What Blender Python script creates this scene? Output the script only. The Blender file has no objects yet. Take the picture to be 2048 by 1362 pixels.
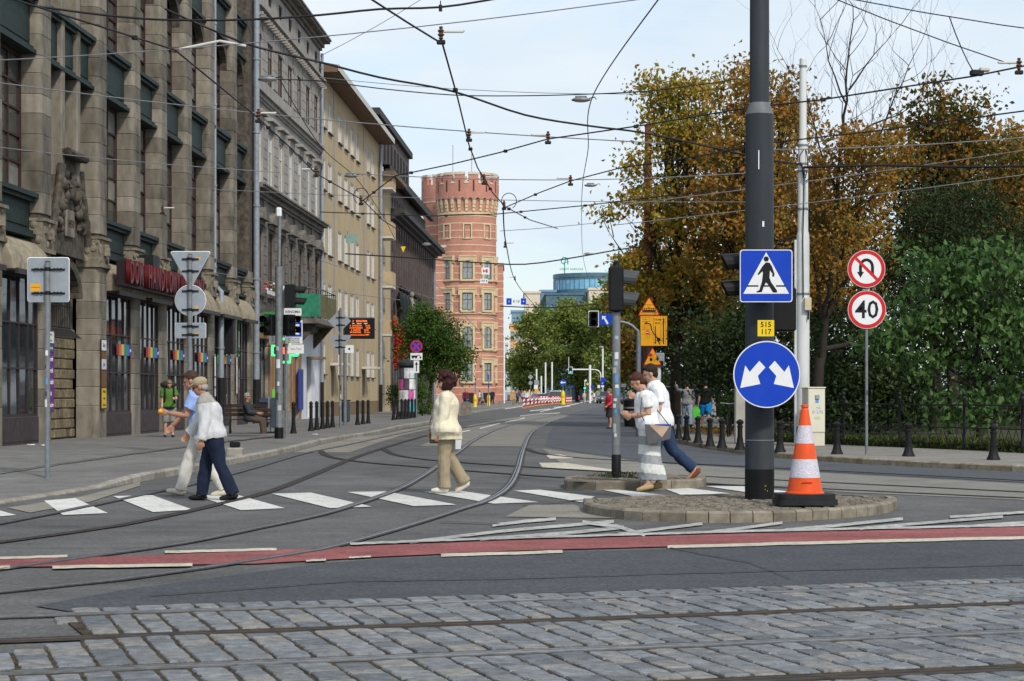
import bpy, bmesh, math, random
import numpy as np
from mathutils import Vector, Matrix, noise as mnoise
random.seed(7)
R = math.radians
scene = bpy.context.scene
COL = scene.collection
# ------------------------------------------------------------------ camera
F, CX, HY, EYE = 3900.0, 1024.0, 787.0, 1.4      # focal length in photo pixels, principal column, horizon row, eye height
cam_d = bpy.data.cameras.new('camera'); cam = bpy.data.objects.new('camera', cam_d); COL.objects.link(cam)
cam.location = (0, 0, EYE); cam.rotation_euler = (R(90), 0, 0)
cam_d.sensor_width = 36; cam_d.lens = 36*F/2048; cam_d.shift_y = 106/2048
cam_d.clip_start = 0.1; cam_d.clip_end = 6000
scene.camera = cam
# ------------------------------------------------------------------ sky, sun, exposure
SUN_EL, SUN_AZ = R(42), R(152)      # azimuth clockwise from +Y: behind and to the right of the camera
w = bpy.data.worlds.new('World'); scene.world = w; w.use_nodes = True
nt = w.node_tree; nt.nodes.clear()
def wn(t): return nt.nodes.new(t)
out = wn('ShaderNodeOutputWorld'); bg = wn('ShaderNodeBackground'); bg.inputs[1].default_value = 0.1
sky = wn('ShaderNodeTexSky'); sky.sky_type = 'NISHITA'; sky.sun_disc = False
sky.sun_elevation = SUN_EL; sky.sun_rotation = SUN_AZ; sky.air_density = 1.0; sky.dust_density = 1.5
tc = wn('ShaderNodeTexCoord'); mp = wn('ShaderNodeMapping'); mp.inputs['Scale'].default_value = (1.0, 1.0, 3.4)
n1 = wn('ShaderNodeTexNoise'); n1.inputs['Scale'].default_value = 4.2; n1.inputs['Detail'].default_value = 9; n1.inputs['Roughness'].default_value = .58; n1.inputs['Distortion'].default_value = .35
rmp = wn('ShaderNodeValToRGB'); rmp.color_ramp.elements[0].position = .34; rmp.color_ramp.elements[1].position = .56
rmp.color_ramp.elements[0].color = (.22, .22, .22, 1); rmp.color_ramp.elements[1].color = (.97, .97, .97, 1)
n2 = wn('ShaderNodeTexNoise'); n2.inputs['Scale'].default_value = 7; n2.inputs['Detail'].default_value = 6
rm2 = wn('ShaderNodeValToRGB'); rm2.color_ramp.elements[0].position = .3; rm2.color_ramp.elements[1].position = .75
rm2.color_ramp.elements[0].color = (7.0, 8.3, 9.5, 1); rm2.color_ramp.elements[1].color = (8.9, 9.5, 10.0, 1)
mx = wn('ShaderNodeMix'); mx.data_type = 'RGBA'
L = nt.links.new
L(tc.outputs['Generated'], mp.inputs[0]); L(mp.outputs[0], n1.inputs[0]); L(mp.outputs[0], n2.inputs[0])
skb = wn('ShaderNodeMix'); skb.data_type = 'RGBA'; skb.blend_type = 'MULTIPLY'; skb.inputs[0].default_value = 1
skb.inputs[7].default_value = (1.9, 1.9, 1.9, 1)
L(sky.outputs[0], skb.inputs[6])
L(n1.outputs[0], rmp.inputs[0]); L(n2.outputs[0], rm2.inputs[0]); L(rmp.outputs[0], mx.inputs[0])
L(skb.outputs[2], mx.inputs[6]); L(rm2.outputs[0], mx.inputs[7]); L(mx.outputs[2], bg.inputs[0]); L(bg.outputs[0], out.inputs[0])
sd = bpy.data.lights.new('sun', 'SUN'); sd.energy = 3.1; sd.angle = R(6); sd.color = (1, .95, .87)
sun = bpy.data.objects.new('sun', sd); COL.objects.link(sun)
sv = Vector((math.sin(SUN_AZ)*math.cos(SUN_EL), math.cos(SUN_AZ)*math.cos(SUN_EL), math.sin(SUN_EL)))
sun.rotation_euler = sv.to_track_quat('Z', 'Y').to_euler(); sun.location = sv*60
vs = scene.view_settings; vs.view_transform = 'Standard'; vs.look = 'None'; vs.gamma = 1; vs.exposure = 0.0; vs.use_curve_mapping = False
scene.cycles.use_denoising = True; scene.cycles.max_bounces = 6; scene.cycles.diffuse_bounces = 3; scene.cycles.glossy_bounces = 3
scene.cycles.transparent_max_bounces = 8

# ------------------------------------------------------------------ photo-pixel survey helpers (world metres out)
def G(x, y, z=0.0):
    d = F*(EYE-z)/(y-HY); return Vector(((x-CX)/F*d, d, z))
def Dp(x, y, d): return Vector(((x-CX)/F*d, d, EYE+(HY-y)/F*d))
def ZA(y, d): return EYE+(HY-y)/F*d
def XA(x, d): return (x-CX)/F*d
# ------------------------------------------------------------------ materials
MATS = {}
def lin(c): return tuple((v/12.92 if v <= .04045 else ((v+.055)/1.055)**2.4) for v in c)
def mat(name, col, rough=.7, var=.25, scale=6., bump=0., bscale=None, metal=0., spec=.18, col2=None, detail=5, stain=0., stain_col=(.03,.028,.025), stain_scale=.6, emit=None, estr=1., stretch=None, coat=0., coord='Object'):
    if name in MATS: return MATS[name]
    m = bpy.data.materials.new(name); m.use_nodes = True; t = m.node_tree; b = t.nodes['Principled BSDF']; N = t.nodes.new; LK = t.links.new
    b.inputs['Roughness'].default_value = rough; b.inputs['Metallic'].default_value = metal; b.inputs['Specular IOR Level'].default_value = spec
    if coat: b.inputs['Coat Weight'].default_value = coat
    co = N('ShaderNodeTexCoord'); src = co.outputs[coord] if coord != 'World' else None
    if coord == 'World': g = N('ShaderNodeNewGeometry'); src = g.outputs['Position']
    if stretch:
        mpn = N('ShaderNodeMapping'); mpn.inputs['Scale'].default_value = stretch; LK(src, mpn.inputs[0]); src = mpn.outputs[0]
    if var > 0 or col2:
        nz = N('ShaderNodeTexNoise'); nz.inputs['Scale'].default_value = scale; nz.inputs['Detail'].default_value = detail; LK(src, nz.inputs[0])
        rp = N('ShaderNodeValToRGB'); rp.color_ramp.elements[0].position = .3; rp.color_ramp.elements[1].position = .7
        a = tuple(max(0, c*(1-var)) for c in col); z = col2 if col2 else tuple(min(1, c*(1+var)) for c in col)
        if col2: a = col
        rp.color_ramp.elements[0].color = (*a, 1); rp.color_ramp.elements[1].color = (*z, 1)
        LK(nz.outputs[0], rp.inputs[0]); cur = rp.outputs[0]
        if stain > 0:
            ns = N('ShaderNodeTexNoise'); ns.inputs['Scale'].default_value = stain_scale; ns.inputs['Detail'].default_value = 8; ns.inputs['Roughness'].default_value = .65; LK(src, ns.inputs[0])
            rs = N('ShaderNodeValToRGB'); rs.color_ramp.elements[0].position = .48; rs.color_ramp.elements[1].position = .72
            rs.color_ramp.elements[0].color = (0, 0, 0, 1); rs.color_ramp.elements[1].color = (stain, stain, stain, 1); LK(ns.outputs[0], rs.inputs[0])
            ms = N('ShaderNodeMix'); ms.data_type = 'RGBA'; LK(rs.outputs[0], ms.inputs[0]); LK(cur, ms.inputs[6]); ms.inputs[7].default_value = (*stain_col, 1); cur = ms.outputs[2]
        LK(cur, b.inputs['Base Color'])
    else: b.inputs['Base Color'].default_value = (*col, 1)
    if bump > 0:
        nb = N('ShaderNodeTexNoise'); nb.inputs['Scale'].default_value = bscale or scale*6; nb.inputs['Detail'].default_value = 6; LK(src, nb.inputs[0])
        bp = N('ShaderNodeBump'); bp.inputs['Strength'].default_value = bump; bp.inputs['Distance'].default_value = .02; LK(nb.outputs[0], bp.inputs['Height']); LK(bp.outputs[0], b.inputs['Normal'])
    if emit: b.inputs['Emission Color'].default_value = (*emit, 1); b.inputs['Emission Strength'].default_value = estr
    MATS[name] = m; return m
def paint(name, col, rough=.5, var=.08, **k): return mat(name, col, rough, var, **k)
# ------------------------------------------------------------------ mesh builder
class MB:
    def __init__(s): s.v = []; s.f = []; s.m = []
    def add(s, vs, fs, mi=0):
        o = len(s.v); s.v += [tuple(p) for p in vs]; s.f += [tuple(i+o for i in f) for f in fs]; s.m += [mi]*len(fs); return s
    def box(s, x0, x1, y0, y1, z0, z1, mi=0):
        return s.add([(x0,y0,z0),(x1,y0,z0),(x1,y1,z0),(x0,y1,z0),(x0,y0,z1),(x1,y0,z1),(x1,y1,z1),(x0,y1,z1)],
                     [(0,3,2,1),(4,5,6,7),(0,1,5,4),(1,2,6,5),(2,3,7,6),(3,0,4,7)], mi)
    def bbox(s, x0, x1, y0, y1, z0, z1, b=.01, mi=0):      # box with chamfered edges on all 12 sides
        bm = bmesh.new(); bmesh.ops.create_cube(bm, size=1)
        for v in bm.verts: v.co = ((x0+x1)/2+v.co.x*(x1-x0), (y0+y1)/2+v.co.y*(y1-y0), (z0+z1)/2+v.co.z*(z1-z0))
        bmesh.ops.bevel(bm, geom=list(bm.edges), offset=b, segments=1, affect='EDGES'); return s.bm(bm, mi)
    def bm(s, bm, mi=0, free=True):
        bm.verts.index_update(); s.add([v.co for v in bm.verts], [[v.index for v in f.verts] for f in bm.faces], mi)
        if free: bm.free()
        return s
    def prism(s, pts, plane, lo, hi, mi=0):
        # closed polygon pts (a,b) extruded; plane 'xy' along z, 'xz' along y, 'yz' along x
        n = len(pts); area = sum(pts[i][0]*pts[(i+1)%n][1]-pts[(i+1)%n][0]*pts[i][1] for i in range(n))
        if area < 0: pts = pts[::-1]
        P = {'xy': lambda a,b,t: (a,b,t), 'xz': lambda a,b,t: (a,t,b), 'yz': lambda a,b,t: (t,a,b)}[plane]
        if plane == 'xz': lo, hi = hi, lo
        vs = [P(a,b,lo) for a,b in pts]+[P(a,b,hi) for a,b in pts]
        fs = [tuple(range(n))[::-1], tuple(range(n,2*n))]+[(i,(i+1)%n,(i+1)%n+n,i+n) for i in range(n)]
        return s.add(vs, fs, mi)
    def tube(s, pts, r, seg=8, cap=True, mi=0, flat=1.0):
        pts = [Vector(p) for p in pts]; n = len(pts); rr = r if isinstance(r, (list, tuple)) else [r]*n
        vs = []; up = None
        for i in range(n):
            t = (pts[min(i+1,n-1)]-pts[max(i-1,0)]).normalized()
            if up is None:
                up = Vector((0,0,1)) if abs(t.z) < .95 else Vector((1,0,0))
            a = t.cross(up).normalized(); b = a.cross(t).normalized(); up = b
            for k in range(seg):
                q = 2*math.pi*k/seg; vs.append(pts[i]+a*math.cos(q)*rr[i]+b*math.sin(q)*rr[i]*flat)
        fs = []
        for i in range(n-1):
            for k in range(seg):
                k2 = (k+1)%seg; fs.append((i*seg+k, i*seg+k2, (i+1)*seg+k2, (i+1)*seg+k))
        fs = [f[::-1] for f in fs]
        if cap: fs += [tuple(range(seg)), tuple(range((n-1)*seg, n*seg))[::-1]]
        return s.add(vs, fs, mi)
    def lathe(s, prof, c=(0,0,0), seg=16, mi=0, a0=0., a1=2*math.pi):
        full = abs(a1-a0-2*math.pi) < 1e-6; n = seg if full else seg+1; vs = []
        for r, z in prof:
            for k in range(n):
                q = a0+(a1-a0)*k/seg; vs.append((c[0]+r*math.cos(q), c[1]+r*math.sin(q), c[2]+z))
        fs = []
        for i in range(len(prof)-1):
            for k in range(seg):
                k2 = (k+1)%n; fs.append((i*n+k, i*n+k2, (i+1)*n+k2, (i+1)*n+k))
        if full:
            if prof[0][0] > 1e-4: fs.append(tuple(range(n))[::-1])
            if prof[-1][0] > 1e-4: fs.append(tuple(range((len(prof)-1)*n, len(prof)*n)))
        return s.add(vs, fs, mi)
    def ell(s, c, r, seg=12, rings=8, mi=0, rot=None):
        vs = []; fs = []
        for i in range(rings+1):
            th = math.pi*i/rings
            for k in range(seg):
                q = 2*math.pi*k/seg; p = Vector((r[0]*math.sin(th)*math.cos(q), r[1]*math.sin(th)*math.sin(q), -r[2]*math.cos(th)))
                if rot: p = rot @ p
                vs.append(p+Vector(c))
        for i in range(rings):
            for k in range(seg):
                k2 = (k+1)%seg; fs.append((i*seg+k, i*seg+k2, (i+1)*seg+k2, (i+1)*seg+k))
        return s.add(vs, fs, mi)
    def move(s, v, rz=0):
        M = Matrix.Rotation(rz, 3, 'Z'); s.v = [tuple(M@Vector(p)+Vector(v)) for p in s.v]; return s
    def data(s, name, mats, smooth=None):
        me = bpy.data.meshes.new(name); me.from_pydata(s.v, [], s.f)
        for m in (mats if isinstance(mats, (list, tuple)) else [mats]): me.materials.append(m)
        if isinstance(mats, (list, tuple)): me.polygons.foreach_set('material_index', s.m)
        if smooth:
            me.polygons.foreach_set('use_smooth', [True]*len(me.polygons))
            if smooth is not True: me.set_sharp_from_angle(angle=R(smooth))
        me.update(); return me
    def build(s, name, mats, parent=None, smooth=None, loc=None, rz=0):
        return link(name, s.data(name, mats, smooth), parent, loc, rz)
def link(name, me, parent=None, loc=None, rz=0):
    o = bpy.data.objects.new(name, me); COL.objects.link(o); o.parent = parent
    if loc is not None: o.location = loc
    if rz: o.rotation_euler = (0, 0, rz)
    return o
def tag(o, label, cat, group=None):
    o['label'] = label; o['category'] = cat
    if group: o['group'] = group
    return o
def thing(name, label, cat, loc=(0,0,0), rz=0, group=None):
    o = bpy.data.objects.new(name, None); COL.objects.link(o); o.location = loc; o.rotation_euler = (0,0,rz); o.empty_display_size = .2
    return tag(o, label, cat, group)
def struct(o, kind='structure', label=None):
    o['kind'] = kind
    if label: o['label'] = label
    return o
def copy_tree(o, parent=None):
    c = o.copy(); COL.objects.link(c); c.parent = parent
    for ch in o.children: copy_tree(ch, c)
    return c
def dup(o, loc, rz, label, group=None):
    c = copy_tree(o); c.location = loc; c.rotation_euler = (0,0,rz); c['label'] = label
    if group: c['group'] = group
    return c
TMP = bpy.data.scenes.new('workbench')
def text_mesh(body, size, extrude=.004, width=1.0, font_bold=False):
    cu = bpy.data.curves.new('lettering', 'FONT'); cu.body = body; cu.size = size; cu.extrude = extrude; cu.align_x = 'CENTER'; cu.align_y = 'CENTER'
    cu.resolution_u = 2
    if font_bold: cu.offset = size*.012
    o = bpy.data.objects.new('lettering', cu); TMP.collection.objects.link(o)
    vl = TMP.view_layers[0]; vl.update(); dg = vl.depsgraph; me = bpy.data.meshes.new_from_object(o.evaluated_get(dg))
    bpy.data.objects.remove(o); bpy.data.curves.remove(cu)
    if width != 1.0:
        for v in me.vertices: v.co.x *= width
    return me
def text(body, size, m, parent, loc, rot=(R(90),0,0), extrude=.003, width=1.0, bold=False, name='lettering'):
    me = text_mesh(body, size, extrude, width, bold); me.materials.clear(); me.materials.append(m)
    o = bpy.data.objects.new(name, me); COL.objects.link(o); o.parent = parent; o.location = loc; o.rotation_euler = rot; return o
ORD = ['first','second','third','fourth','fifth','sixth','seventh','eighth','ninth','tenth','eleventh','twelfth','thirteenth','fourteenth','fifteenth','sixteenth','seventeenth','eighteenth']
# ================================================================== GROUND
PZ = 0.12                                    # pavement height
def asphalt_mat(name, base, patch, var=.14, speck=.45, wear=0., stains=False):
    m = bpy.data.materials.new(name); m.use_nodes = True; t = m.node_tree; b = t.nodes['Principled BSDF']; N = t.nodes.new; LK = t.links.new
    g = N('ShaderNodeNewGeometry'); pos = g.outputs['Position']
    def nz(scale, det=5, st=None):
        n = N('ShaderNodeTexNoise'); n.inputs['Scale'].default_value = scale; n.inputs['Detail'].default_value = det; n.inputs['Roughness'].default_value = .6
        if st:
            mpn = N('ShaderNodeMapping'); mpn.inputs['Scale'].default_value = st; mpn.inputs['Rotation'].default_value = (0,0,R(-17)); LK(pos, mpn.inputs[0]); LK(mpn.outputs[0], n.inputs[0])
        else: LK(pos, n.inputs[0])
        return n.outputs[0]
    def ramp(s, p0, p1, c0, c1):
        r = N('ShaderNodeValToRGB'); r.color_ramp.elements[0].position = p0; r.color_ramp.elements[1].position = p1
        r.color_ramp.elements[0].color = (*c0,1); r.color_ramp.elements[1].color = (*c1,1); LK(s, r.inputs[0]); return r.outputs[0]
    c = ramp(nz(.22, 6), .35, .65, base, patch)
    def mul(a, bb, fac=1.):
        x = N('ShaderNodeMix'); x.data_type = 'RGBA'; x.blend_type = 'MULTIPLY'; x.inputs[0].default_value = fac; LK(a, x.inputs[6]); LK(bb, x.inputs[7]); return x.outputs[2]
    c = mul(c, ramp(nz(150, 3), .25, .75, (1-speck,)*3, (1+speck,)*3))
    c = mul(c, ramp(nz(28, 4), .3, .7, (1-speck*.8,)*3, (1+speck*.8,)*3))
    c = mul(c, ramp(nz(11, 5), .35, .7, (1-speck*.3,)*3, (1+speck*.3,)*3))
    c = mul(c, ramp(nz(1.6, 7), .3, .7, (1-var,)*3, (1+var,)*3))
    c = mul(c, ramp(nz(1., 6, (.35, 3.2, 1)), .3, .7, (1-var*.7,)*3, (1+var*.5,)*3))          # wheel-worn streaks
    if wear:                                  # paint worn through to the road surface in flecks and cracks
        wr_ = ramp(nz(9, 9), .64-wear*.3, .74, (0,0,0), (1,1,1)); w2_ = ramp(nz(1.3, 5), .25, .6, (.35,)*3, (1,1,1)); ww = mul(wr_, w2_)
        x = N('ShaderNodeMix'); x.data_type = 'RGBA'; LK(ww, x.inputs[0]); LK(c, x.inputs[6]); x.inputs[7].default_value = (.095,.093,.09,1); c = x.outputs[2]
    if stains:
        st_ = ramp(nz(.55, 9), .56, .74, (1,1,1), (.62,.61,.60)); c = mul(c, st_); c = mul(c, ramp(nz(5, 8), .6, .8, (1,1,1), (.8,.79,.78)))
    LK(c, b.inputs['Base Color']); b.inputs['Roughness'].default_value = .82; b.inputs['Specular IOR Level'].default_value = .18
    # cracks and sealed seams
    bp = N('ShaderNodeBump'); bp.inputs['Strength'].default_value = .35; bp.inputs['Distance'].default_value = .01; LK(nz(90, 4), bp.inputs['Height']); LK(bp.outputs[0], b.inputs['Normal'])
    MATS[name] = m; return m
M_ASPH = asphalt_mat('asphalt_worn', (.088,.087,.086), (.122,.119,.114), .18, .4, stains=True)
M_NEW = asphalt_mat('asphalt_new', (.058,.061,.067), (.072,.075,.081), .12, .5)
M_BLUE = asphalt_mat('asphalt_bluish', (.075,.080,.090), (.088,.093,.103), .12, .35, stains=True)
M_PALE = asphalt_mat('concrete_trackbed', (.185,.175,.155), (.215,.203,.178), .14, .25, stains=True)
M_PAVE = asphalt_mat('pavement_asphalt', (.145,.140,.132), (.178,.170,.159), .18, .3, stains=True)
M_PAVER = asphalt_mat('pavement_right', (.190,.178,.158), (.225,.21,.188), .16, .3, stains=True)
M_RED = asphalt_mat('red_cycle_surface', (.215,.066,.064), (.265,.088,.084), .22, .4, stains=True)
M_WHITE = asphalt_mat('road_paint', (.52,.51,.475), (.62,.61,.57), .10, .22, wear=.28)
M_CREAM = asphalt_mat('road_paint_old', (.45,.41,.32), (.53,.48,.39), .13, .3, wear=.35)
M_HATCH = asphalt_mat('road_paint_faded', (.36,.355,.335), (.47,.46,.43), .16, .3, wear=.62)
M_OCHRE = asphalt_mat('road_paint_worn', (.20,.185,.155), (.25,.228,.19), .15, .3, stains=True)

def sheet(name, pts, z, m, parent=None):
    bm = bmesh.new(); vs = [bm.verts.new((p[0], p[1], z)) for p in pts]; f = bm.faces.new(vs); bm.normal_update()
    if f.normal.z < 0: f.normal_flip()
    bmesh.ops.triangulate(bm, faces=[f]); o = MB().bm(bm).build(name, m, parent); return o
def gp(l): return [G(x, y) for x, y in l]
def smooth_line(pts, step=.5):
    # Catmull-Rom through world points, resampled
    P = [Vector(p) for p in pts]; out = []
    for i in range(len(P)-1):
        p0, p1, p2, p3 = P[max(i-1,0)], P[i], P[i+1], P[min(i+2, len(P)-1)]
        n = max(1, int((p2-p1).length/step))
        for k in range(n):
            t = k/n
            out.append(.5*((2*p1)+(-p0+p2)*t+(2*p0-5*p1+4*p2-p3)*t*t+(-p0+3*p1-3*p2+p3)*t**3))
    out.append(P[-1]); return out
def offset_line(L_, off):
    o = []
    for i, p in enumerate(L_):
        t = (L_[min(i+1,len(L_)-1)]-L_[max(i-1,0)]); t.z = 0; t.normalize(); o.append(p+Vector((-t.y, t.x, 0))*off)
    return o
def ribbon(mb, line, o0, o1, z0, z1=None, mi=0):
    # strip between two lateral offsets; with z1 a solid bar
    a, b = offset_line(line, o0), offset_line(line, o1); n = len(line)
    if z1 is None:
        mb.add([(p.x,p.y,z0) for p in a]+[(p.x,p.y,z0) for p in b], [(i, i+1, n+i+1, n+i) if o1 > o0 else (i, n+i, n+i+1, i+1) for i in range(n-1)], mi)
    else:
        vs = [(p.x,p.y,z) for z in (z0,z1) for L_ in (a,b) for p in L_]
        fs = []
        for i in range(n-1):
            A0,A1,B0,B1 = i,i+1,n+i,n+i+1; C0,C1,D0,D1 = 2*n+i,2*n+i+1,3*n+i,3*n+i+1
            fs += [(C0,C1,D1,D0),(A0,A1,C1,C0),(B1,B0,D0,D1)] if o1 > o0 else [(C1,C0,D0,D1),(A1,A0,C0,C1),(B0,B1,D1,D0)]
        fs += [(0,n,3*n,2*n),(n-1,3*n-1,4*n-1,2*n-1)[::-1]]
        mb.add(vs, fs, mi)
    return mb

struct(sheet('ground', [(-900,-60),(900,-60),(900,2600),(-900,2600)], -.004, M_ASPH), label='grey worn asphalt carriageway reaching to the horizon')
# resurfaced strips
struct(sheet('new_asphalt_road', gp([(70,1213),(250,1180),(500,1147),(640,1128),(760,1118),(900,1112),(1400,1096),(2048,1078),(2500,1062),(2500,1142),(2048,1160),(1500,1174),(1024,1189),(600,1204),(140,1224)]), .004, M_NEW), label='dark new asphalt strip in front of the cobbles')
struct(sheet('side_road_lane', gp([(1092,893),(1094,878),(1098,865),(1108,850),(1122,838),(1145,828),(1180,818),(1205,811),(1228,818),(1240,830),(1248,843),(1268,858),(1308,874),(1368,890),(1448,905),(1550,917),(1650,925),(1780,933),(2048,946),(2600,972),(2600,1000),(2048,965),(1700,946),(1340,926),(1240,915),(1150,903)]), .003, M_BLUE), label='bluish asphalt lane along the kerb of the side street')
struct(sheet('tram_trackbed', gp([(1085,897),(1150,906),(1240,918),(1340,929),(1700,949),(2048,968),(2600,1003),(2600,1040),(2048,1000),(1700,985),(1420,966),(1340,958),(1240,945),(1120,925)]), .002, M_PALE), label='pale concrete bed of the tram track into the side street')
struct(sheet('tram_trackbed', gp([(838,892),(1045,893),(1062,868),(1100,846),(1140,830),(1100,826),(1020,836),(940,850),(905,865)]), .002, M_PALE), label='pale concrete track bed beyond the switch of the main road')
struct(sheet('tram_trackbed', gp([(585,905),(640,890),(705,876),(760,869),(850,852),(905,848),(800,872),(760,884),(700,905)]), .002, M_OCHRE), label='brownish strip of road beside the kerb by the tram stop')
# red cycle lane
struct(sheet('cycle_lane', gp([(-400,1131),(0,1120),(150,1117),(512,1104),(760,1092),(1024,1082),(1500,1068),(2048,1055),(2500,1044),(2500,1063),(2048,1075),(1500,1090),(1024,1103),(760,1115),(512,1129),(150,1134),(0,1136),(-400,1150)]), .008, M_RED), label='red painted cycle lane crossing the junction')
# paint
paintmk = MB()
def stroke(px, wpx, mb=None, z=.0, taper=1.):
    # strip given by centre-line pixels and its vertical thickness in pixels
    mb = mb or MB(); n = len(px); top = []; bot = []
    for i, (x, y) in enumerate(px):
        h = wpx*(taper if i == n-1 else 1)/2; top.append(G(x, y-h)); bot.append(G(x, y+h))
    vs = [(p.x,p.y,z) for p in bot]+[(p.x,p.y,z) for p in top]
    return mb.add(vs, [(i,i+1,n+i+1,n+i) for i in range(n-1)])
def wob(px, n=8, amp=1.2, seed=0):
    r = random.Random(seed); o = []
    for i in range(len(px)-1):
        (x0,y0),(x1,y1) = px[i],px[i+1]
        for k in range(n): t = k/n; o.append((x0+(x1-x0)*t, y0+(y1-y0)*t+r.uniform(-amp,amp)))
    return o+[px[-1]]
LANE = [('dash',[(-60,1121),(135,1114.5)],5,M_CREAM),('dash',[(330,1106.5),(553,1101)],5,M_CREAM),('dash',[(105,1137),(385,1132)],6,M_CREAM),
        ('dash',[(-60,1141),(20,1137)],6,M_CREAM),('dash',[(882,1113.5),(1125,1105.5)],6,M_CREAM),('edge',[(1335,1096),(1700,1086),(2048,1077.5),(2500,1065)],6,M_CREAM),
        ('dash',[(612,1124),(652,1122)],4,M_CREAM),('dash',[(698,1118),(742,1115.5)],3,M_CREAM),
        ('edge',[(700,1090),(850,1084),(1024,1078),(1500,1064),(2048,1052),(2500,1041)],4.5,M_HATCH)]
for i, (nm, px, wd, m) in enumerate(LANE):
    struct(stroke(wob(px, 10, .5, i), wd).build('lane_marking', m, loc=(0,0,.0125)))
HATCH = [([(820,1086),(1000,1064),(1228,1044)],6),([(960,1080),(1130,1068),(1248,1056)],6.5),([(985,1052),(1050,1044),(1112,1039)],6),([(1236,1070),(1330,1058),(1405,1049)],5.5),([(1420,1066),(1500,1056),(1565,1047)],5.5),([(1570,1062),(1690,1051),(1806,1039)],6),([(1720,1059),(1880,1045),(2006,1035)],5.5),([(1930,1055),(2010,1049),(2100,1043)],5),([(1165,1046),(1235,1055),(1290,1072)],7),([(1900,1036),(2050,1026),(2200,1018)],5)]
for i, (px, wd) in enumerate(HATCH):
    struct(stroke(wob(px, 5, .25, 50+i), wd, taper=1.).build('hatch_marking', M_HATCH, loc=(0,0,.009+.0004*i)))
ZEBRA = [[(-60,1017),(-30,1014),(33,1031),(-60,1038)],[(88,1002),(150,997),(216,1027),(126,1031)],[(226,993),(304,991),(385,1020),(306,1025)],[(392,992),(470,989),(570,1017),(482,1021)],
         [(543,988),(622,986),(744,1014),(660,1017)],[(694,984.5),(773,983.5),(913,1010),(828,1013)],[(847,984),(925,983),(1077,1005),(987,1008)],[(1028,982),(1080,980),(1190,994),(1163,1005)],
         [(1200,979),(1236,980),(1330,991),(1270,994)],[(1323,976),(1372,976),(1470,989),(1364,991)],[(1411,973),(1485,973),(1590,985),(1500,986)]]
for i, q in enumerate(ZEBRA):
    struct(sheet('crossing_stripe', gp(q), .006, M_WHITE))
for q in [[(1078,926),(1130,926),(1240,942),(1240,946),(1130,938),(1085,936)]]:
    struct(sheet('lane_marking', gp(q), .0065, M_CREAM))
struct(sheet('lane_marking', gp([(1092,911),(1120,909),(1150,917),(1100,918)]), .0067, M_CREAM))
struct(sheet('worn_asphalt_patch', gp([(1060,1010),(1150,1010),(1180,1026),(1300,1038),(1010,1034)]), .0045, M_OCHRE))
struct(sheet('worn_asphalt_patch', gp([(15,1016),(160,994),(280,964),(280,972),(180,1004),(60,1026)]), .0047, M_OCHRE))
for i, (px, wd) in enumerate([([(960,857),(1000,847)],2.),([(1010,845),(1050,836)],2.),([(905,868),(940,861)],2.),([(1010,818),(1030,815),(1050,812)],1.4),([(1060,822),(1100,818)],1.6),([(1108,815),(1140,812)],1.4),([(1040,832),(1080,828),(1120,826)],1.2),([(1080,824),(1160,806),(1190,800)],1.5)]):
    struct(stroke(wob(px, 4, .2, i), wd).build('lane_marking', M_WHITE, loc=(0,0,.0075+.0003*i)))
# utility covers and crack seams
seam = MB()
for i, px in enumerate([[(1024,1160),(1400,1148),(2048,1132)],[(300,1195),(700,1165),(1024,1160)],[(1340,1098),(1500,1128),(1580,1160)],[(880,1045),(1000,1050)],[(1045,1012),(1180,1000)]]):
    stroke(wob(px, 14, .6, 90+i), 1.0, seam)
struct(seam.build('asphalt_seam', mat('bitumen', (.034,.034,.036), .6, .2), loc=(0,0,.0138)))

# ------------------------------------------------------------------ tram rails: bright head + dark groove set in the surface
M_STEEL = mat('rail_steel', (.22,.225,.235), .42, .35, 14, metal=.7)
M_RUSTY = mat('rail_rust', (.052,.044,.039), .8, .35, 9)
M_GROOVE = mat('rail_groove', (.018,.017,.016), .9, .2)
def rail(pts, name='tram_rail', label=None, bright=True, wscale=1., z=.013):
    ln = smooth_line([G(x,y) for x,y in pts], .6); mb = MB(); k = wscale*.55
    ribbon(mb, ln, -.12*k, -.035*k, z-.004, None, 1); ribbon(mb, ln, -.035*k, .035*k, z-.02, z, 0); ribbon(mb, ln, .035*k, .075*k, z-.003, None, 2); ribbon(mb, ln, .075*k, .11*k, z-.02, z-.001, 0); ribbon(mb, ln, .11*k, .17*k, z-.005, None, 1)
    return struct(mb.build(name, [M_STEEL if bright else M_RUSTY, M_RUSTY, M_GROOVE]), label=label)
rail([(-300,1105),(0,1048),(167,1015.5),(307,986),(386,969),(506,937),(610,907),(700,889),(800,867),(880,851),(990,835)], label='tram rail nearest the pavement of the stop')
rail([(-300,1118),(0,1085.6),(130,1068),(232,1053),(359,1027.5),(434,1010),(536,984.7),(620,953),(700,920),(766,897),(860,870),(945,853),(1040,838)], label='second tram rail from the pavement of the stop', bright=False)
rail([(-300,1175),(0,1140),(191,1113),(359,1089),(513,1058),(640,1031),(728,1004.6),(798.6,979),(845.6,953),(881,929),(922,901),(951,880),(1000,857),(1050,843),(1110,831)], label='bright third tram rail curving up the street')
rail([(-300,1214),(0,1186),(239,1161),(410,1137),(547,1116),(640,1101),(743,1074),(845,1044),(919,1020),(978,1001),(1019,974),(1037,941),(1048,900),(1061,870),(1081,854),(1120,838),(1180,824)], label='tram rail bending past the small traffic island')
rail([(766,898),(785,908),(830,917),(930,926),(1050,934),(1240,945),(1500,958),(2048,985),(2500,1010)], label='branch rail crossing towards the side street', bright=False)
rail([(1052,897),(1075,906),(1139,914.5),(1240,921),(1500,934),(2048,962),(2500,986)], label='branch rail leaving the switch by the signal post', bright=False)
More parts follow.
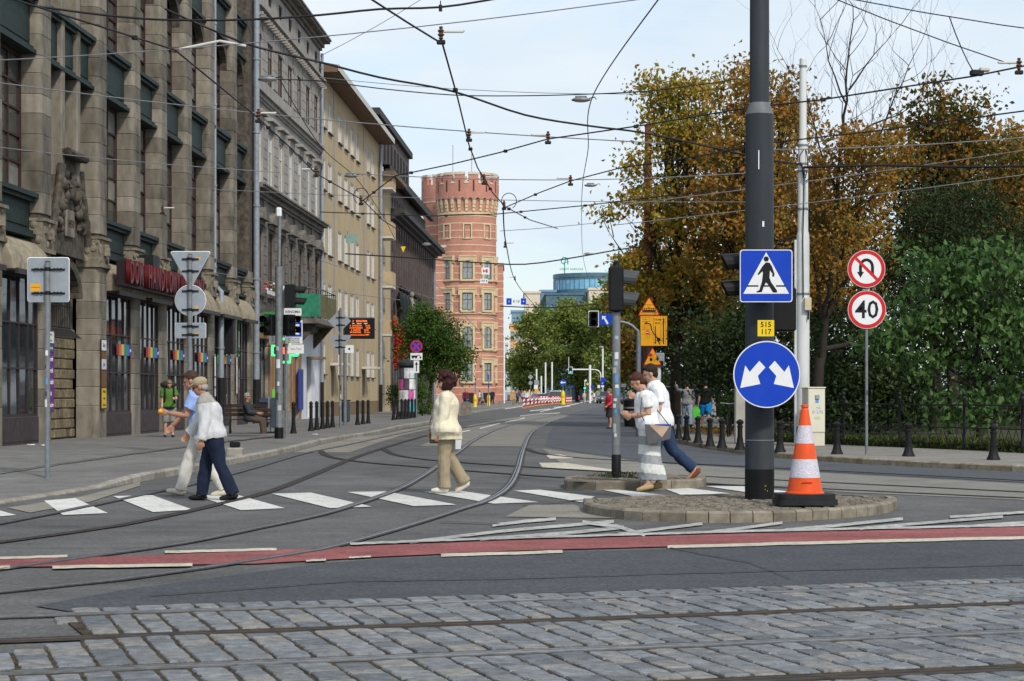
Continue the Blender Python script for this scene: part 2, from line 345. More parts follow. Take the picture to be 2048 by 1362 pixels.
rail([(640,902),(660,914),(730,925),(860,936),(1040,950),(1240,962),(1500,972),(2048,997)], label='lowest branch rail running behind the two islands', bright=False)
# four straight rails in the cobbled bed
def line_rail(p0, p1, label, bright):
    a, b = G(*p0), G(*p1); u = (b-a); a2 = a-u*.25; b2 = b+u*.25; mb = MB(); ln = [a2+(b2-a2)*i/30 for i in range(31)]
    ribbon(mb, ln, -.07, -.03, .006, None, 1); ribbon(mb, ln, -.03, .03, -.02, .014, 0); ribbon(mb, ln, .03, .075, .004, None, 2); ribbon(mb, ln, .075, .105, -.02, .012, 0); ribbon(mb, ln, .105, .125, .005, None, 1)
    return struct(mb.build('tram_rail', [M_STEEL if bright else M_RUSTY, M_RUSTY, M_GROOVE]), label=label)
RL = [((0,1236),(2048,1172)),((0,1285),(2048,1210)),((0,1352),(2048,1267)),((0,1434),(2048,1343))]
for i, (a, b) in enumerate(RL): line_rail(a, b, 'tram rail in the cobbles, %s from the dark asphalt' % ORD[i], i in (0,2))
# ------------------------------------------------------------------ granite setts between the rails
M_SETT = []
for i, c in enumerate([(.155,.165,.177),(.188,.196,.206),(.115,.123,.134),(.205,.197,.186),(.16,.164,.169)]):
    M_SETT.append(mat('granite_sett_%d' % i, c, .6, .32, 14, bump=.7, bscale=55, stain=.45, stain_col=(.14,.12,.09), stain_scale=5, coord='World'))
M_JOINT = mat('sett_joint_soil', (.024,.019,.013), .95, .5, 10, bump=.6, col2=(.085,.065,.036), coord='World')
bed_px = [(140,1223),(600,1205),(1024,1190),(1500,1175),(2048,1160),(2300,1152),(2300,1475),(-200,1475),(-200,1330),(0,1312),(150,1290),(172,1277),(128,1240)]
bed = struct(sheet('cobbled_trackbed', gp(bed_px), .0065, M_JOINT), label='granite setts of the tram bed with mossy joints')
ua = G(0,1285); ub = G(2048,1210); U = (ub-ua).normalized(); V = Vector((-U.y, U.x, 0)); O = G(1024,1247)
vr = [(G(1024, a[1]+(b[1]-a[1])*.5)-O).dot(V) for a, b in RL]
def inpoly(p, poly):
    c = False; j = len(poly)-1
    for i in range(len(poly)):
        if (poly[i].y > p.y) != (poly[j].y > p.y) and p.x < (poly[j].x-poly[i].x)*(p.y-poly[i].y)/(poly[j].y-poly[i].y)+poly[i].x: c = not c
        j = i
    return c
bedw = gp(bed_px); stones = []; rs = random.Random(3)
bands = [(vr[0]+.13, vr[0]+.36), (vr[1]+.155, vr[0]-.115), (vr[2]+.155, vr[1]-.115), (vr[3]+.155, vr[2]-.115), (vr[3]-1.3, vr[3]-.115)]
for bi, (v0, v1) in enumerate(bands):
    u = -5.0
    while u < 5.0:
        wu = rs.uniform(.15, .215); v = v0; skew = rs.uniform(-.012, .012)
        while v < v1-.06:
            lv = min(rs.uniform(.12, .27), v1-v)
            if v1-v-lv < .09: lv = v1-v
            c = O+U*(u+wu/2)+V*(v+lv/2)
            if inpoly(c, bedw): stones.append((c, wu-.018-rs.uniform(0,.012), lv-.008-rs.uniform(0,.008), skew+rs.uniform(-.03,.03), rs.uniform(-.004,.004)))
            v += lv
        u += wu
def sett(mb, c, wu, lv, rz, dz, seed):
    r = random.Random(seed); q = Matrix.Rotation(math.atan2(U.y,U.x)+rz, 3, 'Z')
    base = []
    for sx, sy in ((-1,-1),(0,-1.03),(1,-1),(1.03,0),(1,1),(0,1.03),(-1,1),(-1.03,0)):
        base.append((sx*wu/2*(1+r.uniform(-.07,.05)), sy*lv/2*(1+r.uniform(-.07,.05))))
    vs = [q@Vector((x,y,-.02)) for x,y in base]+[q@Vector((x*.99,y*.99,.010+dz)) for x,y in base]+[q@Vector((x*.925,y*.945,.0165+dz+r.uniform(-.0025,.0025))) for x,y in base]
    n = 8; fs = [(i,(i+1)%n,(i+1)%n+n,i+n) for i in range(n)]+[(i+n,(i+1)%n+n,(i+1)%n+2*n,i+2*n) for i in range(n)]+[tuple(range(2*n,3*n))]
    mb.add([Vector((c.x,c.y,0))+p for p in vs], fs, seed % 5)
def pxs(c): return (CX+F*c.x/c.y, HY+F*EYE/c.y)
def seen(c): x, y = pxs(c); return -10 < x < 2058 and y < 1368
stones.sort(key=lambda s: (-(seen(s[0])), s[0].y)); rest = MB()
for i, (c, wu, lv, rz, dz) in enumerate(stones):
    mb = MB() if i < 300 else rest
    sett(mb, Vector((0,0,0)) if i < 300 else c, wu, lv, rz, dz, i*7+3)
    if i < 300: mb.build('sett', M_SETT, bed, loc=(c.x, c.y, 0))
o = rest.build('sett_paving', M_SETT, bed); o['kind'] = 'stuff'

# ------------------------------------------------------------------ pavements and kerbs
M_KERB = [mat('kerb_stone_%d' % i, c, .8, .25, 7, bump=.3, bscale=40, stain=.55, stain_col=(.09,.075,.055), stain_scale=1.6, coord='World') for i, c in enumerate([(.27,.25,.215),(.30,.275,.235),(.245,.225,.19)])]
M_KERBR = [mat('kerb_granite_%d' % i, c, .8, .3, 9, bump=.4, bscale=40, stain=.7, stain_col=(.13,.085,.04), stain_scale=2.2, coord='World') for i, c in enumerate([(.30,.255,.19),(.33,.285,.22),(.265,.22,.16)])]
kl = [(-420,1062),(-150,1030),(0,1008),(120,990),(205,976),(280,963),(386,944),(478,925.5),(581,904),(640,888),(700,877),(751,869),(810,855),(860,847),(915,833),(975,822),(1045,812),(1062,805)]
left_line = smooth_line([G(x,y) for x,y in kl], .35)
kr = [(2900,990),(2400,960),(2048,944),(1900,937),(1780,931),(1650,923),(1550,915),(1450,903),(1370,889),(1310,873),(1270,857),(1250,842),(1240,829),(1222,815),(1206,805),(1196,800)]
right_line = smooth_line([G(x,y) for x,y in kr], .35)
def kerb_z(p):            # dropped kerb at the crossing on the left
    x, y = pxs(p)
    if p.x < 0 and y > 962: return .035 if y > 976 else .035+(PZ-.035)*(976-y)/14
    return PZ
def arc(line):
    s = [0.]
    for i in range(1, len(line)): s.append(s[-1]+(line[i]-line[i-1]).length)
    return s
def at(line, s, t):
    t = max(0, min(t, s[-1])); lo = 0
    import bisect
    i = min(max(bisect.bisect_left(s, t), 1), len(s)-1); f = (t-s[i-1])/max(1e-9, s[i]-s[i-1]); return line[i-1]+(line[i]-line[i-1])*f
def kerbstones(line, side, root, mats, L0, wd, seed, dmax, zf=lambda p: PZ):
    s = arc(line); t = 0; r = random.Random(seed); far = MB(); n = 0
    while t < s[-1]-.1:
        ln_ = L0*r.uniform(.85, 1.15); a, b = at(line, s, t+.006), at(line, s, min(t+ln_-.006, s[-1])); d = (b-a).normalized(); nrm = Vector((-d.y,d.x,0))*side
        za, zb = zf(a)+r.uniform(-.004,.004), zf(b)+r.uniform(-.004,.004); e = .025
        if (b-a).length > .05:
            mb = MB(); o0 = a if a.y < dmax else Vector((0,0,0))
            prof = lambda p, z: [p-nrm*0+Vector((0,0,-.05)), p+Vector((0,0,z-e)), p+nrm*e+Vector((0,0,z)), p+nrm*wd+Vector((0,0,z)), p+nrm*wd+Vector((0,0,-.05))]
            vs = [p-o0 for p in prof(a, za)+prof(b, zb)]; fs = [(i,i+1,i+6,i+5) for i in range(4)]+[(4,3,2,1,0),(5,6,7,8,9)]
            if side > 0: fs = [f[::-1] for f in fs]
            if a.y < dmax: mb.add(vs, fs); mb.build('kerbstone', mats[r.randrange(3)], root, loc=a)
            else: far.add(vs, fs, r.randrange(3))
        t += ln_
    if far.f: f = far.build('kerb_run', mats, root); f['kind'] = 'stuff'
KW = .16
lp = [p for p in offset_line(left_line, KW-.004)]
pave_l = MB(); n = len(lp)
vs = [(p.x,p.y,kerb_z(p)-.003) for p in lp]+[(-40-.0*p.y if p.y < 180 else -60, p.y, PZ+.02 if p.y > 40 else kerb_z(p)+.02) for p in lp]
pave_l.add(vs, [(i,i+1,n+i+1,n+i) for i in range(n-1)])
pl = struct(pave_l.build('pavement', M_PAVE), label='grey asphalt pavement along the left facades')
kerbstones(left_line, 1, pl, M_KERB, 1.0, KW, 5, 120, kerb_z)
rp_ = offset_line(right_line, -KW+.004); n = len(rp_); pave_r = MB()
vs = [(p.x,p.y,PZ-.003) for p in rp_]+[(80, p.y+.0, PZ-.003) for p in rp_]
pave_r.add(vs, [(i,n+i,n+i+1,i+1) for i in range(n-1)])
bmr = bmesh.new(); pr = struct(pave_r.build('pavement', M_PAVER), label='pale pavement with bollards at the side street corner')
kerbstones(right_line, -1, pr, M_KERBR, 1.35, .2, 6, 120)
# far plaza by the brick tower
pz = struct(sheet('pavement', [G(915,832),(XA(1062,280),280,0),(XA(1075,330),330,0),(-30,330,0),(-30,125,0)], PZ-.01, M_PAVER), label='sunny pale plaza in front of the brick tower')
# a long seam and patches in the left pavement
sm = MB(); stroke(wob([(0,948),(150,925),(380,893),(560,872)], 10, .8, 3), 1.4, sm); 
for v in range(len(sm.v)):
    p = Vector(sm.v[v]); k = (EYE-PZ)/EYE; sm.v[v] = (p.x*k, p.y*k, PZ+.0245)
struct(sm.build('pavement_seam', mat('pavement_seam', (.085,.078,.07), .9, .2)))

# ------------------------------------------------------------------ traffic islands
M_IST = [mat('island_sett_%d' % i, c, .8, .25, 9, bump=.3, coord='World') for i, c in enumerate([(.155,.135,.105),(.195,.17,.135),(.12,.105,.082)])]
M_KERBI = [mat('island_kerb_%d' % i, c, .85, .25, 8, bump=.3, bscale=40, stain=.6, stain_col=(.085,.065,.04), stain_scale=2.5, coord='World') for i, c in enumerate([(.205,.18,.14),(.235,.205,.16),(.175,.152,.118)])]
def island(name, label, outline, zt, L0, seed, cell):
    line = smooth_line(outline+[outline[0]], .12); line = line[:-1]+[line[0]]
    cen = sum(line[:-1], Vector())/len(line[:-1]); root = struct(sheet(name, [cen+(p-cen)*(1-.05) for p in line[:-1]], zt-.022, M_JOINT), label=label)
    kerbstones(line, 1, root, M_KERBI, L0, .11, seed, 1e9, lambda p: zt)
    inner = [cen+(p-cen)*(1-.13/max(.4,(p-cen).length)) for p in line[:-1]]; r = random.Random(seed); mb = MB()
    x0, x1 = min(p.x for p in inner), max(p.x for p in inner); y0, y1 = min(p.y for p in inner), max(p.y for p in inner); y = y0; row = 0
    while y < y1:
        x = x0+(row % 2)*cell*.5
        while x < x1:
            c = Vector((x+r.uniform(-.01,.01), y+r.uniform(-.01,.01), 0))
            if inpoly(c, inner):
                h = cell*.45; z = zt-.01+r.uniform(-.006,.006); q = r.uniform(-.15,.15); pts = [Matrix.Rotation(q,3,'Z')@Vector((sx*h*r.uniform(.85,1),sy*h*r.uniform(.85,1),0))+c for sx,sy in ((-1,-1),(1,-1),(1,1),(-1,1))]
                ce = sum(pts, Vector())/4
                mb.add([(p.x,p.y,zt-.03) for p in pts]+[(ce.x+(p.x-ce.x)*.8, ce.y+(p.y-ce.y)*.8, z) for p in pts], [(0,1,5,4),(1,2,6,5),(2,3,7,6),(3,0,4,7),(4,5,6,7)], r.randrange(3))
            x += cell*1.03
        y += cell*1.03; row += 1
    o = mb.build('small_sett_paving', M_IST, root); o['kind'] = 'stuff'; return root
isl1 = [G(1166,1016), G(1178,1028), G(1255,1039), G(1400,1045), G(1560,1043), G(1700,1035), G(1775,1025), G(1792,1012), Vector((4.5,24.4,0)), Vector((4.0,25.0,0)), Vector((3.0,25.05,0)), Vector((1.9,24.6,0)), Vector((1.05,23.9,0))]
island('traffic_island', 'rounded traffic island with kerb and small setts under the black pole', isl1, .12, .27, 11, .10)
isl2 = [G(1128,974), G(1150,979.5), G(1270,980), G(1385,977), G(1408,972), Vector((2.95,30.2,0)), Vector((2.4,30.6,0)), Vector((1.4,30.6,0)), Vector((.85,30.0,0))]
island('traffic_island', 'narrow kerbed island carrying the grey signal post', isl2, .135, .6, 12, .11)
# ================================================================== BUILDINGS
# the left facades share one street line: X = -14.04 + .037 * depth
K0, K1 = 14.04, .037; D0 = 46.9; CS = math.sqrt(1+K1*K1)
def fd(px, off=0.): return (K0+off)/(K1-(px-CX)/F)
def fs_(px, off=0.): return (fd(px, off)-D0)*CS
FRZ = math.atan2(1, K1)
def fbase(s=0.): d = D0+s/CS; return (-K0+K1*d, d, PZ-.02)
def facade_thing(name, label, s0, inset=0.):
    b = fbase(s0); return thing(name, label, 'building', (b[0]-inset, b[1], b[2]), FRZ)
def wall_holes(mb, x0, x1, z0, z1, holes, y=0., rev=.25, mi=0, mir=None):
    xs = sorted({x0,x1,*[min(max(h[i],x0),x1) for h in holes for i in (0,1)]}); zs = sorted({z0,z1,*[min(max(h[i],z0),z1) for h in holes for i in (2,3)]})
    for i in range(len(xs)-1):
        for j in range(len(zs)-1):
            cx, cz = (xs[i]+xs[i+1])/2, (zs[j]+zs[j+1])/2
            if any(h[0] < cx < h[1] and h[2] < cz < h[3] for h in holes): continue
            mb.add([(xs[i],y,zs[j]),(xs[i+1],y,zs[j]),(xs[i+1],y,zs[j+1]),(xs[i],y,zs[j+1])], [(0,1,2,3)], mi)
    for a,b,c,d in holes:
        a,b,c,d = max(a,x0),min(b,x1),max(c,z0),min(d,z1)
        if a >= b or c >= d: continue
        q = mir if mir is not None else mi
        mb.add([(a,y,c),(b,y,c),(b,y,d),(a,y,d),(a,y+rev,c),(b,y+rev,c),(b,y+rev,d),(a,y+rev,d)], [(0,4,5,1),(1,5,6,2),(2,6,7,3),(3,7,4,0)], q)
    return mb
def brick_mat(name, c1, c2, mortar, bw=.25, bh=.075, rough=.85, var=.3, coord='Object', round_=None):
    m = bpy.data.materials.new(name); m.use_nodes = True; t = m.node_tree; b = t.nodes['Principled BSDF']; N = t.nodes.new; LK = t.links.new
    co = N('ShaderNodeTexCoord'); br = N('ShaderNodeTexBrick'); br.inputs['Scale'].default_value = 1; br.inputs['Brick Width'].default_value = bw; br.inputs['Row Height'].default_value = bh
    br.inputs['Mortar Size'].default_value = .012; br.inputs['Color1'].default_value = (*c1,1); br.inputs['Color2'].default_value = (*c2,1); br.inputs['Mortar'].default_value = (*mortar,1); br.inputs['Bias'].default_value = 0
    sp = N('ShaderNodeSeparateXYZ'); cb = N('ShaderNodeCombineXYZ'); LK(co.outputs['Object'], sp.inputs[0]); ad = N('ShaderNodeMath')
    if round_:
        at_ = N('ShaderNodeMath'); at_.operation = 'ARCTAN2'; LK(sp.outputs[1], at_.inputs[0]); LK(sp.outputs[0], at_.inputs[1]); ad.operation = 'MULTIPLY'; ad.inputs[1].default_value = round_; LK(at_.outputs[0], ad.inputs[0])
    else: LK(sp.outputs[0], ad.inputs[0]); LK(sp.outputs[1], ad.inputs[1])
    LK(ad.outputs[0], cb.inputs[0]); LK(sp.outputs[2], cb.inputs[1]); LK(cb.outputs[0], br.inputs['Vector'])
    nz = N('ShaderNodeTexNoise'); nz.inputs['Scale'].default_value = .8; nz.inputs['Detail'].default_value = 7; LK(co.outputs['Object'], nz.inputs[0])
    rp = N('ShaderNodeValToRGB'); rp.color_ramp.elements[0].color = (1-var,)*3+(1,); rp.color_ramp.elements[1].color = (1+var,)*3+(1,); rp.color_ramp.elements[0].position = .3; rp.color_ramp.elements[1].position = .7; LK(nz.outputs[0], rp.inputs[0])
    x = N('ShaderNodeMix'); x.data_type = 'RGBA'; x.blend_type = 'MULTIPLY'; x.inputs[0].default_value = 1; LK(br.outputs[0], x.inputs[6]); LK(rp.outputs[0], x.inputs[7]); LK(x.outputs[2], b.inputs['Base Color'])
    b.inputs['Roughness'].default_value = rough; MATS[name] = m; return m
M_STONE = [mat('facade_stone_%d' % i, c, .85, .22, 5, bump=.35, bscale=30, stain=.9, stain_col=(.040,.036,.030), stain_scale=1.1, coord='World', stretch=(1,1,.45)) for i, c in enumerate([(.165,.147,.117),(.195,.174,.139),(.138,.123,.098),(.225,.202,.164)])]
M_STDARK = mat('carved_stone_grimy', (.085,.073,.058), .9, .45, 6, bump=.6, bscale=25, stain=.85, stain_col=(.025,.023,.02), stain_scale=2.0, coord='World')
M_GREEN = mat('patina_panel', (.010,.020,.018), .6, .4, 5, bump=.2, bscale=30, col2=(.018,.036,.031), stain=.5, stain_scale=2)
M_WFR = mat('window_frame_brown', (.045,.022,.02), .55, .25, 9)
M_SHOPFR = mat('shop_frame_brown', (.040,.026,.026), .5, .2, 8)
def glass_mat(name, c, rough=.06, spec=.6): return mat(name, c, rough, .25, 2.5, spec=spec, bump=.05, bscale=2)
M_GLASS = glass_mat('window_glass_dark', (.05,.055,.05)); M_GLASS2 = glass_mat('window_glass_curtain', (.20,.20,.18), .2); M_SHOPG = glass_mat('shop_glass', (.022,.028,.032), .05, .4)
M_PIPE = mat('zinc_pipe', (.26,.30,.34), .45, .15, 6, metal=.2, stain=.3, stain_col=(.12,.07,.05)); M_IRON = mat('wrought_iron', (.015,.015,.017), .55, .2, 8)
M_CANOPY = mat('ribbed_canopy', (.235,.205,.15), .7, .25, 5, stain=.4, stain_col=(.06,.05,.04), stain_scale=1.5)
WCACHE = {}
def window(parent, x, z, wd, h, y, nx=2, nz_=2, fr=None, glass=None, ft=.07, depth=.06, sill=None, transom=.0, bow=False):
    # window part centred on x, sill at z, set at depth y behind the wall face; panes are sub-parts
    key = (round(wd,2), round(h,2), nx, nz_, fr.name, ft, transom)
    if key not in WCACHE:
        mb = MB(); mb.box(-wd/2,-wd/2+ft,0,depth,0,h); mb.box(wd/2-ft,wd/2,0,depth,0,h); mb.box(-wd/2+ft,wd/2-ft,0,depth,0,ft); mb.box(-wd/2+ft,wd/2-ft,0,depth,h-ft,h)
        iw, ih = wd-2*ft, h-2*ft; mt = ft*.6; rows = []
        zz = [ft+ih*k/nz_ for k in range(nz_+1)]
        if transom: zz = [ft, ft+ih*(1-transom), ft+ih]; 
        xx = [-wd/2+ft+iw*k/nx for k in range(nx+1)]
        for k in range(1, len(xx)-1): mb.box(xx[k]-mt/2,xx[k]+mt/2,.004,depth-.004,ft,h-ft)
        for k in range(1, len(zz)-1):
            for q in range(len(xx)-1):
                a = xx[q]+(mt/2 if q else 0); b = xx[q+1]-(mt/2 if q < len(xx)-2 else 0); mb.box(a,b,.007,depth-.007,zz[k]-mt/2,zz[k]+mt/2)
        panes = []
        for q in range(len(xx)-1):
            for k in range(len(zz)-1):
                a = xx[q]+(mt/2 if q else 0); b = xx[q+1]-(mt/2 if q < len(xx)-2 else 0); c = zz[k]+(mt/2 if k else 0); d = zz[k+1]-(mt/2 if k < len(zz)-2 else 0)
                panes.append((a,b,c,d))
        WCACHE[key] = (mb.data('window', fr), panes, {})
    me, panes, pc = WCACHE[key]
    o = link('window', me, parent, (x, y, z))
    for (a,b,c,d) in panes:
        g = glass[random.randrange(len(glass))] if isinstance(glass, list) else glass; pk = (round(b-a,3), round(d-c,3), g.name)
        if pk not in pc: pc[pk] = MB().box(-(b-a)/2,(b-a)/2,0,.012,-(d-c)/2,(d-c)/2).data('pane', g)
        p = link('pane', pc[pk], o, ((a+b)/2, depth*.55, (c+d)/2)); p.rotation_euler = (random.uniform(-.012,.012), 0, random.uniform(-.012,.012))
    if sill: MB().box(-wd/2-.08,wd/2+.08,-y-sill[0],.02,-sill[1],0).build('sill', sill[2], o)
    return o

# ------------------------------------------------------------------ stone department store
dep = facade_thing('department_store', 'huge grimy stone department store with tall piers, dark windows and green panels', 0, .62)
HB = 21.0
piers = [fs_(-90), fs_(-22), fs_(80), fs_(195), fs_(265), fs_(320), fs_(371), fs_(418), fs_(466)-.2, fs_(497)]
PW, PD = 1.05, .66
PROF = [(0,0),(0,-.50),(.012,-.56),(.05,-.615),(.11,-.65),(.2,-.66),(.4,-.66),(.65,-.66),(.85,-.66),(.94,-.65),(1.0,-.615),(1.038,-.56),(1.05,-.50),(1.05,0)]
def pier_block(z0, z1, a=0., b=1., inset=.0, j=.012):
    pts = []
    for x, y in PROF:
        t = min(max(x/PW, a), b); pts.append((t*PW*(1-2*inset)+inset*PW, y*(1-inset*1.2)))
    q = []
    for p in pts:
        if not q or (abs(p[0]-q[-1][0])+abs(p[1]-q[-1][1])) > 1e-4: q.append(p)
    return q
blk_cache = {}
def block_data(h, kind, mi):
    k = (round(h,2), kind, mi)
    if k not in blk_cache:
        mb = MB(); a, b = {'full': (0,1), 'near': (0,.46), 'far': (.46,1)}[kind]
        base = [(x,y) for x,y in PROF]
        if kind == 'near': base = [p for p in PROF if p[0] <= .48]+[(.475,-.655),(.475,0)]
        if kind == 'far': base = [(.485,0),(.485,-.655)]+[p for p in PROF if p[0] > .49]
        n = len(base); c = (sum(p[0] for p in base)/n, sum(p[1] for p in base)/n); e = .018
        rings = [(0, .0), (e, e), (h-e, e), (h, 0)]
        vs = []
        for z, o in rings:
            for x, y in base:
                k2 = 1-(.018/ max(.1, math.hypot(x-c[0], y-c[1])) if o == 0 else 0); vs.append((c[0]+(x-c[0])*k2, c[1]+(y-c[1])*k2, z))
        fs = []
        for i in range(3):
            for q in range(n): fs.append((i*n+q, i*n+(q+1)%n, (i+1)*n+(q+1)%n, (i+1)*n+q))
        fs = [f[::-1] for f in fs]; fs += [tuple(range(3*n, 4*n))[::-1]]
        blk_cache[k] = mb.add(vs, fs).data('stone_block', M_STONE[mi])
        bm = bmesh.new(); bm.from_mesh(blk_cache[k]); bmesh.ops.recalc_face_normals(bm, faces=bm.faces); bm.to_mesh(blk_cache[k]); bm.free()
    return blk_cache[k]
nblk = 0
for pi, s in enumerate(piers):
    core = MB(); core.prism([(.04+x*.924, y*.955) for x, y in PROF], 'xy', 0, HB); pier = core.build('pier', M_STDARK, dep, loc=(s, .0, 0)); rp2 = random.Random(pi)
    # carved capital band at first floor
    dd = D0+s; ztop = min(HB, EYE+HY/F*(dd+2)+.8) if pi > 1 else 9.0
    z = .0; row = 0; rest = MB()
    if pi == 0: continue
    while z < ztop:
        h = .95 if row == 0 else rp2.choice([.46,.5,.54]); mi = rp2.randrange(4)
        if 4.9 < z < 5.6: z += h; row += 1; continue
        for kd in (['near','far'] if row % 3 == 1 and nblk < 285 else ['full']):
            if nblk < 300: link('stone_block', block_data(h, kd, mi), pier, (rp2.uniform(-.006,.006), -rp2.uniform(0,.012), z)); nblk += 1
        z += h; row += 1
    cap = MB(); cap.box(-.05,PW+.05,-.74,0,4.95,5.06); cap.box(-.03,PW+.03,-.70,0,5.06,5.75); cap.box(-.06,PW+.06,-.77,0,5.75,5.83)
    r4 = random.Random(pi+40)
    for q in range(9):
        cap.ell((r4.uniform(.0,PW), -.70, r4.uniform(5.15,5.7)), (r4.uniform(.06,.14), .05, r4.uniform(.06,.14)), 8, 5); cap.ell((-.03, r4.uniform(-.6,-.1), r4.uniform(5.15,5.7)), (.05, r4.uniform(.06,.13), r4.uniform(.06,.14)), 8, 5)
    cap.lathe([(.0,-.12),(.13,-.12),(.13,.12),(0,.12)], (PW*.5, -.74, 5.42), 10); cap.build('carved_capital', mat('capital_stone', (.20,.175,.13), .9, .3, 7, bump=.5, stain=.7, stain_scale=2.5, coord='World'), dep, loc=(s,0,0))
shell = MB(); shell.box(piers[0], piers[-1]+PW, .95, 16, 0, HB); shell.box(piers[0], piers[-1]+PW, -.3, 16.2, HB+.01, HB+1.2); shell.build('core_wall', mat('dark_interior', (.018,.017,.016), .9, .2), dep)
OUT = random.Random(21)
ENT = 2                                  # the bay between pier 2 and pier 3 is the side entrance
FLOORS = [(6.45, 10.05), (11.55, 15.2), (16.8, 20.3)]
for bi in range(len(piers)-1):
    a, b = piers[bi]+PW, piers[bi+1]; wd = b-a; cxb = (a+b)/2
    if wd < .8:
        MB().box(a, b, .05, .95, 0, HB).build('infill_wall', M_STONE[2], dep); continue
    # green spandrel panels with mouldings
    for z0, z1 in [(5.3, 6.45), (10.05, 11.55), (15.2, 16.8)]:
        if bi == ENT and z0 < 6: continue
        sp = MB(); sp.box(a+.01, b-.01, -.36, .94, z0, z1); sp.box(a+.012, b-.012, -.60, -.36, z1-.12, z1-.002); sp.box(a+.014, b-.014, -.50, -.36, z1-.22, z1-.12); sp.box(a+.013, b-.013, -.54, -.36, z0+.003, z0+.1); sp.box(a+.015, b-.015, -.46, -.36, z0+.1, z0+.2)
        p = sp.build('spandrel_panel', M_GREEN, dep)
        MB().bbox(a+.2, b-.2, -.385, -.359, z0+.28, z1-.3, .012).build('raised_field', M_GREEN, p)
    for fi, (z0, z1) in enumerate(FLOORS):
        if bi < 1 or (bi == ENT and fi == 0): continue
        nxw = 4 if wd > 3.5 else 3
        window(dep, cxb, z0, wd-.03, z1-z0, -.14, nxw, 5 if fi == 0 else 6, M_WFR, [M_GLASS, M_GLASS, M_GLASS2], .09, .10)
        if fi == 1:     # rounded heads with carved stone under the second floor
            ar = MB(); R0 = (wd-.03)/2; pts = [(cxb-R0, z1)]+[(cxb-R0*math.cos(q), z1-1.0+min(.995, math.sin(q))*.96) for q in [math.pi*i/12 for i in range(13)]]+[(cxb+R0, z1)]
            ar.prism(pts[::-1], 'xz', -.42, -.15); ar.build('arched_head', M_STDARK, dep)
    # street level
    if bi == ENT: continue
    sg = MB(); sg.bbox(a+.01, b-.01, -.60, .3, 0, .72, .015); kp = sg.build('stall_riser', mat('riser_panel', (.055,.042,.045), .6, .25, 5, stain=.4), dep)
    for q in range(6): MB().bbox(a+.05+(wd-.1)*q/6, a+.05+(wd-.1)*(q+1)/6-.02, -.615, -.599, .1, .66, .004).build('panel', MATS['riser_panel'], kp)
    if bi >= 1: window(dep, cxb, .72, wd-.02, 3.55, -.57, 4, 3, M_SHOPFR, M_SHOPG, .07, .08)
    # ribbed canopy bulging over the shop window
    cn = MB(); nr = int(wd/.2); nseg = 8
    for q in range(nr+1):
        pass
    vs = []; fsx = []
    for q in range(nr*2+1):
        x = a-.05+(wd+.1)*q/(nr*2); rr = 1.0 if q % 2 else .93
        for k in range(nseg+1):
            an = math.pi/2*k/nseg; vs.append((x, -.02-(.95)*math.sin(an)*rr, 4.32+.98*math.cos(an)*rr))
    for q in range(nr*2):
        for k in range(nseg): i0 = q*(nseg+1)+k; fsx.append((i0, i0+nseg+1, i0+nseg+2, i0+1))
    cn.add(vs, [f[::-1] for f in fsx]); ne = nseg+1; cn.add(vs[:ne]+[(a-.05,-.02,4.32)], [tuple(range(ne+1))]); cw = cn.build('canopy', M_CANOPY, dep)
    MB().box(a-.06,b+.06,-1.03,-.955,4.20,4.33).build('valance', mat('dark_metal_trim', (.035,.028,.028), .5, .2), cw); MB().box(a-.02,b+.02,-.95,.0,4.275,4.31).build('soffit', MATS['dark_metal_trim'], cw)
    # colour squares stuck to the glass
    if bi >= 3 and bi <= 7:
        cols = [(.25,.03,.04),(.55,.16,.05),(.62,.42,.14),(.03,.24,.08),(.03,.18,.55),(.10,.035,.16)]
        for q, c in enumerate(cols): MB().box(b-1.95+q*.32, b-1.95+(q+1)*.32-.005, -.60, -.594, 2.46, 2.8).build('window_sticker', paint('sticker_%d' % q, c, .6), dep)
        text('optik', .16, paint('sign_white', (.75,.75,.73)), dep, (b-.19, -.604, 2.63), extrude=.002, width=.5)
# side entrance bay: rusticated stone, arched grille, carved gable
a, b = piers[ENT]+PW, piers[ENT+1]; wd = b-a; mx_ = (a+b)/2
iw = MB(); wall_holes(iw, a, b, 0, 6.4, [(a+1.1, b-.9, 3.1, 4.9)], .10, .5); infill = iw.build('entrance_wall', M_STONE[2], dep)
re_ = random.Random(9); z = .05
while z < 3.0:
    x = a+.05; h = re_.uniform(.22,.30)
    while x < b-.35:
        l = min(re_.uniform(.3,.65), b-.05-x); MB().bbox(x+.012, x+l-.012, re_.uniform(.0,.045), .11, z+.012, z+h-.012, .02).build('rubble_block', mat('rusticated_%d' % re_.randrange(3), [(.20,.165,.10),(.235,.195,.125),(.165,.135,.085)][re_.randrange(3)], .9, .3, 7, bump=.5, stain=.6, coord='World'), infill); x += l
    z += h
grille = MB(); gx0, gx1 = a+1.1, b-.9; gw = gx1-gx0
for q in range(15): x = gx0+gw*(q+.5)/15; top = 3.3+1.6*math.sqrt(max(.05, 1-((q-7)/7.6)**2)); grille.tube([(x,-.08,3.12),(x,-.08,top)], .014, 6); grille.tube([(x,-.08,3.12),(x,-.42,2.85)], .014, 5)
for zz in (3.15, 3.75, 4.3): grille.tube([(gx0,-.08,zz),(gx1,-.08,zz)], .02, 6)
grille.build('iron_grille', M_IRON, dep)
arch = MB()
for i in range(16):
    q0, q1 = math.pi*i/16, math.pi*(i+1)/16-.015; r0, r1 = gw/2*.98, gw/2*1.24
    arch.prism([(mx_+.1+math.cos(q)*rr_, 4.0+math.sin(q)*rr_*.62) for q, rr_ in ((q0,r0),(q0,r1),(q1,r1),(q1,r0))], 'xz', -.34, .09)
arch.build('arch_moulding', M_STDARK, dep)
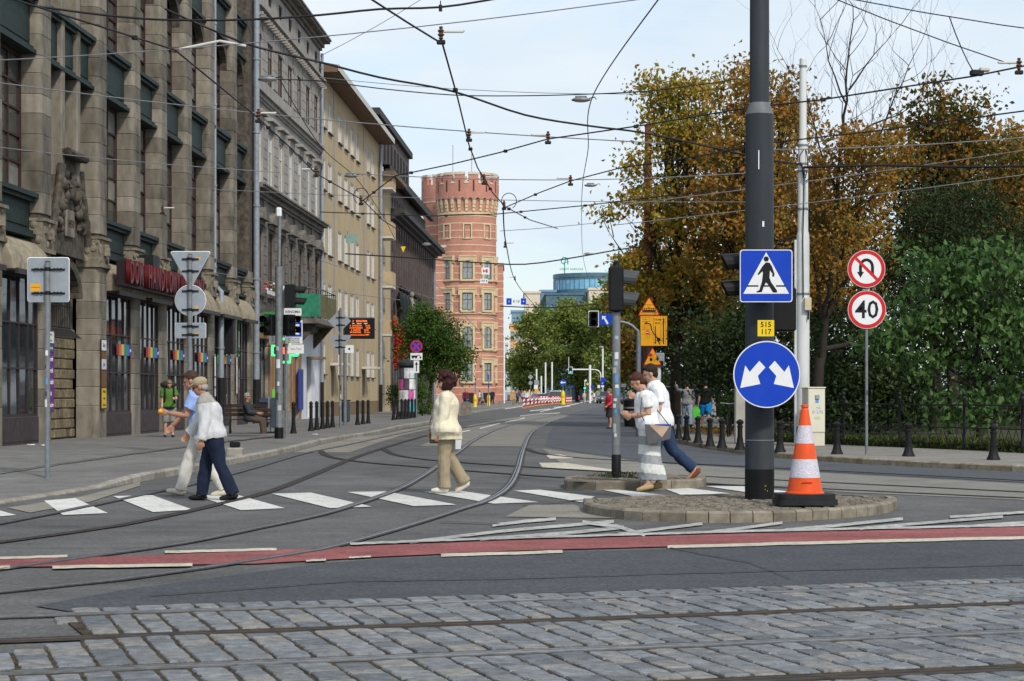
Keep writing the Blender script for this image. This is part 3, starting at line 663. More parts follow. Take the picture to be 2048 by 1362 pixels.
gab = MB(); rg = random.Random(4)
prof_g = [(-1.75,5.1),(-1.75,5.7),(-1.5,5.95),(-1.45,6.5),(-1.2,6.75),(-.95,7.3),(-.75,7.45),(-.7,7.75),(.7,7.75),(.75,7.45),(.95,7.3),(1.2,6.75),(1.45,6.5),(1.5,5.95),(1.75,5.7),(1.75,5.1)]
gab.prism([(mx_+x, z) for x, z in prof_g], 'xz', -.42, .12); gab.box(mx_-.95, mx_+.95, -.72, .1, 7.76, 7.95); gab.tube([(mx_-.95,-.66,7.86),(mx_+.95,-.66,7.86)], .12, 8)
for sgn in (-1, 1):
    for (x0,z0,x1,z1) in ((.95,7.5,1.25,6.8),(1.25,6.8,1.62,6.2),(1.62,6.2,1.85,5.5)): gab.tube([(mx_+sgn*x0,-.50,z0),(mx_+sgn*x1,-.50,z1)], [.13,.10], 8)
for q in range(55):
    an = rg.uniform(.15, math.pi-.15); rr_ = rg.uniform(1.0,1.55); gab.ell((mx_+math.cos(an)*rr_*.95, -.46+rg.uniform(-.06,.03), 5.55+math.sin(an)*rr_*1.2), (rg.uniform(.08,.2), rg.uniform(.08,.16), rg.uniform(.08,.2)), 8, 5)
gab.build('carved_gable', M_STDARK, dep, smooth=40)
MB().bbox(mx_-.42,mx_+.42,-.50,-.42,5.6,6.35,.03).build('date_plaque', M_STONE[3], dep); text('1930', .3, M_STDARK, dep, (mx_,-.51,5.98), extrude=.012)
# mullions above the entrance
for q in (1, 2): MB().bbox(a+wd*q/3-.16, a+wd*q/3+.16, -.52, -.10, 6.4, 15.2, .04).build('mullion_pier', M_STONE[1], dep)
# purple and white poster strips on the entrance pier, notice strip before the first shop window
px0 = piers[2]
def strip_sign(parent, x, y, items, wdt, name='poster_strip'):
    z0 = min(i[0] for i in items); z1 = max(i[1] for i in items)
    o = MB().box(x, x+wdt, y-.03, y, z0-.03, z1+.03).build(name, mat('board_dark', (.07,.04,.025), .6, .2), parent)
    for (za, zb, c, txt, tc) in items:
        MB().box(x+.015, x+wdt-.015, y-.036, y-.0301, za, zb).build('poster', paint('poster_%s' % '_'.join('%d' % (v*100) for v in c), c, .6), o)
        if txt:
            n = len(txt)
            for li, ln_ in enumerate(txt):
                text(ln_, min((zb-za)/n*.62, .2), paint('ink_%s' % '_'.join('%d' % (v*100) for v in tc), tc, .6), o, (x+wdt/2, y-.039, zb-(zb-za)*(li+.5)/n), extrude=.0015, width=.75)
    return o
strip_sign(dep, px0+PW*.35, -.69, [(.85,2.35,(.14,.03,.20),['Peruki','Treski','Dodatki','do','włosów'],(.8,.8,.8)),(2.38,2.6,(.03,.05,.28),['Tkaniny'],(.6,.55,.1)),(2.62,2.92,(.62,.62,.6),['nowe','ceny'],(.12,.14,.25))], .62)
strip_sign(dep, piers[3]+PW*.1, -.69, [(.88,1.45,(.62,.42,.03),['UWAGA','roboty','drogowe'],(.08,.06,.04)),(2.0,2.3,(.55,.56,.58),['plan'],(.1,.12,.3)),(2.55,2.85,(.66,.66,.66),['bilety'],(.15,.1,.25)),(1.48,1.95,(.16,.075,.03),None,None),(2.32,2.52,(.16,.075,.03),None,None)], .55)
# red letter sign on a dark box along the canopies
xs0, xs1 = fs_(247,-.6), fs_(404,-.6); sgn_ = MB().box(xs0, xs1, -1.22, -1.02, 4.46, 5.2).build('name_sign', mat('sign_box_dark', (.022,.014,.016), .5, .2), dep)
M_RLET = mat('red_letters', (.095,.012,.015), .4, .15)
lets = 'DOM HANDLOWY RENOMA'; lw = (xs1-xs0-.4)/len(lets)
for i, ch in enumerate(lets):
    if ch != ' ': text(ch, 1.0, M_RLET, sgn_, (xs0+.2+lw*(i+.5), -1.31, 4.84), extrude=.075, width=.62, bold=True, name='letter')
for q in range(4): MB().box(xs0+1+q*3.2, xs0+1.08+q*3.2, -1.02, -.5, 4.78, 4.86).build('bracket', M_IRON, sgn_)
MB().box(xs0+4.3, xs0+5.2, -1.15, -.7, 5.22, 5.65).build('floodlight_box', M_IRON, dep)
# downpipes on the store
def downpipe(parent, x, y, z1, zelbow=None, r=.09, col=None):
    mb = MB(); pts = [(x,y,z1),(x,y,(zelbow or .8)+.0)]
    if zelbow: pts = [(x,y,z1),(x,y,zelbow+.3),(x+.05,y-.28,zelbow),(x+.05,y-.28,1.9)]
    else: pts = [(x,y,z1),(x,y,1.9)]
    mb.tube(pts, r, 10)
    zz = 3.0
    while zz < z1:
        mb.tube([(pts[-1][0] if zz < (zelbow or 0) else x, pts[-1][1] if zz < (zelbow or 0) else y, zz+k) for k in (0,.08)], r*1.25, 10); zz += 3.1
    o = mb.build('downpipe', M_PIPE, parent, smooth=40); MB().tube([(pts[-1][0],pts[-1][1],1.9),(pts[-1][0],pts[-1][1],.05)], r*1.15, 10).build('iron_foot', M_IRON, o, smooth=40); return o
downpipe(dep, piers[7]+PW+.5, -.50, 20.5, 5.2, .11); downpipe(dep, piers[-1]+PW-.12, -.80, 20.5, None, .13)
MB().bbox(piers[8]-1.6, piers[8]-1.0, -.95, -.3, 2.85, 4.2, .03).build('display_case', M_IRON, dep)
strip_sign(dep, piers[7]+PW*.5, -.70, [(1.2,1.9,(.55,.56,.56),['menu'],(.1,.1,.2)),(1.95,2.7,(.64,.64,.64),None,None)], .3)
strip_sign(dep, piers[8]+.35, -.70, [(1.3,2.75,(.66,.66,.66),['A','B','C'],(.5,.05,.05))], .25)

# ------------------------------------------------------------------ grey tenement
s1 = fs_(506); ten = facade_thing('tenement', 'tall grey stucco tenement with cornices and a green balcony', s1)
LT = fs_(640)-s1; x_of = lambda px: fs_(px)-s1
M_STUC = mat('tenement_stucco', (.30,.28,.255), .9, .18, 3, bump=.2, bscale=18, stain=.35, stain_col=(.09,.085,.078), stain_scale=.9, coord='World', stretch=(1,1,.5))
M_STUD = mat('tenement_stone_dark', (.165,.15,.13), .9, .3, 4, bump=.3, bscale=20, stain=.75, stain_col=(.035,.032,.03), stain_scale=1.2, coord='World', stretch=(1,1,.5))
M_WWHITE = mat('window_frame_white', (.55,.55,.53), .5, .1, 6); M_CURT = glass_mat('window_white_curtain', (.42,.43,.43), .25)
wx = [x_of(p) for p in (521,542,560,577,594,609.5,624)]; wx = [LT*(i+.5)/7 for i in range(7)]; WW = 1.45
rows = [(5.7,8.5,WW+.1),(10.4,12.9,WW),(15.0,16.9,WW),(18.55,19.2,1.0)]
holes = [(x-w_/2, x+w_/2, z0, z1) for z0, z1, w_ in rows for x in wx]
tw = MB(); wall_holes(tw, 0, LT, 4.55, 10.05, holes, 0, .28, 1); wall_holes(tw, 0, LT, 10.05, 20.0, holes, 0, .28, 0)
tw.add([(0,0,10),(0,0,20),(0,12,20),(0,12,10)], [(0,1,2,3)]); tw.add([(LT,0,0),(LT,12,0),(LT,12,20),(LT,0,20)], [(0,1,2,3)])
tw.build('wall', [M_STUC, M_STUD], ten)
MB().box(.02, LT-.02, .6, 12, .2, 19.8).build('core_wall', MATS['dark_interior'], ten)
# stone courses, each a strip of the facade standing proud
z = 10.75
while z < 17.3:
    if not (13.35 < z < 14.9):
        xs_ = [(0, wx[0]-WW/2-.16)]+[(wx[i]+WW/2+.16, wx[i+1]-WW/2-.16) for i in range(6)]+[(wx[6]+WW/2+.16, LT)]
        for p, q in xs_: MB().box(p+.01, q-.01, -.035, .01, z, z+.40).build('stone_course', M_STUC, ten)
    z += .43
z = 5.3
while z < 9.6:
    for p, q in [(0, wx[0]-WW/2-.3)]+[(wx[i]+WW/2+.3, wx[i+1]-WW/2-.3) for i in range(6)]+[(wx[6]+WW/2+.3, LT)]:
        if q-p > .1: MB().box(p+.01, q-.01, -.06, .01, z, z+.38).build('stone_course', M_STUD, ten)
    z += .41
def cornice(parent, x0, x1, z, steps, m, name='cornice'):
    mb = MB(); zz = z
    for h, p in steps: mb.box(x0-(p if 0 else 0), x1, -p, .02, zz, zz+h-.002); zz += h
    return mb.build(name, m, parent)
cornice(ten, 0, LT, 9.75, [(.12,.12),(.2,.22),(.12,.42),(.08,.5)], M_STUD); cornice(ten, 0, LT, 13.95, [(.1,.08),(.18,.16),(.12,.3)], M_STUC)
cornice(ten, 0, LT, 17.55, [(.1,.10),(.15,.2),(.12,.36)], M_STUC); cornice(ten, 0, LT, 19.5, [(.15,.12),(.2,.25),(.12,.55),(.1,.62)], M_STUD); cornice(ten, 0, LT, 4.35, [(.1,.1),(.15,.25),(.1,.32)], M_STUD)
dt = MB()
for q in range(34): x = LT*(q+.5)/34; dt.box(x-.08,x+.08,-.40,-.1,17.42,17.548)
dt.build('dentil_row', M_STUC, ten)
for ri, (z0, z1, w_) in enumerate(rows):
    for i, x in enumerate(wx):
        gl = [M_CURT, M_CURT, M_GLASS2] if ri == 1 else ([M_GLASS, M_GLASS2] if ri in (0,2) else M_GLASS)
        wo = window(ten, x, z0, w_, z1-z0, .05, 2 if ri < 3 else 1, 2 if ri < 3 else 1, M_WWHITE if ri in (1,) else M_WFR, gl, .06, .06, transom=.3 if ri < 3 else 0)
        if ri < 2:
            ho = MB(); m_ = M_STUD if ri == 0 else M_STUC
            ho.box(-w_/2-.14,-w_/2-.005,-.10,-.045,-.05,z1-z0+.1); ho.box(w_/2+.005,w_/2+.14,-.10,-.045,-.05,z1-z0+.1); ho.box(-w_/2-.16,w_/2+.16,-.17,-.04,-.17,-.055)
            if ri == 1: ho.box(-w_/2-.1,w_/2+.1,-.16,-.04,z1-z0+.105,z1-z0+.45); ho.box(-w_/2-.2,w_/2+.2,-.34,-.04,z1-z0+.455,z1-z0+.6)
            if ri == 0:
                ho.box(-w_/2-.12,w_/2+.12,-.18,-.04,z1-z0+.105,z1-z0+.3); ho.prism([(-w_/2-.3,z1-z0+.305),(w_/2+.3,z1-z0+.305),(w_/2+.3,z1-z0+.4),(0,z1-z0+.85),(-w_/2-.3,z1-z0+.4)], 'xz', -.36, -.04)
            ho.build('window_surround', m_, wo)
downpipe(ten, LT-.35, -.16, 19.3, None, .085)
# ground floor shop fronts
gf = MB(); gh = [(1.0,3.9,.6,3.7),(5.2,6.5,.1,3.4),(7.6,10.4,.5,3.6),(11.6,13.2,.1,3.3)]
wall_holes(gf, 0, 14.2, 0, 4.56, gh, 0, .35); gf.build('shop_wall', mat('shop_wall_grey', (.27,.25,.23), .9, .2, 3, stain=.5, coord='World'), ten)
gw_ = MB(); wall_holes(gw_, 14.2, LT, 0, 4.56, [(16.0,17.6,.1,3.0)], 0, .35); gw_.build('white_painted_wall', mat('white_wall', (.62,.63,.66), .8, .08, 2, stain=.25, stain_col=(.3,.3,.3)), ten)
M_WOOD = mat('orange_wood', (.26,.12,.035), .6, .25, 4, stretch=(3,3,.4))
for (xa,xb,za,zb), nx in zip(gh, (3,2,3,2)):
    fr = MB(); fr.box(xa-.16,xa-.002,-.08,.12,za,zb+.2); fr.box(xb+.002,xb+.16,-.08,.12,za,zb+.2); fr.box(xa-.002,xb+.002,-.08,.12,zb+.002,zb+.2); fr.build('wooden_surround', M_WOOD, ten)
    window(ten, (xa+xb)/2, za+.002, xb-xa-.004, zb-za-.004, .14, nx, 2, M_SHOPFR, [M_SHOPG, M_GLASS2], .06, .08, transom=.28)
MB().box(16.0,17.6,.2,.26,.1,3.0).build('door', mat('door_grey', (.16,.16,.17), .6, .15), ten); MB().box(15.9,17.8,-.75,-.02,3.05,3.17).build('door_canopy', mat('rusty_sheet', (.20,.13,.09), .8, .4), ten)
MB().box(12.9,14.3,-.08,-.02,.5,2.5).build('shop_poster', paint('poster_blue', (.03,.05,.28)), ten); MB().box(5.0,5.05,-.5,-.01,.9,1.5).build('shop_poster', paint('poster_green', (.18,.5,.06)), ten)
gs = MB().box(2.0,2.06,-1.3,-.05,4.0,4.85).build('projecting_sign', paint('sign_leaf_green', (.04,.22,.05)), ten); MB().box(2.07,2.6,-1.25,-.9,4.1,4.8).build('red_panel', paint('sign_red2', (.45,.03,.03)), gs)
# lit green pharmacy-like cross ring
lit = mat('lit_green_tube', (.05,.5,.2), .5, 0, emit=(.05,1,.28), estr=1.6); li2 = mat('lit_red', (.5,.08,.04), .5, 0, emit=(1,.16,.08), estr=1.2)
ng = MB(); pts = [(-.5,-.2),(-.5,.2),(-.2,.2),(-.2,.5),(.2,.5),(.2,.2),(.5,.2),(.5,-.2),(.2,-.2),(.2,-.5),(-.2,-.5),(-.2,-.2)]
cxn, czn = -1.15, 3.15
ng.tube([(1.4, cxn+x*1.1, czn+z*1.0) for x, z in pts+[pts[0]]], .06, 6)
ngo = ng.build('neon_cross', lit, ten); MB().box(1.42,1.45,cxn-.15,cxn+.15,czn-.15,czn+.15).build('red_core', li2, ngo); MB().tube([(1.45,cxn+.5,czn+.2),(1.45,0,czn+.2)], .03, 6).build('bracket', M_IRON, ngo)
# green balcony
bx0, bx1 = x_of(592), x_of(629); bal = MB().box(bx0-.1,bx1+.1,-1.15,0,4.72,4.95).build('balcony', M_STUD, ten)
M_BGREEN = mat('balcony_sheet', (.03,.20,.12), .6, .25, 4, stain=.35, stain_col=(.12,.12,.05)); M_BOLD = mat('balcony_sheet_old', (.12,.11,.05), .7, .3, 4)
q = 0
for k in range(9):
    y0 = -1.15+1.12*k/9; MB().box(bx0-.06+(.01 if k%2 else 0),bx0-.03,y0,y0+.122,5.05,6.15).build('sheet_slat', M_BGREEN, bal)
nsl = int((bx1-bx0)/.28)
for k in range(nsl): x = bx0+(bx1-bx0)*k/nsl; MB().box(x,x+(bx1-bx0)/nsl-.01,-1.14+(.012 if k%2 else 0),-1.11,5.05,6.15).build('sheet_slat', M_BOLD if k > 1 else M_BGREEN, bal)
rl = MB(); rl.tube([(bx0,0,6.4),(bx0,-1.1,6.4),(bx1,-1.1,6.4),(bx1,0,6.4)], .025, 6)
for k in range(9): x = bx0+(bx1-bx0)*k/8; rl.tube([(x,-1.1,4.95),(x,-1.1,6.4)], .016, 5)
rl.build('railing', M_IRON, bal)
for x in (bx0+.4, bx1-.4): MB().prism([(-1.0,4.7),(0,4.7),(0,3.6),(-.2,3.8)], 'yz', x-.12, x+.12).build('console', M_STDARK, bal)
rfl = random.Random(5)
fb = MB().box(wx[0]-.5,wx[1]+.5,-.45,-.43,5.58,5.75).build('flower_box', M_WWHITE, ten); fl = MB()
for q in range(60): fl.ell((rfl.uniform(wx[0]-.5,wx[1]+.5),rfl.uniform(-.5,-.3),rfl.uniform(5.75,6.15)), (.06,.06,.05), 6, 4, rfl.choice([0,0,1,2]))
fl.build('flowers', [mat('flower_leaf',(.05,.12,.03)), paint('flower_pink',(.6,.04,.12)), paint('flower_white',(.65,.6,.6))], fb)

# ------------------------------------------------------------------ beige apartment block
s2 = fs_(640); blk = facade_thing('apartment_block', 'plain beige rendered apartment block with deep overhanging eaves', s2+.01); LB = fs_(757)-s2; LB2 = fs_(781)-s2; xb_ = lambda px: fs_(px)-s2
M_BEIGE = mat('beige_render', (.42,.325,.20), .9, .10, 2.2, bump=.15, bscale=30, stain=.25, stain_col=(.22,.16,.10), stain_scale=.8, coord='World', stretch=(1,1,.35))
rowz = [2.35, 5.6, 8.9, 12.3, 15.65]; cols = [1.3, 4.0, xb_(679.5), xb_(692), xb_(704), xb_(715), xb_(736.5), xb_(745.5)]; BW, BH = 1.55, 1.7
bh = [(x-BW/2, x+BW/2, z, z+BH) for x in cols for z in rowz]; doors = [xb_(665), xb_(727)]
for dx_ in doors: bh = [h for h in bh if not (abs((h[0]+h[1])/2-dx_) < 1.2 and h[2] < 3)]+[(dx_-.7, dx_+.7, .1, 2.75)]
bw_ = MB(); wall_holes(bw_, 0, LB, .8, 18.35, bh, 0, .22, 0); wall_holes(bw_, 0, LB, 0, .8, [h for h in bh if h[2] < .8], .02, .2, 1)
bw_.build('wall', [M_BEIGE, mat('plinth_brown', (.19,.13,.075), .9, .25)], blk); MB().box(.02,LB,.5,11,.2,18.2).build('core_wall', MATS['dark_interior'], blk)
M_RWHITE = mat('render_white', (.52,.50,.46), .8, .1)
for x in cols:
    for z in rowz:
        if any(abs(x-dx_) < 1.2 for dx_ in doors) and z < 3: continue
        wo = window(blk, x, z, BW-.02, BH-.02, .04, 2, 1, M_WWHITE, [M_CURT, M_GLASS2, M_CURT], .08, .06); MB().box(-BW/2+.002,BW/2-.002,-.038,-.004,BH-.05,BH-.024).build('lintel_trim', M_RWHITE, wo)
        MB().box(-BW/2-.06,BW/2+.06,-.16,-.03,-.07,-.01).build('sill', mat('sill_dark', (.05,.045,.045), .6, .2), wo)
        MB().box(BW/2-.012,BW/2-.0005,-.039,-.004,0,BH-.06).build('reveal', M_RWHITE, wo)
for dx_ in doors:
    MB().box(dx_-.68,dx_+.68,.14,.2,.1,2.74).build('door', mat('door_pale', (.38,.39,.38), .6, .15), blk); MB().box(dx_-1.1,dx_+1.1,-.95,-.01,2.85,3.0).build('door_canopy', M_RWHITE, blk)
for px in (667.5, 727): x = xb_(px)+.0; MB().box(x-.3,x+.3,-.03,-.001,3.1,18.3).build('stair_strip', mat('stair_strip_grey', (.28,.26,.235), .8, .15), blk)
ev = MB(); ev.box(-.25,LB+.7,-.95,11,18.36,18.46); ev.box(-.25,LB+.7,-1.0,11,18.46,18.72); ev.prism([(-1.0,18.73),(11,18.73),(5,19.9)], 'yz', -.2, LB+.6); e_ = ev.build('roof', mat('eave_boards', (.16,.105,.07), .8, .2, 3), blk)
MB().box(-.26,LB+.71,-1.04,-1.002,18.42,18.76).build('gutter_board', M_RWHITE, e_)
downpipe(blk, LB-.2, -.18, 18.3, None, .11)
ante = MB().tube([(-.6,.5,18.9),(-.6,.5,21.4)], .03, 6).build('aerial', M_PIPE, blk)
# lower wing with balconies beyond the downpipe
w2 = MB(); wh = [(LB+3.2, LB+4.2, z+.3, z+1.6) for z in rowz]; wall_holes(w2, LB, LB2, 0, 16.2, wh, .0, .2); w2.add([(LB2,0,0),(LB2,9,0),(LB2,9,16.2),(LB2,0,16.2)], [(0,1,2,3)]); w2.build('wing_wall', M_BEIGE, blk)
for z in rowz: window(blk, LB+3.7, z+.3, .98, 1.28, .1, 2, 1, M_WWHITE, [M_CURT], .08, .06)
MB().box(LB,LB2+.8,-1.1,9,16.22,16.5).build('wing_eave', MATS['eave_boards'], blk)
for z in rowz[1:]:
    bo = MB().box(LB+.4,LB+2.9,-.9,0,z-.35,z-.22).build('balcony', M_RWHITE, blk); MB().box(LB+.4,LB+2.9,-.9,-.85,z-.21,z+.75).build('parapet', M_BEIGE, bo); MB().box(LB+.4,LB+.45,-.849,0,z-.21,z+.75).build('parapet', M_BEIGE, bo)
rf = random.Random(8); fl = MB()
for q in range(420):
    t = rf.random(); fl.ell((LB+.4+rf.uniform(-.3,1.0), -1.0-rf.uniform(0,.9)*math.sin(min(1,t)*2.6), 6.5-3.4*t+rf.uniform(-.2,.2)), (.11,.11,.09), 6, 4, 1 if rf.random() < .5+.4*(t > .3) else 0)
fl.build('geraniums', [mat('geranium_leaf', (.04,.09,.02)), mat('geranium_red', (.40,.014,.014), .6, .2)], blk)

# ------------------------------------------------------------------ dark brick office block with bronze figures
s3 = fs_(782); off = facade_thing('brick_office', 'dark brown brick office block with rows of narrow windows', s3); LO = fs_(868)-s3; xo = lambda px: fs_(px)-s3
M_DB = brick_mat('dark_brown_brick', (.075,.052,.048), (.10,.068,.06), (.055,.045,.042), .26, .08, var=.25)
M_DT = mat('dark_stone_trim', (.045,.042,.042), .7, .25, 3)
nw = 20; wxs = [LO*(i+.5)/nw for i in range(nw)]; orow = [(1.5,3.6),(5.0,7.4),(8.6,10.9),(11.6,13.4)]
oh = [(x-.5,x+.5,a_,b_) for x in wxs for a_, b_ in orow]
ow = MB(); wall_holes(ow, 0, LO, 0, 14.0, oh, 0, .3); ow.add([(0,0,0),(0,0,14),(0,15,14),(0,15,0)], [(0,1,2,3)]); ow.add([(LO,0,0),(LO,15,0),(LO,15,14),(LO,0,14)], [(0,1,2,3)]); ow.build('wall', M_DB, off)
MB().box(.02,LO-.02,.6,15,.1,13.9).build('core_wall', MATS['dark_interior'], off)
cornice(off, -.1, LO+.9, 14.0, [(.2,.3),(.2,.7),(.35,1.0)], M_DT)
at_w = MB(); ah = [(x-.45,x+.45,15.3,16.6) for x in wxs]; wall_holes(at_w, 0, LO, 14.75, 17.4, ah, .8, .3); at_w.add([(LO,.8,14.75),(LO,14,14.75),(LO,14,17.4),(LO,.8,17.4)], [(0,1,2,3)]); at_w.build('attic_wall', M_DB, off); MB().box(.02,LO-.02,1.2,14,14.76,17.3).build('core_wall', MATS['dark_interior'], off)
cornice(off, 0, LO+.3, 17.4, [(.25,-.4),(.3,-.1)], M_DT); MB().prism([(.0,17.96),(14,17.96),(14,18.0),(7,20)], 'yz', 0, LO).build('roof', M_DT, off)
for x in wxs:
    for a_, b_ in orow: window(off, x, a_, .98, b_-a_-.02, .04, 2, 2, mat('frame_black', (.02,.02,.022), .5, .1), M_GLASS, .07, .05)
    window(off, x, 15.3, .88, 1.28, .85, 2, 1, MATS['frame_black'], M_GLASS, .07, .05)
for i in range(nw+1):
    x = LO*i/nw
    if 0 < i < nw: MB().box(x-.16,x+.16,-.09,-.001,4.5,13.9).build('brick_lesene', M_DB, off)
XE = (fd(818,.9)-D0)*CS-s3; up = MB(); up.box(-2, XE, .9, 14, 17.0, 21.3); up.build('penthouse_wall', M_DB, off); MB().box(-2.1, XE+.2, .6, 14.3, 21.31, 21.8).build('penthouse_cornice', M_DT, off)
for i in range(9): window(off, 1.5+i*2.6, 18.6, .9, 1.9, .84, 2, 1, MATS['frame_black'], M_GLASS, .07, .05)
M_BRZ = mat('dark_bronze', (.02,.022,.022), .5, .3, 6, metal=.4)
M_BRZ2 = mat('pale_stone_figure', (.22,.20,.16), .8, .3, 6)
for i, px in enumerate((786,793,800,808,817,824)):
    x = xo(px); f = MB(); f.box(-.35,.35,-1.0,-.02,6.2,6.5); f.tube([(0,-.55,6.5),(.08,-.6,7.4),(0,-.55,8.2),(0,-.55,8.75)], [.26,.3,.36,.14], 8); f.ell((0,-.6,9.0),(.17,.19,.22),8,6); f.tube([(.28,-.55,8.5),(.42,-.7,8.0),(.2,-.85,7.7)], .1, 6); f.tube([(-.28,-.55,8.5),(-.42,-.6,8.0),(-.3,-.7,7.4)], .1, 6)
    f.build('statue', M_BRZ2 if i == 3 else M_BRZ, off, smooth=50, loc=(x,0,0))
MB().box(LO-.02,LO+.14,-.15,.1,0,15).build('corner_pipe', M_PIPE, off)

# ------------------------------------------------------------------ red brick round tower
TD = 255.; tc_ = Vector((XA(933, TD), TD+4.0, 0)); RT, RC = 3.85, 4.18
tow = thing('round_tower', 'round red brick tower with cream bands and a battlemented crown', 'tower', tc_)
M_RB = brick_mat('red_brick_round', (.41,.152,.108), (.475,.19,.136), (.42,.24,.18), .27, .085, var=.12, round_=RT); M_RB2 = brick_mat('red_brick_flat', (.41,.152,.108), (.475,.19,.136), (.42,.24,.18), .27, .085, var=.14)
M_CRM = mat('cream_stone', (.54,.43,.27), .85, .15, 3); M_CAPST = mat('cap_stone', (.50,.44,.34), .85, .15, 3)
MB().lathe([(RT+.25,0),(RT+.25,1.2),(RT,1.35),(RT,25.2)], seg=64).build('shaft', M_RB, tow, smooth=40)
for i, z in enumerate([2.1,3.2,4.2,6.35,7.4,8.5,9.3,11.2,13.4,14.3,15.4,17.1,18.0,19.9,20.8,21.75,22.7,23.65,24.6]):
    MB().lathe([(RT-.05,z),(RT+.03,z),(RT+.03,z+.15),(RT-.05,z+.15)], seg=64).build('stone_band', M_CRM, tow)
for z in (6.9, 11.75, 16.1): MB().lathe([(RT-.05,z),(RT+.16,z+.05),(RT+.2,z+.2),(RT-.05,z+.3)], seg=64).build('string_course', M_CRM, tow)
MB().lathe([(RT-.05,24.85),(RT+.1,24.9),(RT+.1,25.2),(RT-.05,25.2)], seg=64).build('stone_band', M_CRM, tow)
MB().lathe([(RT,25.15),(RT,27.1)], seg=64).build('machicolation_wall', M_RB, tow, smooth=40)
NC = 26
for i in range(NC):
    q = 2*math.pi*(i+.5)/NC; c_ = MB(); c_.box(-.2,.2,-.30,.1,26.2,27.1); c_.box(-.19,.19,-.22,.1,25.75,26.19); c_.box(-.18,.18,-.13,.1,25.3,25.74)
    o = c_.build('corbel', M_CRM, tow, loc=(RT*math.cos(q),RT*math.sin(q),0)); o.rotation_euler = (0,0,q+math.pi/2)
    a_ = MB()
    pts = [(-.49,27.1),(-.49,26.75)]; pts = [(-.5,27.25),(-.5,26.9),(-.3,26.9)]+[(-.3*math.cos(t), 26.75+.3*math.sin(t)) for t in (.3,.8,1.2,1.57,1.94,2.34,2.84)]+[(.3,26.9),(.5,26.9),(.5,27.25)]
    a_.prism(pts, 'xz', -.32, .05); q2 = 2*math.pi*i/NC; o = a_.build('arch', M_RB2, tow, loc=(RT*math.cos(q2),RT*math.sin(q2),0)); o.rotation_euler = (0,0,q2+math.pi/2)
MB().lathe([(RT,27.24),(RC,27.24),(RC,28.9),(RC-.5,28.9),(RC-.5,27.24)], seg=64).build('parapet', M_RB, tow, smooth=40)
NM = 14
for i in range(NM):
    q0 = 2*math.pi*i/NM; wq = 2*math.pi/NM*.36
    m_ = MB(); n = 5
    ring = [(rr_*math.cos(q0-wq+2*wq*k/n), rr_*math.sin(q0-wq+2*wq*k/n)) for rr_, ks in ((RC, range(n+1)),(RC-.5, range(n,-1,-1))) for k in ks]
    m_.prism(ring, 'xy', 28.89, 30.05); mo = m_.build('merlon', M_RB, tow)
    ring2 = [(rr_*math.cos(q0-wq*1.07+2.14*wq*k/n), rr_*math.sin(q0-wq*1.07+2.14*wq*k/n)) for rr_, ks in ((RC+.08, range(n+1)),(RC-.56, range(n,-1,-1))) for k in ks]
    cp = MB(); cp.prism(ring2, 'xy', 30.051, 30.2); ring3 = [(p[0]*.965, p[1]*.965) for p in ring2]; cp.prism(ring3, 'xy', 30.2, 30.42); cp.build('cap_stone', M_CAPST, mo)
    sl = MB().box(-.10,.10,-.02,.06,27.85,29.35).build('arrow_slit', mat('slit_dark', (.07,.03,.025), .9, .1), mo, loc=(RC*math.cos(q0),RC*math.sin(q0),0)); sl.rotation_euler = (0,0,q0+math.pi/2)
    q1 = q0+math.pi/NM; se = MB(); se.prism([(-.25,28.9),(.3,28.9),(.3,29.0),(-.25,29.35)], 'yz', -.32, .32); e2 = se.build('crenel_sill', M_CAPST, tow, loc=((RC-.25)*math.cos(q1),(RC-.25)*math.sin(q1),0)); e2.rotation_euler = (0,0,q1-math.pi/2)
MB().lathe([(0,28.2),(RC-.45,28.2)], seg=32).build('roof', M_CAPST, tow)
for dx_, h in ((-1.9, 34.4), (.6, 34.2)): MB().tube([(dx_,0,28.2),(dx_,0,h)], .05, 6).build('flag_pole', M_PIPE, tow)
M_GFR = mat('frame_grey_dark', (.05,.05,.052), .5, .1); M_TG = glass_mat('tower_glass', (.22,.25,.25), .12)
trow = [(3.0,5.35,1.3,0),(7.35,10.15,1.35,1),(12.35,14.55,1.4,0),(16.4,18.8,1.35,1)]
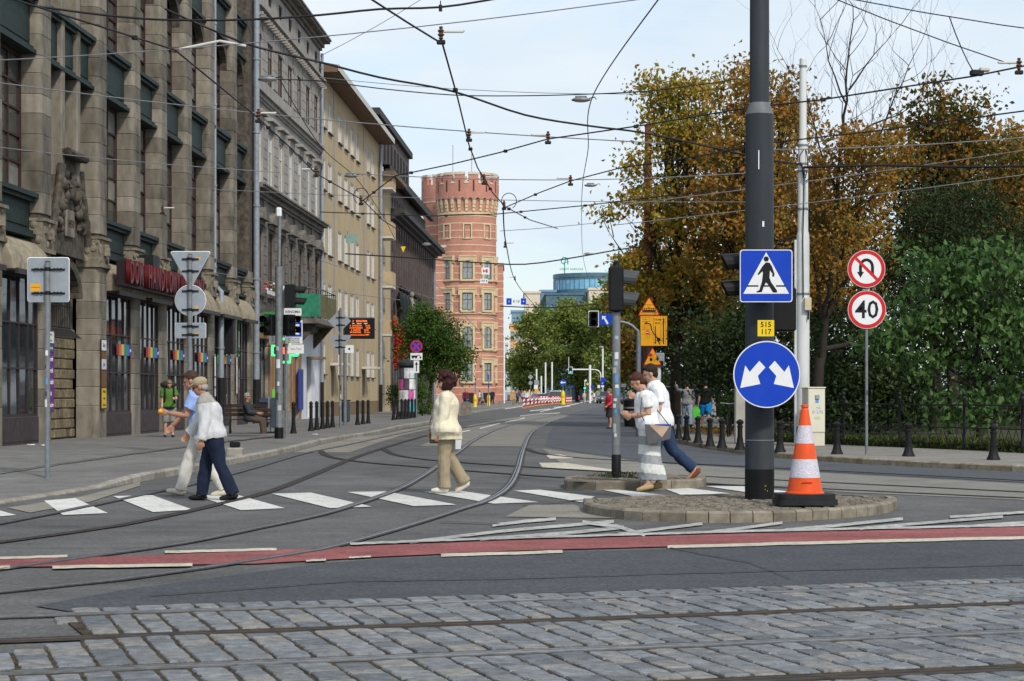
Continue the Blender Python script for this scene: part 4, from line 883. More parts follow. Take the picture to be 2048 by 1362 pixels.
for qd in (-90-0+2, -90+44, -90-42, 0):
    q = R(qd)
    for z0, z1, w_, ar in trow:
        n_ = Vector((math.cos(q),math.sin(q),0)); o = window(tow, 0, z0, w_, z1-z0, 0, 2, 2, M_GFR, [M_TG, M_TG, M_GLASS2], .09, .08, transom=.36)
        o.location = n_*(RT-.02+.09)+Vector((0,0,z0)); o.rotation_euler = (0,0,q+math.pi/2)
        sr = MB(); t_ = .30; h = z1-z0; sr.box(-w_/2-t_,-w_/2,-.12,.5,-.25,h+.05); sr.box(w_/2,w_/2+t_,-.12,.5,-.25,h+.05); sr.box(-w_/2-.18,w_/2+.18,-.16,.3,-.28,-.01); sr.box(-w_/2-t_,w_/2+t_,-.12,.5,h+.055,h+.5); sr.box(-w_/2-t_-.2,w_/2+t_+.2,-.2,.5,h+.505,h+.68)
        for sx in (-1,1): sr.box(sx*(w_/2+t_+.12)-.1, sx*(w_/2+t_+.12)+.1, -.16,.5, h-.25, h+.5)
        if ar: sr.prism([(-w_/2,h+.054),(-w_/2,h-.5)]+[(-w_/2*math.cos(t), h-.5+.48*math.sin(t)) for t in (.3,.7,1.1,1.57,2.04,2.44,2.84)]+[(w_/2,h-.5),(w_/2,h+.054)], 'xz', -.06, .0)
        sr.build('window_surround', M_CRM, o)
    for uq in (0,):
        o = window(tow, 0, 0, .85, 1.75, 0, 1, 1, M_GFR, M_GLASS, .08, .08); o.location = (math.cos(q)*(RT+.02), math.sin(q)*(RT+.02), 21.8); o.rotation_euler = (0,0,q+math.pi/2)
        sr = MB(); sr.box(-.62,-.426,-.06,.3,-.15,1.9); sr.box(.426,.62,-.06,.3,-.15,1.9); sr.box(-.425,.425,-.06,.3,1.76,1.9); sr.box(-.425,.425,-.1,.3,-.15,-.01); sr.build('window_surround', M_CRM, o)
# flanking wings and the rear turret
def banded_box(nm, x0, x1, y0, y1, z1, top=True):
    o = MB().box(x0,x1,y0,y1,0,z1).build(nm, M_RB2, tow)
    z = 1.2
    while z < z1-.4: MB().box(x0-.03,x1+.03,y0-.03,y1+.03,z,z+.14).build('stone_band', M_CRM, o); z += 1.0
    MB().box(x0-.15,x1+.15,y0-.15,y1+.15,z1+.001,z1+.3).build('coping', M_CAPST, o); return o
banded_box('wing', -5.2, -2.2, -2.6, 10, 20.6); banded_box('wing', 2.6, 4.75, -.6, 12, 18.4)
tt = (-3.4, 9.0, 0); MB().lathe([(2.7,0),(2.7,25.0),(3.1,26.4),(3.1,29.8),(2.6,29.8)], tt, 40).build('rear_turret', M_RB2, tow, smooth=40)
for i in range(10):
    q0 = 2*math.pi*i/10; m_ = MB(); m_.box(-.55,.55,-.22,.22,29.7,30.9); m_.box(-.62,.62,-.3,.3,30.91,31.2, 1); o = m_.build('merlon', [M_RB2, M_CAPST], tow, loc=(tt[0]+2.85*math.cos(q0),tt[1]+2.85*math.sin(q0),0)); o.rotation_euler = (0,0,q0+math.pi/2)
for z in (17,18.2,19.4,20.6,21.8,23,24.2,25.4): MB().lathe([(2.6,z),(2.74,z),(2.74,z+.16),(2.6,z+.16)], tt, 40).build('stone_band', M_CRM, tow)
for z in (27.4,): MB().lathe([(2.9,z),(3.16,z),(3.16,z+.14),(2.9,z+.14)], tt, 40).build('stone_band', M_CRM, tow)
for i in range(3):
    x = XA(985, TD)-tc_.x; 
for px in (893, 940, 974): MB().box(XA(px,TD)-tc_.x-.5, XA(px,TD)-tc_.x+.5, -4.5, -3.6, .2, 1.5).build('cellar_window', mat('cellar_dark', (.02,.02,.022), .6, .1), tow)

# ------------------------------------------------------------------ far office towers
GD = 430.
gcx = XA(1190, GD); gl = thing('glass_office', 'round blue glass office building with green rooftop logo', 'building', (gcx, GD+9, 0)); GR = 8.9
M_BG = mat('blue_curtain_glass', (.07,.24,.40), .18, .25, .6, spec=.8, col2=(.20,.46,.64)); M_BG2 = mat('blue_spandrel', (.08,.15,.20), .35, .2, 1.)
ztop = ZA(545, GD)
MB().lathe([(GR,0),(GR,ztop-.9)], seg=48).build('glass_drum', M_BG, gl)
for i in range(9):
    z = ztop-1.0-i*3.3; MB().lathe([(GR-.1,z-.4),(GR+.08,z-.4),(GR+.08,z+.75),(GR-.1,z+.75)], seg=48).build('floor_band', M_BG2, gl)
mu = MB()
for i in range(48): q = 2*math.pi*i/48; mu.tube([((GR+.04)*math.cos(q),(GR+.04)*math.sin(q),4),((GR+.04)*math.cos(q),(GR+.04)*math.sin(q),ztop-1)], .06, 4)
mu.build('mullion_run', M_BG2, gl); MB().lathe([(GR+.2,ztop-.9),(GR+.2,ztop),(0,ztop)], seg=48).build('roof', M_BG2, gl)
M_LOGO = mat('logo_green', (.0,.30,.22), .5, .05)
text('CREDIT AGRICOLE', .62, M_LOGO, gl, (XA(1130,GD)-gcx+1.5, -GR*.72, ztop+.9), extrude=.1, bold=True)
lg = MB(); lg.tube([(1.3,0,.9),(.6,0,1.6),(-.6,0,1.7),(-1.3,0,.8),(-1.1,0,-.3),(-.2,0,-.7)], .22, 6); lg.tube([(-.4,0,-.9),(.5,0,.9),(1.0,0,.8),(1.2,0,-.9)], .2, 6); lg.tube([(-.2,0,-.2),(1.6,0,.1)], .15, 6); lg.v = [(x*.6,y*.6,z*.6) for x,y,z in lg.v]; lg.build('rooftop_logo', M_LOGO, gl, loc=(XA(1130,GD)-gcx, -GR*.7, ztop+2.5)); MB().tube([(XA(1130,GD)-gcx,-GR*.7,ztop),(XA(1130,GD)-gcx,-GR*.7,ztop+2.6)], .12, 6).build('logo_mast', M_LOGO, gl)
def far_block(name, label, px0, px1, ytop, d, depth, m, m2, fl=3.4, n=6, strip=True):
    x0, x1, z1 = XA(px0,d), XA(px1,d), ZA(ytop,d); root = thing(name, label, 'building', ((x0+x1)/2, d, 0)); hw = (x1-x0)/2
    hs = []; z = 2.0
    while z < z1-2.2:
        for i in range(n): a_ = -hw+2*hw*(i+.2)/n; hs.append((a_, a_+2*hw/n*.6, z, z+1.9))
        z += fl
    wb = MB(); wall_holes(wb, -hw, hw, 0, z1, hs, 0, .3); wb.add([(-hw,0,0),(-hw,0,z1),(-hw,depth,z1),(-hw,depth,0)],[(0,1,2,3)]); wb.add([(hw,0,0),(hw,depth,0),(hw,depth,z1),(hw,0,z1)],[(0,1,2,3)]); wb.add([(-hw,0,z1),(hw,0,z1),(hw,depth,z1),(-hw,depth,z1)],[(0,1,2,3)]); wb.build('wall', m, root)
    for h in hs: MB().box(h[0],h[1],.2,.25,h[2],h[3]).build('window', m2, root)
    MB().box(-hw-.2,hw+.2,-.2,depth,z1+.003,z1+.5).build('parapet', m, root); return root
M_PALE2 = mat('pale_cladding', (.60,.52,.41), .8, .08, 1.); M_ORNG = mat('orange_cladding', (.62,.36,.16), .8, .08, 1.); M_PALEG = mat('blue_grey_glass', (.16,.26,.36), .25, .2, .8)
far_block('office_block', 'pale cream office slab left of the blue glass building', 1049, 1080, 587, 425, 20, M_PALE2, M_PALE2, n=3)
far_block('office_block', 'blue glass office block between the cream slab and the drum', 1080, 1112, 584, 432, 20, M_PALEG, M_BG, n=4)
far_block('office_block', 'low blue glass wing in front of the round tower', 1092, 1180, 590, 428, 8, M_BG2, M_BG, n=12)
far_block('office_block', 'cream annex with blue windows below the glass drum', 1178, 1245, 580, 420, 18, M_PALE2, M_PALEG, n=5)
far_block('office_block', 'orange and blue stepped office block above the far traffic', 1020, 1049, 652, 400, 18, M_ORNG, M_BG, n=3)
far_block('office_block', 'grey glass office step behind the orange block', 1023, 1049, 625, 415, 8, M_PALEG, M_BG, n=3)
far_block('office_block', 'narrow pale building beside the brick tower', 1003, 1014, 690, 380, 14, mat('pale_blue_cladding', (.45,.52,.56), .6, .1), M_PALEG, n=2)
MB0 = MB()
# ================================================================== VEGETATION
def leaf_mat(name, stops, transl=.35, clump=.35, cs=.7):
    m = bpy.data.materials.new(name); m.use_nodes = True; t = m.node_tree; t.nodes.clear(); N = t.nodes.new; LK = t.links.new
    o = N('ShaderNodeOutputMaterial'); g = N('ShaderNodeNewGeometry'); rp = N('ShaderNodeValToRGB'); cr = rp.color_ramp
    nz = N('ShaderNodeTexNoise'); nz.inputs['Scale'].default_value = cs; nz.inputs['Detail'].default_value = 3; LK(g.outputs['Position'], nz.inputs[0])
    mr = N('ShaderNodeMapRange'); mr.inputs[1].default_value = .3; mr.inputs[2].default_value = .7; LK(nz.outputs[0], mr.inputs[0])
    mx = N('ShaderNodeMix'); mx.inputs[0].default_value = 1-clump; LK(mr.outputs[0], mx.inputs[2]); LK(g.outputs['Random Per Island'], mx.inputs[3]); LK(mx.outputs[0], rp.inputs[0])
    while len(cr.elements) < len(stops): cr.elements.new(.5)
    for e, (p, c) in zip(cr.elements, stops): e.position = p; e.color = (*c, 1)
    d = N('ShaderNodeBsdfPrincipled'); d.inputs['Roughness'].default_value = .55; d.inputs['Specular IOR Level'].default_value = .2; tr = N('ShaderNodeBsdfTranslucent'); ms = N('ShaderNodeMixShader'); ms.inputs[0].default_value = transl
    LK(rp.outputs[0], d.inputs['Base Color']); LK(rp.outputs[0], tr.inputs[0]); LK(d.outputs[0], ms.inputs[1]); LK(tr.outputs[0], ms.inputs[2]); LK(ms.outputs[0], o.inputs[0]); MATS[name] = m; return m
LM_YEL = leaf_mat('autumn_leaves_yellow', [(0,(.085,.11,.02)),(.3,(.20,.19,.026)),(.6,(.40,.29,.034)),(.82,(.40,.19,.026)),(1,(.24,.085,.016))])
LM_ORG = leaf_mat('autumn_leaves_orange', [(0,(.075,.09,.02)),(.25,(.20,.155,.028)),(.5,(.34,.20,.032)),(.8,(.31,.125,.024)),(1,(.17,.06,.016))])
LM_BRN = leaf_mat('autumn_leaves_brown_green', [(0,(.035,.06,.012)),(.4,(.085,.09,.016)),(.65,(.22,.12,.018)),(.85,(.32,.13,.018)),(1,(.17,.05,.012))])
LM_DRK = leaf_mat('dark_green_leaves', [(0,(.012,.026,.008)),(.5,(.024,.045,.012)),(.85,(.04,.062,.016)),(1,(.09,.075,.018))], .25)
LM_BUSH = leaf_mat('broad_green_leaves', [(0,(.03,.07,.018)),(.5,(.06,.125,.032)),(.85,(.11,.19,.055)),(1,(.18,.25,.09))], .3)
LM_FAR = leaf_mat('plane_tree_leaves', [(0,(.075,.11,.024)),(.45,(.145,.20,.04)),(.8,(.24,.27,.055)),(1,(.33,.28,.065))], .3)
LM_MID = leaf_mat('linden_leaves', [(0,(.025,.055,.010)),(.5,(.05,.105,.016)),(.9,(.095,.16,.025)),(1,(.22,.18,.035))], .3)
M_BARK = mat('bark', (.036,.029,.023), .95, .4, 4, bump=.8, bscale=14, stretch=(1,1,.25)); M_BARKP = mat('bark_pale', (.13,.11,.085), .95, .4, 4, bump=.8, bscale=14, stretch=(1,1,.25))
def leaves_mesh(name, C, size, m, rng, droop=.3, jit=.5, narrow=.55):
    n = len(C); s = size*(1+jit*rng.uniform(-1,1,n)); u = rng.normal(size=(n,3)); u[:,2] -= droop; u /= np.linalg.norm(u,axis=1)[:,None]
    k = rng.normal(size=(n,3)); v = np.cross(u,k); v /= np.linalg.norm(v,axis=1)[:,None]+1e-9; w = np.cross(u,v)
    base = C-u*s[:,None]*.5; tip = C+u*s[:,None]*.5; mid = C+u*s[:,None]*.02
    fold = w*(s*.16)[:,None]; Lf = mid+v*(s*narrow*.55)[:,None]+fold; Rt = mid-v*(s*narrow*.55)[:,None]+fold
    V = np.stack([base,Lf,tip,Rt],1).reshape(-1,3).astype(np.float32); b = np.arange(n)*4
    T = np.stack([b,b+1,b+2,b,b+2,b+3],1).reshape(-1).astype(np.int32)
    me = bpy.data.meshes.new(name); me.vertices.add(4*n); me.vertices.foreach_set('co', V.ravel()); me.loops.add(6*n); me.loops.foreach_set('vertex_index', T)
    me.polygons.add(2*n); me.polygons.foreach_set('loop_start', np.arange(2*n,dtype=np.int32)*3); me.materials.append(m); me.update(); me.validate(); return me
def tree(name, label, base, lobes, nclust, nleaf, lsize, m, seed, trunk_r=.22, crown_base=None, spread=.5, limbs=True, cat='tree', group=None, bark=None, droop=.3, shell=.55, twigs=True, narrow=.55, airy=False):
    # lobes: (centre, radii) in world metres; clusters sit toward the outside of the lobes
    rng = np.random.default_rng(seed); base = Vector(base)
    if airy:
        ex = []
        for c, r in lobes:
            for _ in range(4):
                d = rng.normal(size=3); d /= np.linalg.norm(d); d[2] = abs(d[2])*.8+d[2]*.2; f = rng.uniform(.28,.45); ex.append((tuple(np.array(c)+d*np.array(r)*rng.uniform(.85,1.1)), tuple(np.array(r)*f)))
        lobes = list(lobes)+ex
    root = thing(name, label, cat, base, 0, group); vols = np.array([r[0]*r[1]*r[2] for c, r in lobes]); vols = vols**.75; pr = vols/vols.sum(); cl = []; own = []
    for i in range(nclust):
        j = rng.choice(len(lobes), p=pr); c, r = lobes[j]; d = rng.normal(size=3); d /= np.linalg.norm(d); q = rng.uniform(shell**3,1)**(1/3)*rng.uniform(.82,1.1)
        cl.append(np.array(c)+d*q*np.array(r)-np.array(base)); own.append(j)
    cl = np.array(cl); sc = spread*rng.uniform(.5,1.25,nclust); cnt = np.maximum(4,(nleaf/nclust*(sc/spread)**1.5*rng.uniform(.35,1.5,nclust)).astype(int)); P = []
    for c, s_, k in zip(cl, sc, cnt):
        P.append(c+rng.normal(size=(k,3))*np.array([s_,s_,s_*.62]))
    C = np.concatenate(P); C = C[C[:,2] > .1-0.0]
    link('crown', leaves_mesh('crown', C, lsize, m, rng, droop, narrow=narrow), root)
    wd = MB(); tops = [Vector(c)-base for c, r in lobes]; zc = min(t.z for t in tops) if crown_base is None else crown_base
    tip = sum(tops, Vector())/len(tops); tp = [Vector((0,0,-.1)), Vector((tip.x*.1, tip.y*.1, zc*.4)), Vector((tip.x*.3, tip.y*.3, zc*.85)), Vector((tip.x*.7, tip.y*.7, (zc+tip.z)*.52)), tip]
    wd.tube(smooth_line(tp, .6), [trunk_r*(1-.8*i/(len(smooth_line(tp,.6))-1)) for i in range(len(smooth_line(tp,.6)))], 8)
    trunk = wd.build('trunk', bark or M_BARK, root, smooth=60)
    if limbs:
        tl = smooth_line(tp, .5); lm = MB()
        for j, (t, (c, r)) in enumerate(zip(tops, lobes)):
            st = min(tl, key=lambda p: (p-(t*.6)).length+ (3 if p.z > t.z else 0)); mid = (st+t)/2+Vector((0,0,-.08*(t-st).length)); sl_ = smooth_line([st, mid, t], .5); lm.tube(sl_, [trunk_r*.3*(1-.88*q_/(len(sl_)-1)) for q_ in range(len(sl_))], 6)
            if twigs:
                ids = [i for i in range(nclust) if own[i] == j]
                for i in ids[:70]:
                    e = Vector(cl[i]); a = t.lerp(st, float(rng.uniform(0,.5))); lm.tube([a, (a+e)/2+Vector(rng.normal(size=3)*.15), e], [trunk_r*.10, trunk_r*.06, .008], 4, cap=False)
        b_ = lm.build('branches', bark or M_BARK, root); b_['kind'] = 'stuff'
    return root
def L_(px, py, d, rx, ry, rz=None):         # lobe from its survey position: radii in pixels at that depth
    s_ = d/F; return (tuple(Dp(px, py, d)), (rx*s_, (rz or rx)*s_, ry*s_))
def foot(px, d, z=PZ): return (XA(px, d), d, z)
tree('maple_tree', 'yellow and orange autumn tree nearest the far road behind the orange boards', foot(1350,82), [L_(1345,330,82,100,180),L_(1300,480,80,80,130),L_(1420,430,83,95,170),L_(1385,240,83,80,95),L_(1275,590,80,60,75),L_(1400,580,82,90,110),L_(1320,200,82,45,60)], 330, 22000, .20, LM_YEL, 1, .26, 4.5, airy=True, shell=.7, spread=.42)
tree('maple_tree', 'orange autumn tree behind the black pole', foot(1500,76), [L_(1480,330,76,110,150),L_(1545,300,78,80,110),L_(1450,470,76,110,130),L_(1550,470,78,110,130),L_(1500,210,77,80,90)], 300, 20000, .19, LM_ORG, 2, .28, 5.0, airy=True, shell=.7, spread=.42)
tree('maple_tree', 'reddish brown autumn tree between the white mast and the round signs', foot(1640,80), [L_(1640,500,80,100,110),L_(1720,560,80,100,90),L_(1600,600,80,100,100),L_(1600,420,84,70,70)], 250, 16000, .19, LM_ORG, 3, .25, 4.5, airy=True, shell=.7, spread=.42)
tree('maple_tree', 'brownish green tree with a tall crown above the green shrubs', foot(1870,62), [L_(1880,260,62,75,90),L_(1850,370,62,90,90),L_(1940,360,63,90,100),L_(1800,430,62,70,70)], 210, 12500, .17, LM_BRN, 4, .22, 4.5, airy=True, shell=.7, spread=.42)
tree('maple_tree', 'rust coloured autumn tree at the edge of the park', foot(2020,72), [L_(2010,330,72,90,80),L_(2080,380,72,110,120),L_(1960,450,72,110,110),L_(2050,480,72,110,110)], 240, 17000, .19, LM_ORG, 5, .26, 4.0, airy=True, shell=.7, spread=.42)
tree('evergreen_tree', 'dark green feathery evergreen above the shrubs by the fence', foot(1910,58), [L_(1900,450,58,110,80),L_(1860,540,58,110,90),L_(1990,500,58,120,100),L_(1800,580,58,60,80)], 260, 24000, .13, LM_DRK, 6, .2, 2.5, spread=.4, narrow=.3)
tree('shrub', 'broad leaved green shrub spreading over the iron fence', foot(1960,49), [L_(1900,590,49,100,80),L_(2000,560,49,95,85),L_(1850,680,49,85,60),L_(1975,680,49,110,70),L_(1800,650,50,45,60),L_(1930,820,48,60,35),L_(2060,620,50,90,110),L_(2040,800,49,40,40)], 230, 7500, .20, LM_BUSH, 7, .1, 1.0, spread=.34, cat='shrub', droop=1.0, shell=.72, narrow=.5, airy=True)
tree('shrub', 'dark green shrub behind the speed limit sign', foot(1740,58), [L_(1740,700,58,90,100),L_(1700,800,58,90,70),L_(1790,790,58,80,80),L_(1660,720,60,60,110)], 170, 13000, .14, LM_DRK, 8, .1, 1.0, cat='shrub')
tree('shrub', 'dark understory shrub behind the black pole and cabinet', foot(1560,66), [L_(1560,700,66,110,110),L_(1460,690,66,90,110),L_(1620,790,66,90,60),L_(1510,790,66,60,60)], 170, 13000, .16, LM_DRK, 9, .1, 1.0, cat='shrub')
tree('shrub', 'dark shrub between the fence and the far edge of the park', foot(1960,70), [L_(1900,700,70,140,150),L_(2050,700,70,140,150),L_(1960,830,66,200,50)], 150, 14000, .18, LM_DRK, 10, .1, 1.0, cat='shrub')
tree('maple_tree', 'green and yellow tree over the walkers in the park path', foot(1440,108), [L_(1400,660,104,110,80),L_(1340,700,108,60,60),L_(1450,600,104,110,80)], 200, 20000, .22, LM_DRK, 11, .2, 3.0, airy=True, shell=.7, spread=.42)
tree('maple_tree', 'shaded yellow green tree hanging over the far lane', foot(1290,120), [L_(1270,640,120,50,70),L_(1300,560,120,60,80),L_(1255,720,122,35,45)], 130, 12000, .24, LM_BRN, 12, .25, 4.0, airy=True, shell=.7, spread=.42)
for i, (px, d, lab, lobes, n) in enumerate([(1090,335,'green plane tree beside the pale office slab',[L_(1075,680,335,50,50),L_(1100,655,335,45,45),L_(1050,730,335,35,40),L_(1090,755,335,40,28)],9000),
        (1155,325,'tallest green plane tree in front of the glass drum',[L_(1150,655,325,55,50),L_(1180,640,325,50,40),L_(1120,690,325,55,50),L_(1175,700,325,60,55),L_(1130,740,325,50,35),L_(1180,760,325,40,28)],13000),
        (1222,312,'green plane tree behind the signal post',[L_(1225,660,312,50,60),L_(1250,615,312,50,70),L_(1220,730,312,50,40),L_(1260,700,312,50,70),L_(1215,770,312,30,22),L_(1250,760,312,40,30)],11000),
        (1038,350,'low far tree above the crowd at the corner',[L_(1040,745,350,22,28),L_(1062,755,350,25,26)],4000)]):
    tree('plane_tree', lab, foot(px, d, 0), lobes, 150, int(n*1.5), .52, LM_FAR, 30+i, .4, 4.0, spread=.85, airy=True, group='plane trees down the street', twigs=False)
tree('linden_tree', 'bushy dark green tree in front of the brick tower', foot(858,118), [L_(858,660,118,50,48),L_(890,690,118,48,45),L_(838,705,118,36,45),L_(918,715,118,30,33),L_(875,735,118,56,33),L_(848,640,118,32,33)], 220, 20000, .15, LM_MID, 20, .14, 2.2, spread=.36)
tree('shrub', 'low green bush behind the poster column', foot(845,112), [L_(845,805,112,22,28),L_(838,780,112,16,20)], 40, 3500, .10, LM_MID, 21, .05, .6, spread=.2, cat='shrub')
tree('shrub', 'small green bush beside the beige block', foot(790,121), [L_(790,790,121,14,22)], 25, 1800, .10, LM_MID, 22, .05, .5, spread=.2, cat='shrub')
# half bare tree beside the white mast
rb = random.Random(17); bare = thing('half_bare_tree', 'half bare tree with dark forking branches and few orange leaves', 'tree', foot(1632,56)); bw2 = MB(); tips = []
def grow(p, d, ln, r, lev):
    pts = [p]; dd = d.copy(); n = 4
    for i in range(n):
        dd = (dd+Vector((rb.uniform(-.2,.2), rb.uniform(-.2,.2), rb.uniform(-.02,.16)))).normalized(); pts.append(pts[-1]+dd*ln/n)
    bw2.tube(pts, [r*(1-.45*i/n) for i in range(n+1)], 7 if lev < 2 else 4, cap=False)
    if lev >= 2: tips.extend([Vector(q) for q in pts[2:]])
    if lev < 6 and r > .0035:
        for k in range(3 if lev in (1,2) else 2):
            a = pts[-1] if k < 2 else pts[2]; ax = Vector((rb.uniform(-1,1), rb.uniform(-1,1), rb.uniform(-.2,.6))).normalized()
            nd = (dd*1.0+ax*rb.uniform(.5,1.0)).normalized(); grow(a, nd, ln*rb.uniform(.62,.86), r*rb.uniform(.5,.62), lev+1)
bw2.tube([(0,0,-.1),(.03,0,1.0),(.11,0,2.3)], [.20,.17,.14], 9)
bb_ = Vector(foot(1632,56))
for li, (pl, r0) in enumerate([([(1640,735),(1650,640),(1668,500),(1672,380),(1690,230),(1700,90),(1706,10)],.13),([(1650,640),(1690,560),(1712,470),(1740,330),(1790,200),(1830,110)],.10),([(1668,500),(1720,420),(1775,350),(1800,300)],.07),([(1645,700),(1690,690),(1735,655),(1770,610)],.11),([(1650,650),(1630,540),(1612,400),(1610,300)],.08),([(1672,380),(1640,300),(1622,220),(1606,150)],.055),([(1682,300),(1740,250),(1800,230),(1850,190)],.05),([(1692,210),(1660,120),(1640,40)],.04),([(1695,180),(1750,110),(1790,60)],.04)]):
    P3 = [Dp(x, y, 56+.5*math.sin(li*2.1)*i/len(pl))-bb_ for i, (x, y) in enumerate(pl)]; sl_ = smooth_line(P3, .4); n_s = len(sl_); sl_ = [q_+Vector((rb.uniform(-.05,.05),rb.uniform(-.05,.05),0)) for q_ in sl_]; bw2.tube(sl_, [r0*.8*(1-.88*i/(n_s-1)) for i in range(n_s)], 7, cap=False)
    for i in range(3, n_s):
        d_b = (sl_[i]-sl_[i-1]).normalized(); ax = Vector((rb.uniform(-1,1), rb.uniform(-1,1), rb.uniform(-.1,.5))).normalized(); grow(sl_[i], (d_b*.7+ax*.9).normalized(), rb.uniform(.6,1.5), max(.012, r0*(1-.8*i/n_s)*.32), 3)
bw2.build('trunk', M_BARK, bare, smooth=60)
rngb = np.random.default_rng(5); TP = np.array([tuple(t) for t in tips]); TP = TP[TP[:,2] < 8.8]; sel = TP[rngb.choice(len(TP), 1100)]; Cb = np.concatenate([c+rngb.normal(size=(7,3))*.16 for c in sel])
link('crown', leaves_mesh('crown', Cb, .13, LM_ORG, rngb, .5), bare)
# grass and fallen leaves along the fence
gr = np.random.default_rng(9)
def grass(name, label, line, wid, n, h, m, seed):
    g_ = np.random.default_rng(seed); P = []
    for _ in range(n):
        t = g_.uniform(0, len(line)-1.001); i = int(t); p = np.array(line[i])*(1-(t-i))+np.array(line[i+1])*(t-i); P.append(p+np.array([g_.uniform(-.1,.1), g_.uniform(0,wid), g_.uniform(0,h)]))
    me = leaves_mesh(name, np.array(P), .17, m, g_, -1.5, narrow=.14); o = link(name, me); return struct(o, 'stuff', label)
fl_px = [(1500,881),(1653,888),(1760,893),(1868,897),(1980,902),(2048,906),(2200,914),(2700,940),(3400,980)]; fpts = [G(x,y,PZ) for x,y in fl_px]
M_GRASS = leaf_mat('grass_blades', [(0,(.03,.05,.012)),(.5,(.06,.09,.018)),(1,(.12,.13,.03))], .3)
grass('grass', 'green grass growing along the foot of the fence', [tuple(p) for p in fpts], 1.8, 9000, .22, M_GRASS, 3)
soil = MB(); n_ = len(fpts); soil.add([(p.x,p.y-.05,PZ+.002) for p in fpts]+[(p.x+8,p.y+70,PZ+.3) for p in fpts], [(i,i+1,n_+i+1,n_+i) for i in range(n_-1)])
struct(soil.build('park_ground', mat('park_soil', (.045,.04,.022), .95, .4, 2, col2=(.05,.06,.02), bump=.4, coord='World')), label='dark soil and ground cover under the park trees')
lt = np.random.default_rng(12); cc = np.array(foot(1447,66)); Cl = cc+np.stack([lt.normal(size=900)*.75, lt.normal(size=900)*3.0, lt.uniform(.01,.06,900)],1)
struct(link('fallen_leaves', leaves_mesh('fallen_leaves', Cl, .10, LM_ORG, lt, 0)), 'stuff', 'orange fallen leaves on the park path')
tree('shrub', 'weedy green clump beside the concrete post', foot(1462,62), [L_(1460,820,62,18,30)], 20, 1500, .10, LM_MID, 23, .03, .4, spread=.16, cat='shrub')
# ------------------------------------------------------------------ iron park fence
fen = thing('iron_fence', 'low black iron park fence with two rails behind the bollards', 'fence', (fpts[0].x, fpts[0].y, PZ)); M_FE = mat('fence_black', (.012,.012,.014), .5, .2, 8); o0 = Vector((fpts[0].x, fpts[0].y, 0))
fline = [Vector((p.x-o0.x, p.y-o0.y, 0)) for p in fpts]; fsrc = arc(fline)
for (z, r) in ((1.02,.022),(.50,.016),(.12,.014)): MB().tube([p+Vector((0,0,z)) for p in fline], r, 6).build('rail', M_FE, fen)
t = 0; bar_d = {}
post_me = MB().lathe([(.045,0),(.045,.1),(.035,.12),(.035,1.12),(.05,1.14),(.05,1.19),(.03,1.22),(.05,1.27),(.03,1.32),(0,1.33)], seg=10).data('post', M_FE, 40)
while t < fsrc[-1]:
    p = at(fline, fsrc, t); link('post', post_me, fen, p); t += 2.4
t = .1; bm1 = MB().tube([(0,0,.0),(.0,0,.56)], .009, 5).data('bar', M_FE); k = 0
while t < fsrc[-1]:
    p = at(fline, fsrc, t); o = link('bar', bm1, fen, p); o.rotation_euler = (0, R(14 if k % 2 else -14), 0); t += .165; k += 1

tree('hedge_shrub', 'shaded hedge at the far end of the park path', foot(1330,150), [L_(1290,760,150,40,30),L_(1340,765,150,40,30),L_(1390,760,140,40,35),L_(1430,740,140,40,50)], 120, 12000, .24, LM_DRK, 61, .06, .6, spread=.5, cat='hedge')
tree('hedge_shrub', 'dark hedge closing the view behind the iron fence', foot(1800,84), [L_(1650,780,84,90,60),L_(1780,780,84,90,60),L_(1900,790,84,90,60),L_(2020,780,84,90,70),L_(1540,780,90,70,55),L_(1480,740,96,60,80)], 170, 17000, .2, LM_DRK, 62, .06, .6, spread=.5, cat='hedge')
# ================================================================== STREET FURNITURE
M_GAL = mat('galvanised_steel', (.19,.205,.215), .5, .18, 9, metal=.35, stain=.25, stain_col=(.12,.10,.08), stain_scale=3)
M_SGNBK = mat('sign_back_grey', (.27,.30,.33), .55, .12, 5, metal=.15, stain=.2, stain_col=(.16,.16,.16), stain_scale=3)
M_BLK = mat('black_plastic', (.006,.006,.0068), .5, .2, 8, spec=.25); M_SBLUE = mat('sign_blue', (.004,.045,.42), .5, .08, 3, spec=.2, stain=.25, stain_col=(.03,.06,.25), stain_scale=4); M_SWHITE = mat('sign_white_face', (.70,.71,.72), .4, .05, 3, stain=.3, stain_col=(.5,.49,.46), stain_scale=4); M_SRED = mat('sign_red', (.52,.018,.02), .4, .06, 3)
M_SBLK = mat('sign_black', (.012,.012,.013), .5, 0); M_SYEL = mat('sign_yellow', (.72,.50,.02), .45, .06, 3); M_SORG = mat('sign_orange', (.72,.33,.012), .45, .06, 3); M_STICK = [paint('sticker_pale', (.60,.61,.60)), paint('sticker_blue2', (.10,.28,.55)), paint('sticker_grey', (.35,.38,.40)), paint('sticker_dark', (.06,.06,.07))]
def disc(r, n=40, cx=0., cz=0.): return [(cx+r*math.cos(2*math.pi*i/n), cz+r*math.sin(2*math.pi*i/n)) for i in range(n)]
def rrect(w_, h, r, n=4, cx=0., cz=0.):
    o = []
    for (sx,sz,a0) in ((1,1,0),(-1,1,90),(-1,-1,180),(1,-1,270)):
        for k in range(n+1): a = R(a0+90*k/n); o.append((cx+sx*(w_/2-r)+r*math.cos(a), cz+sz*(h/2-r)+r*math.sin(a)))
    return o
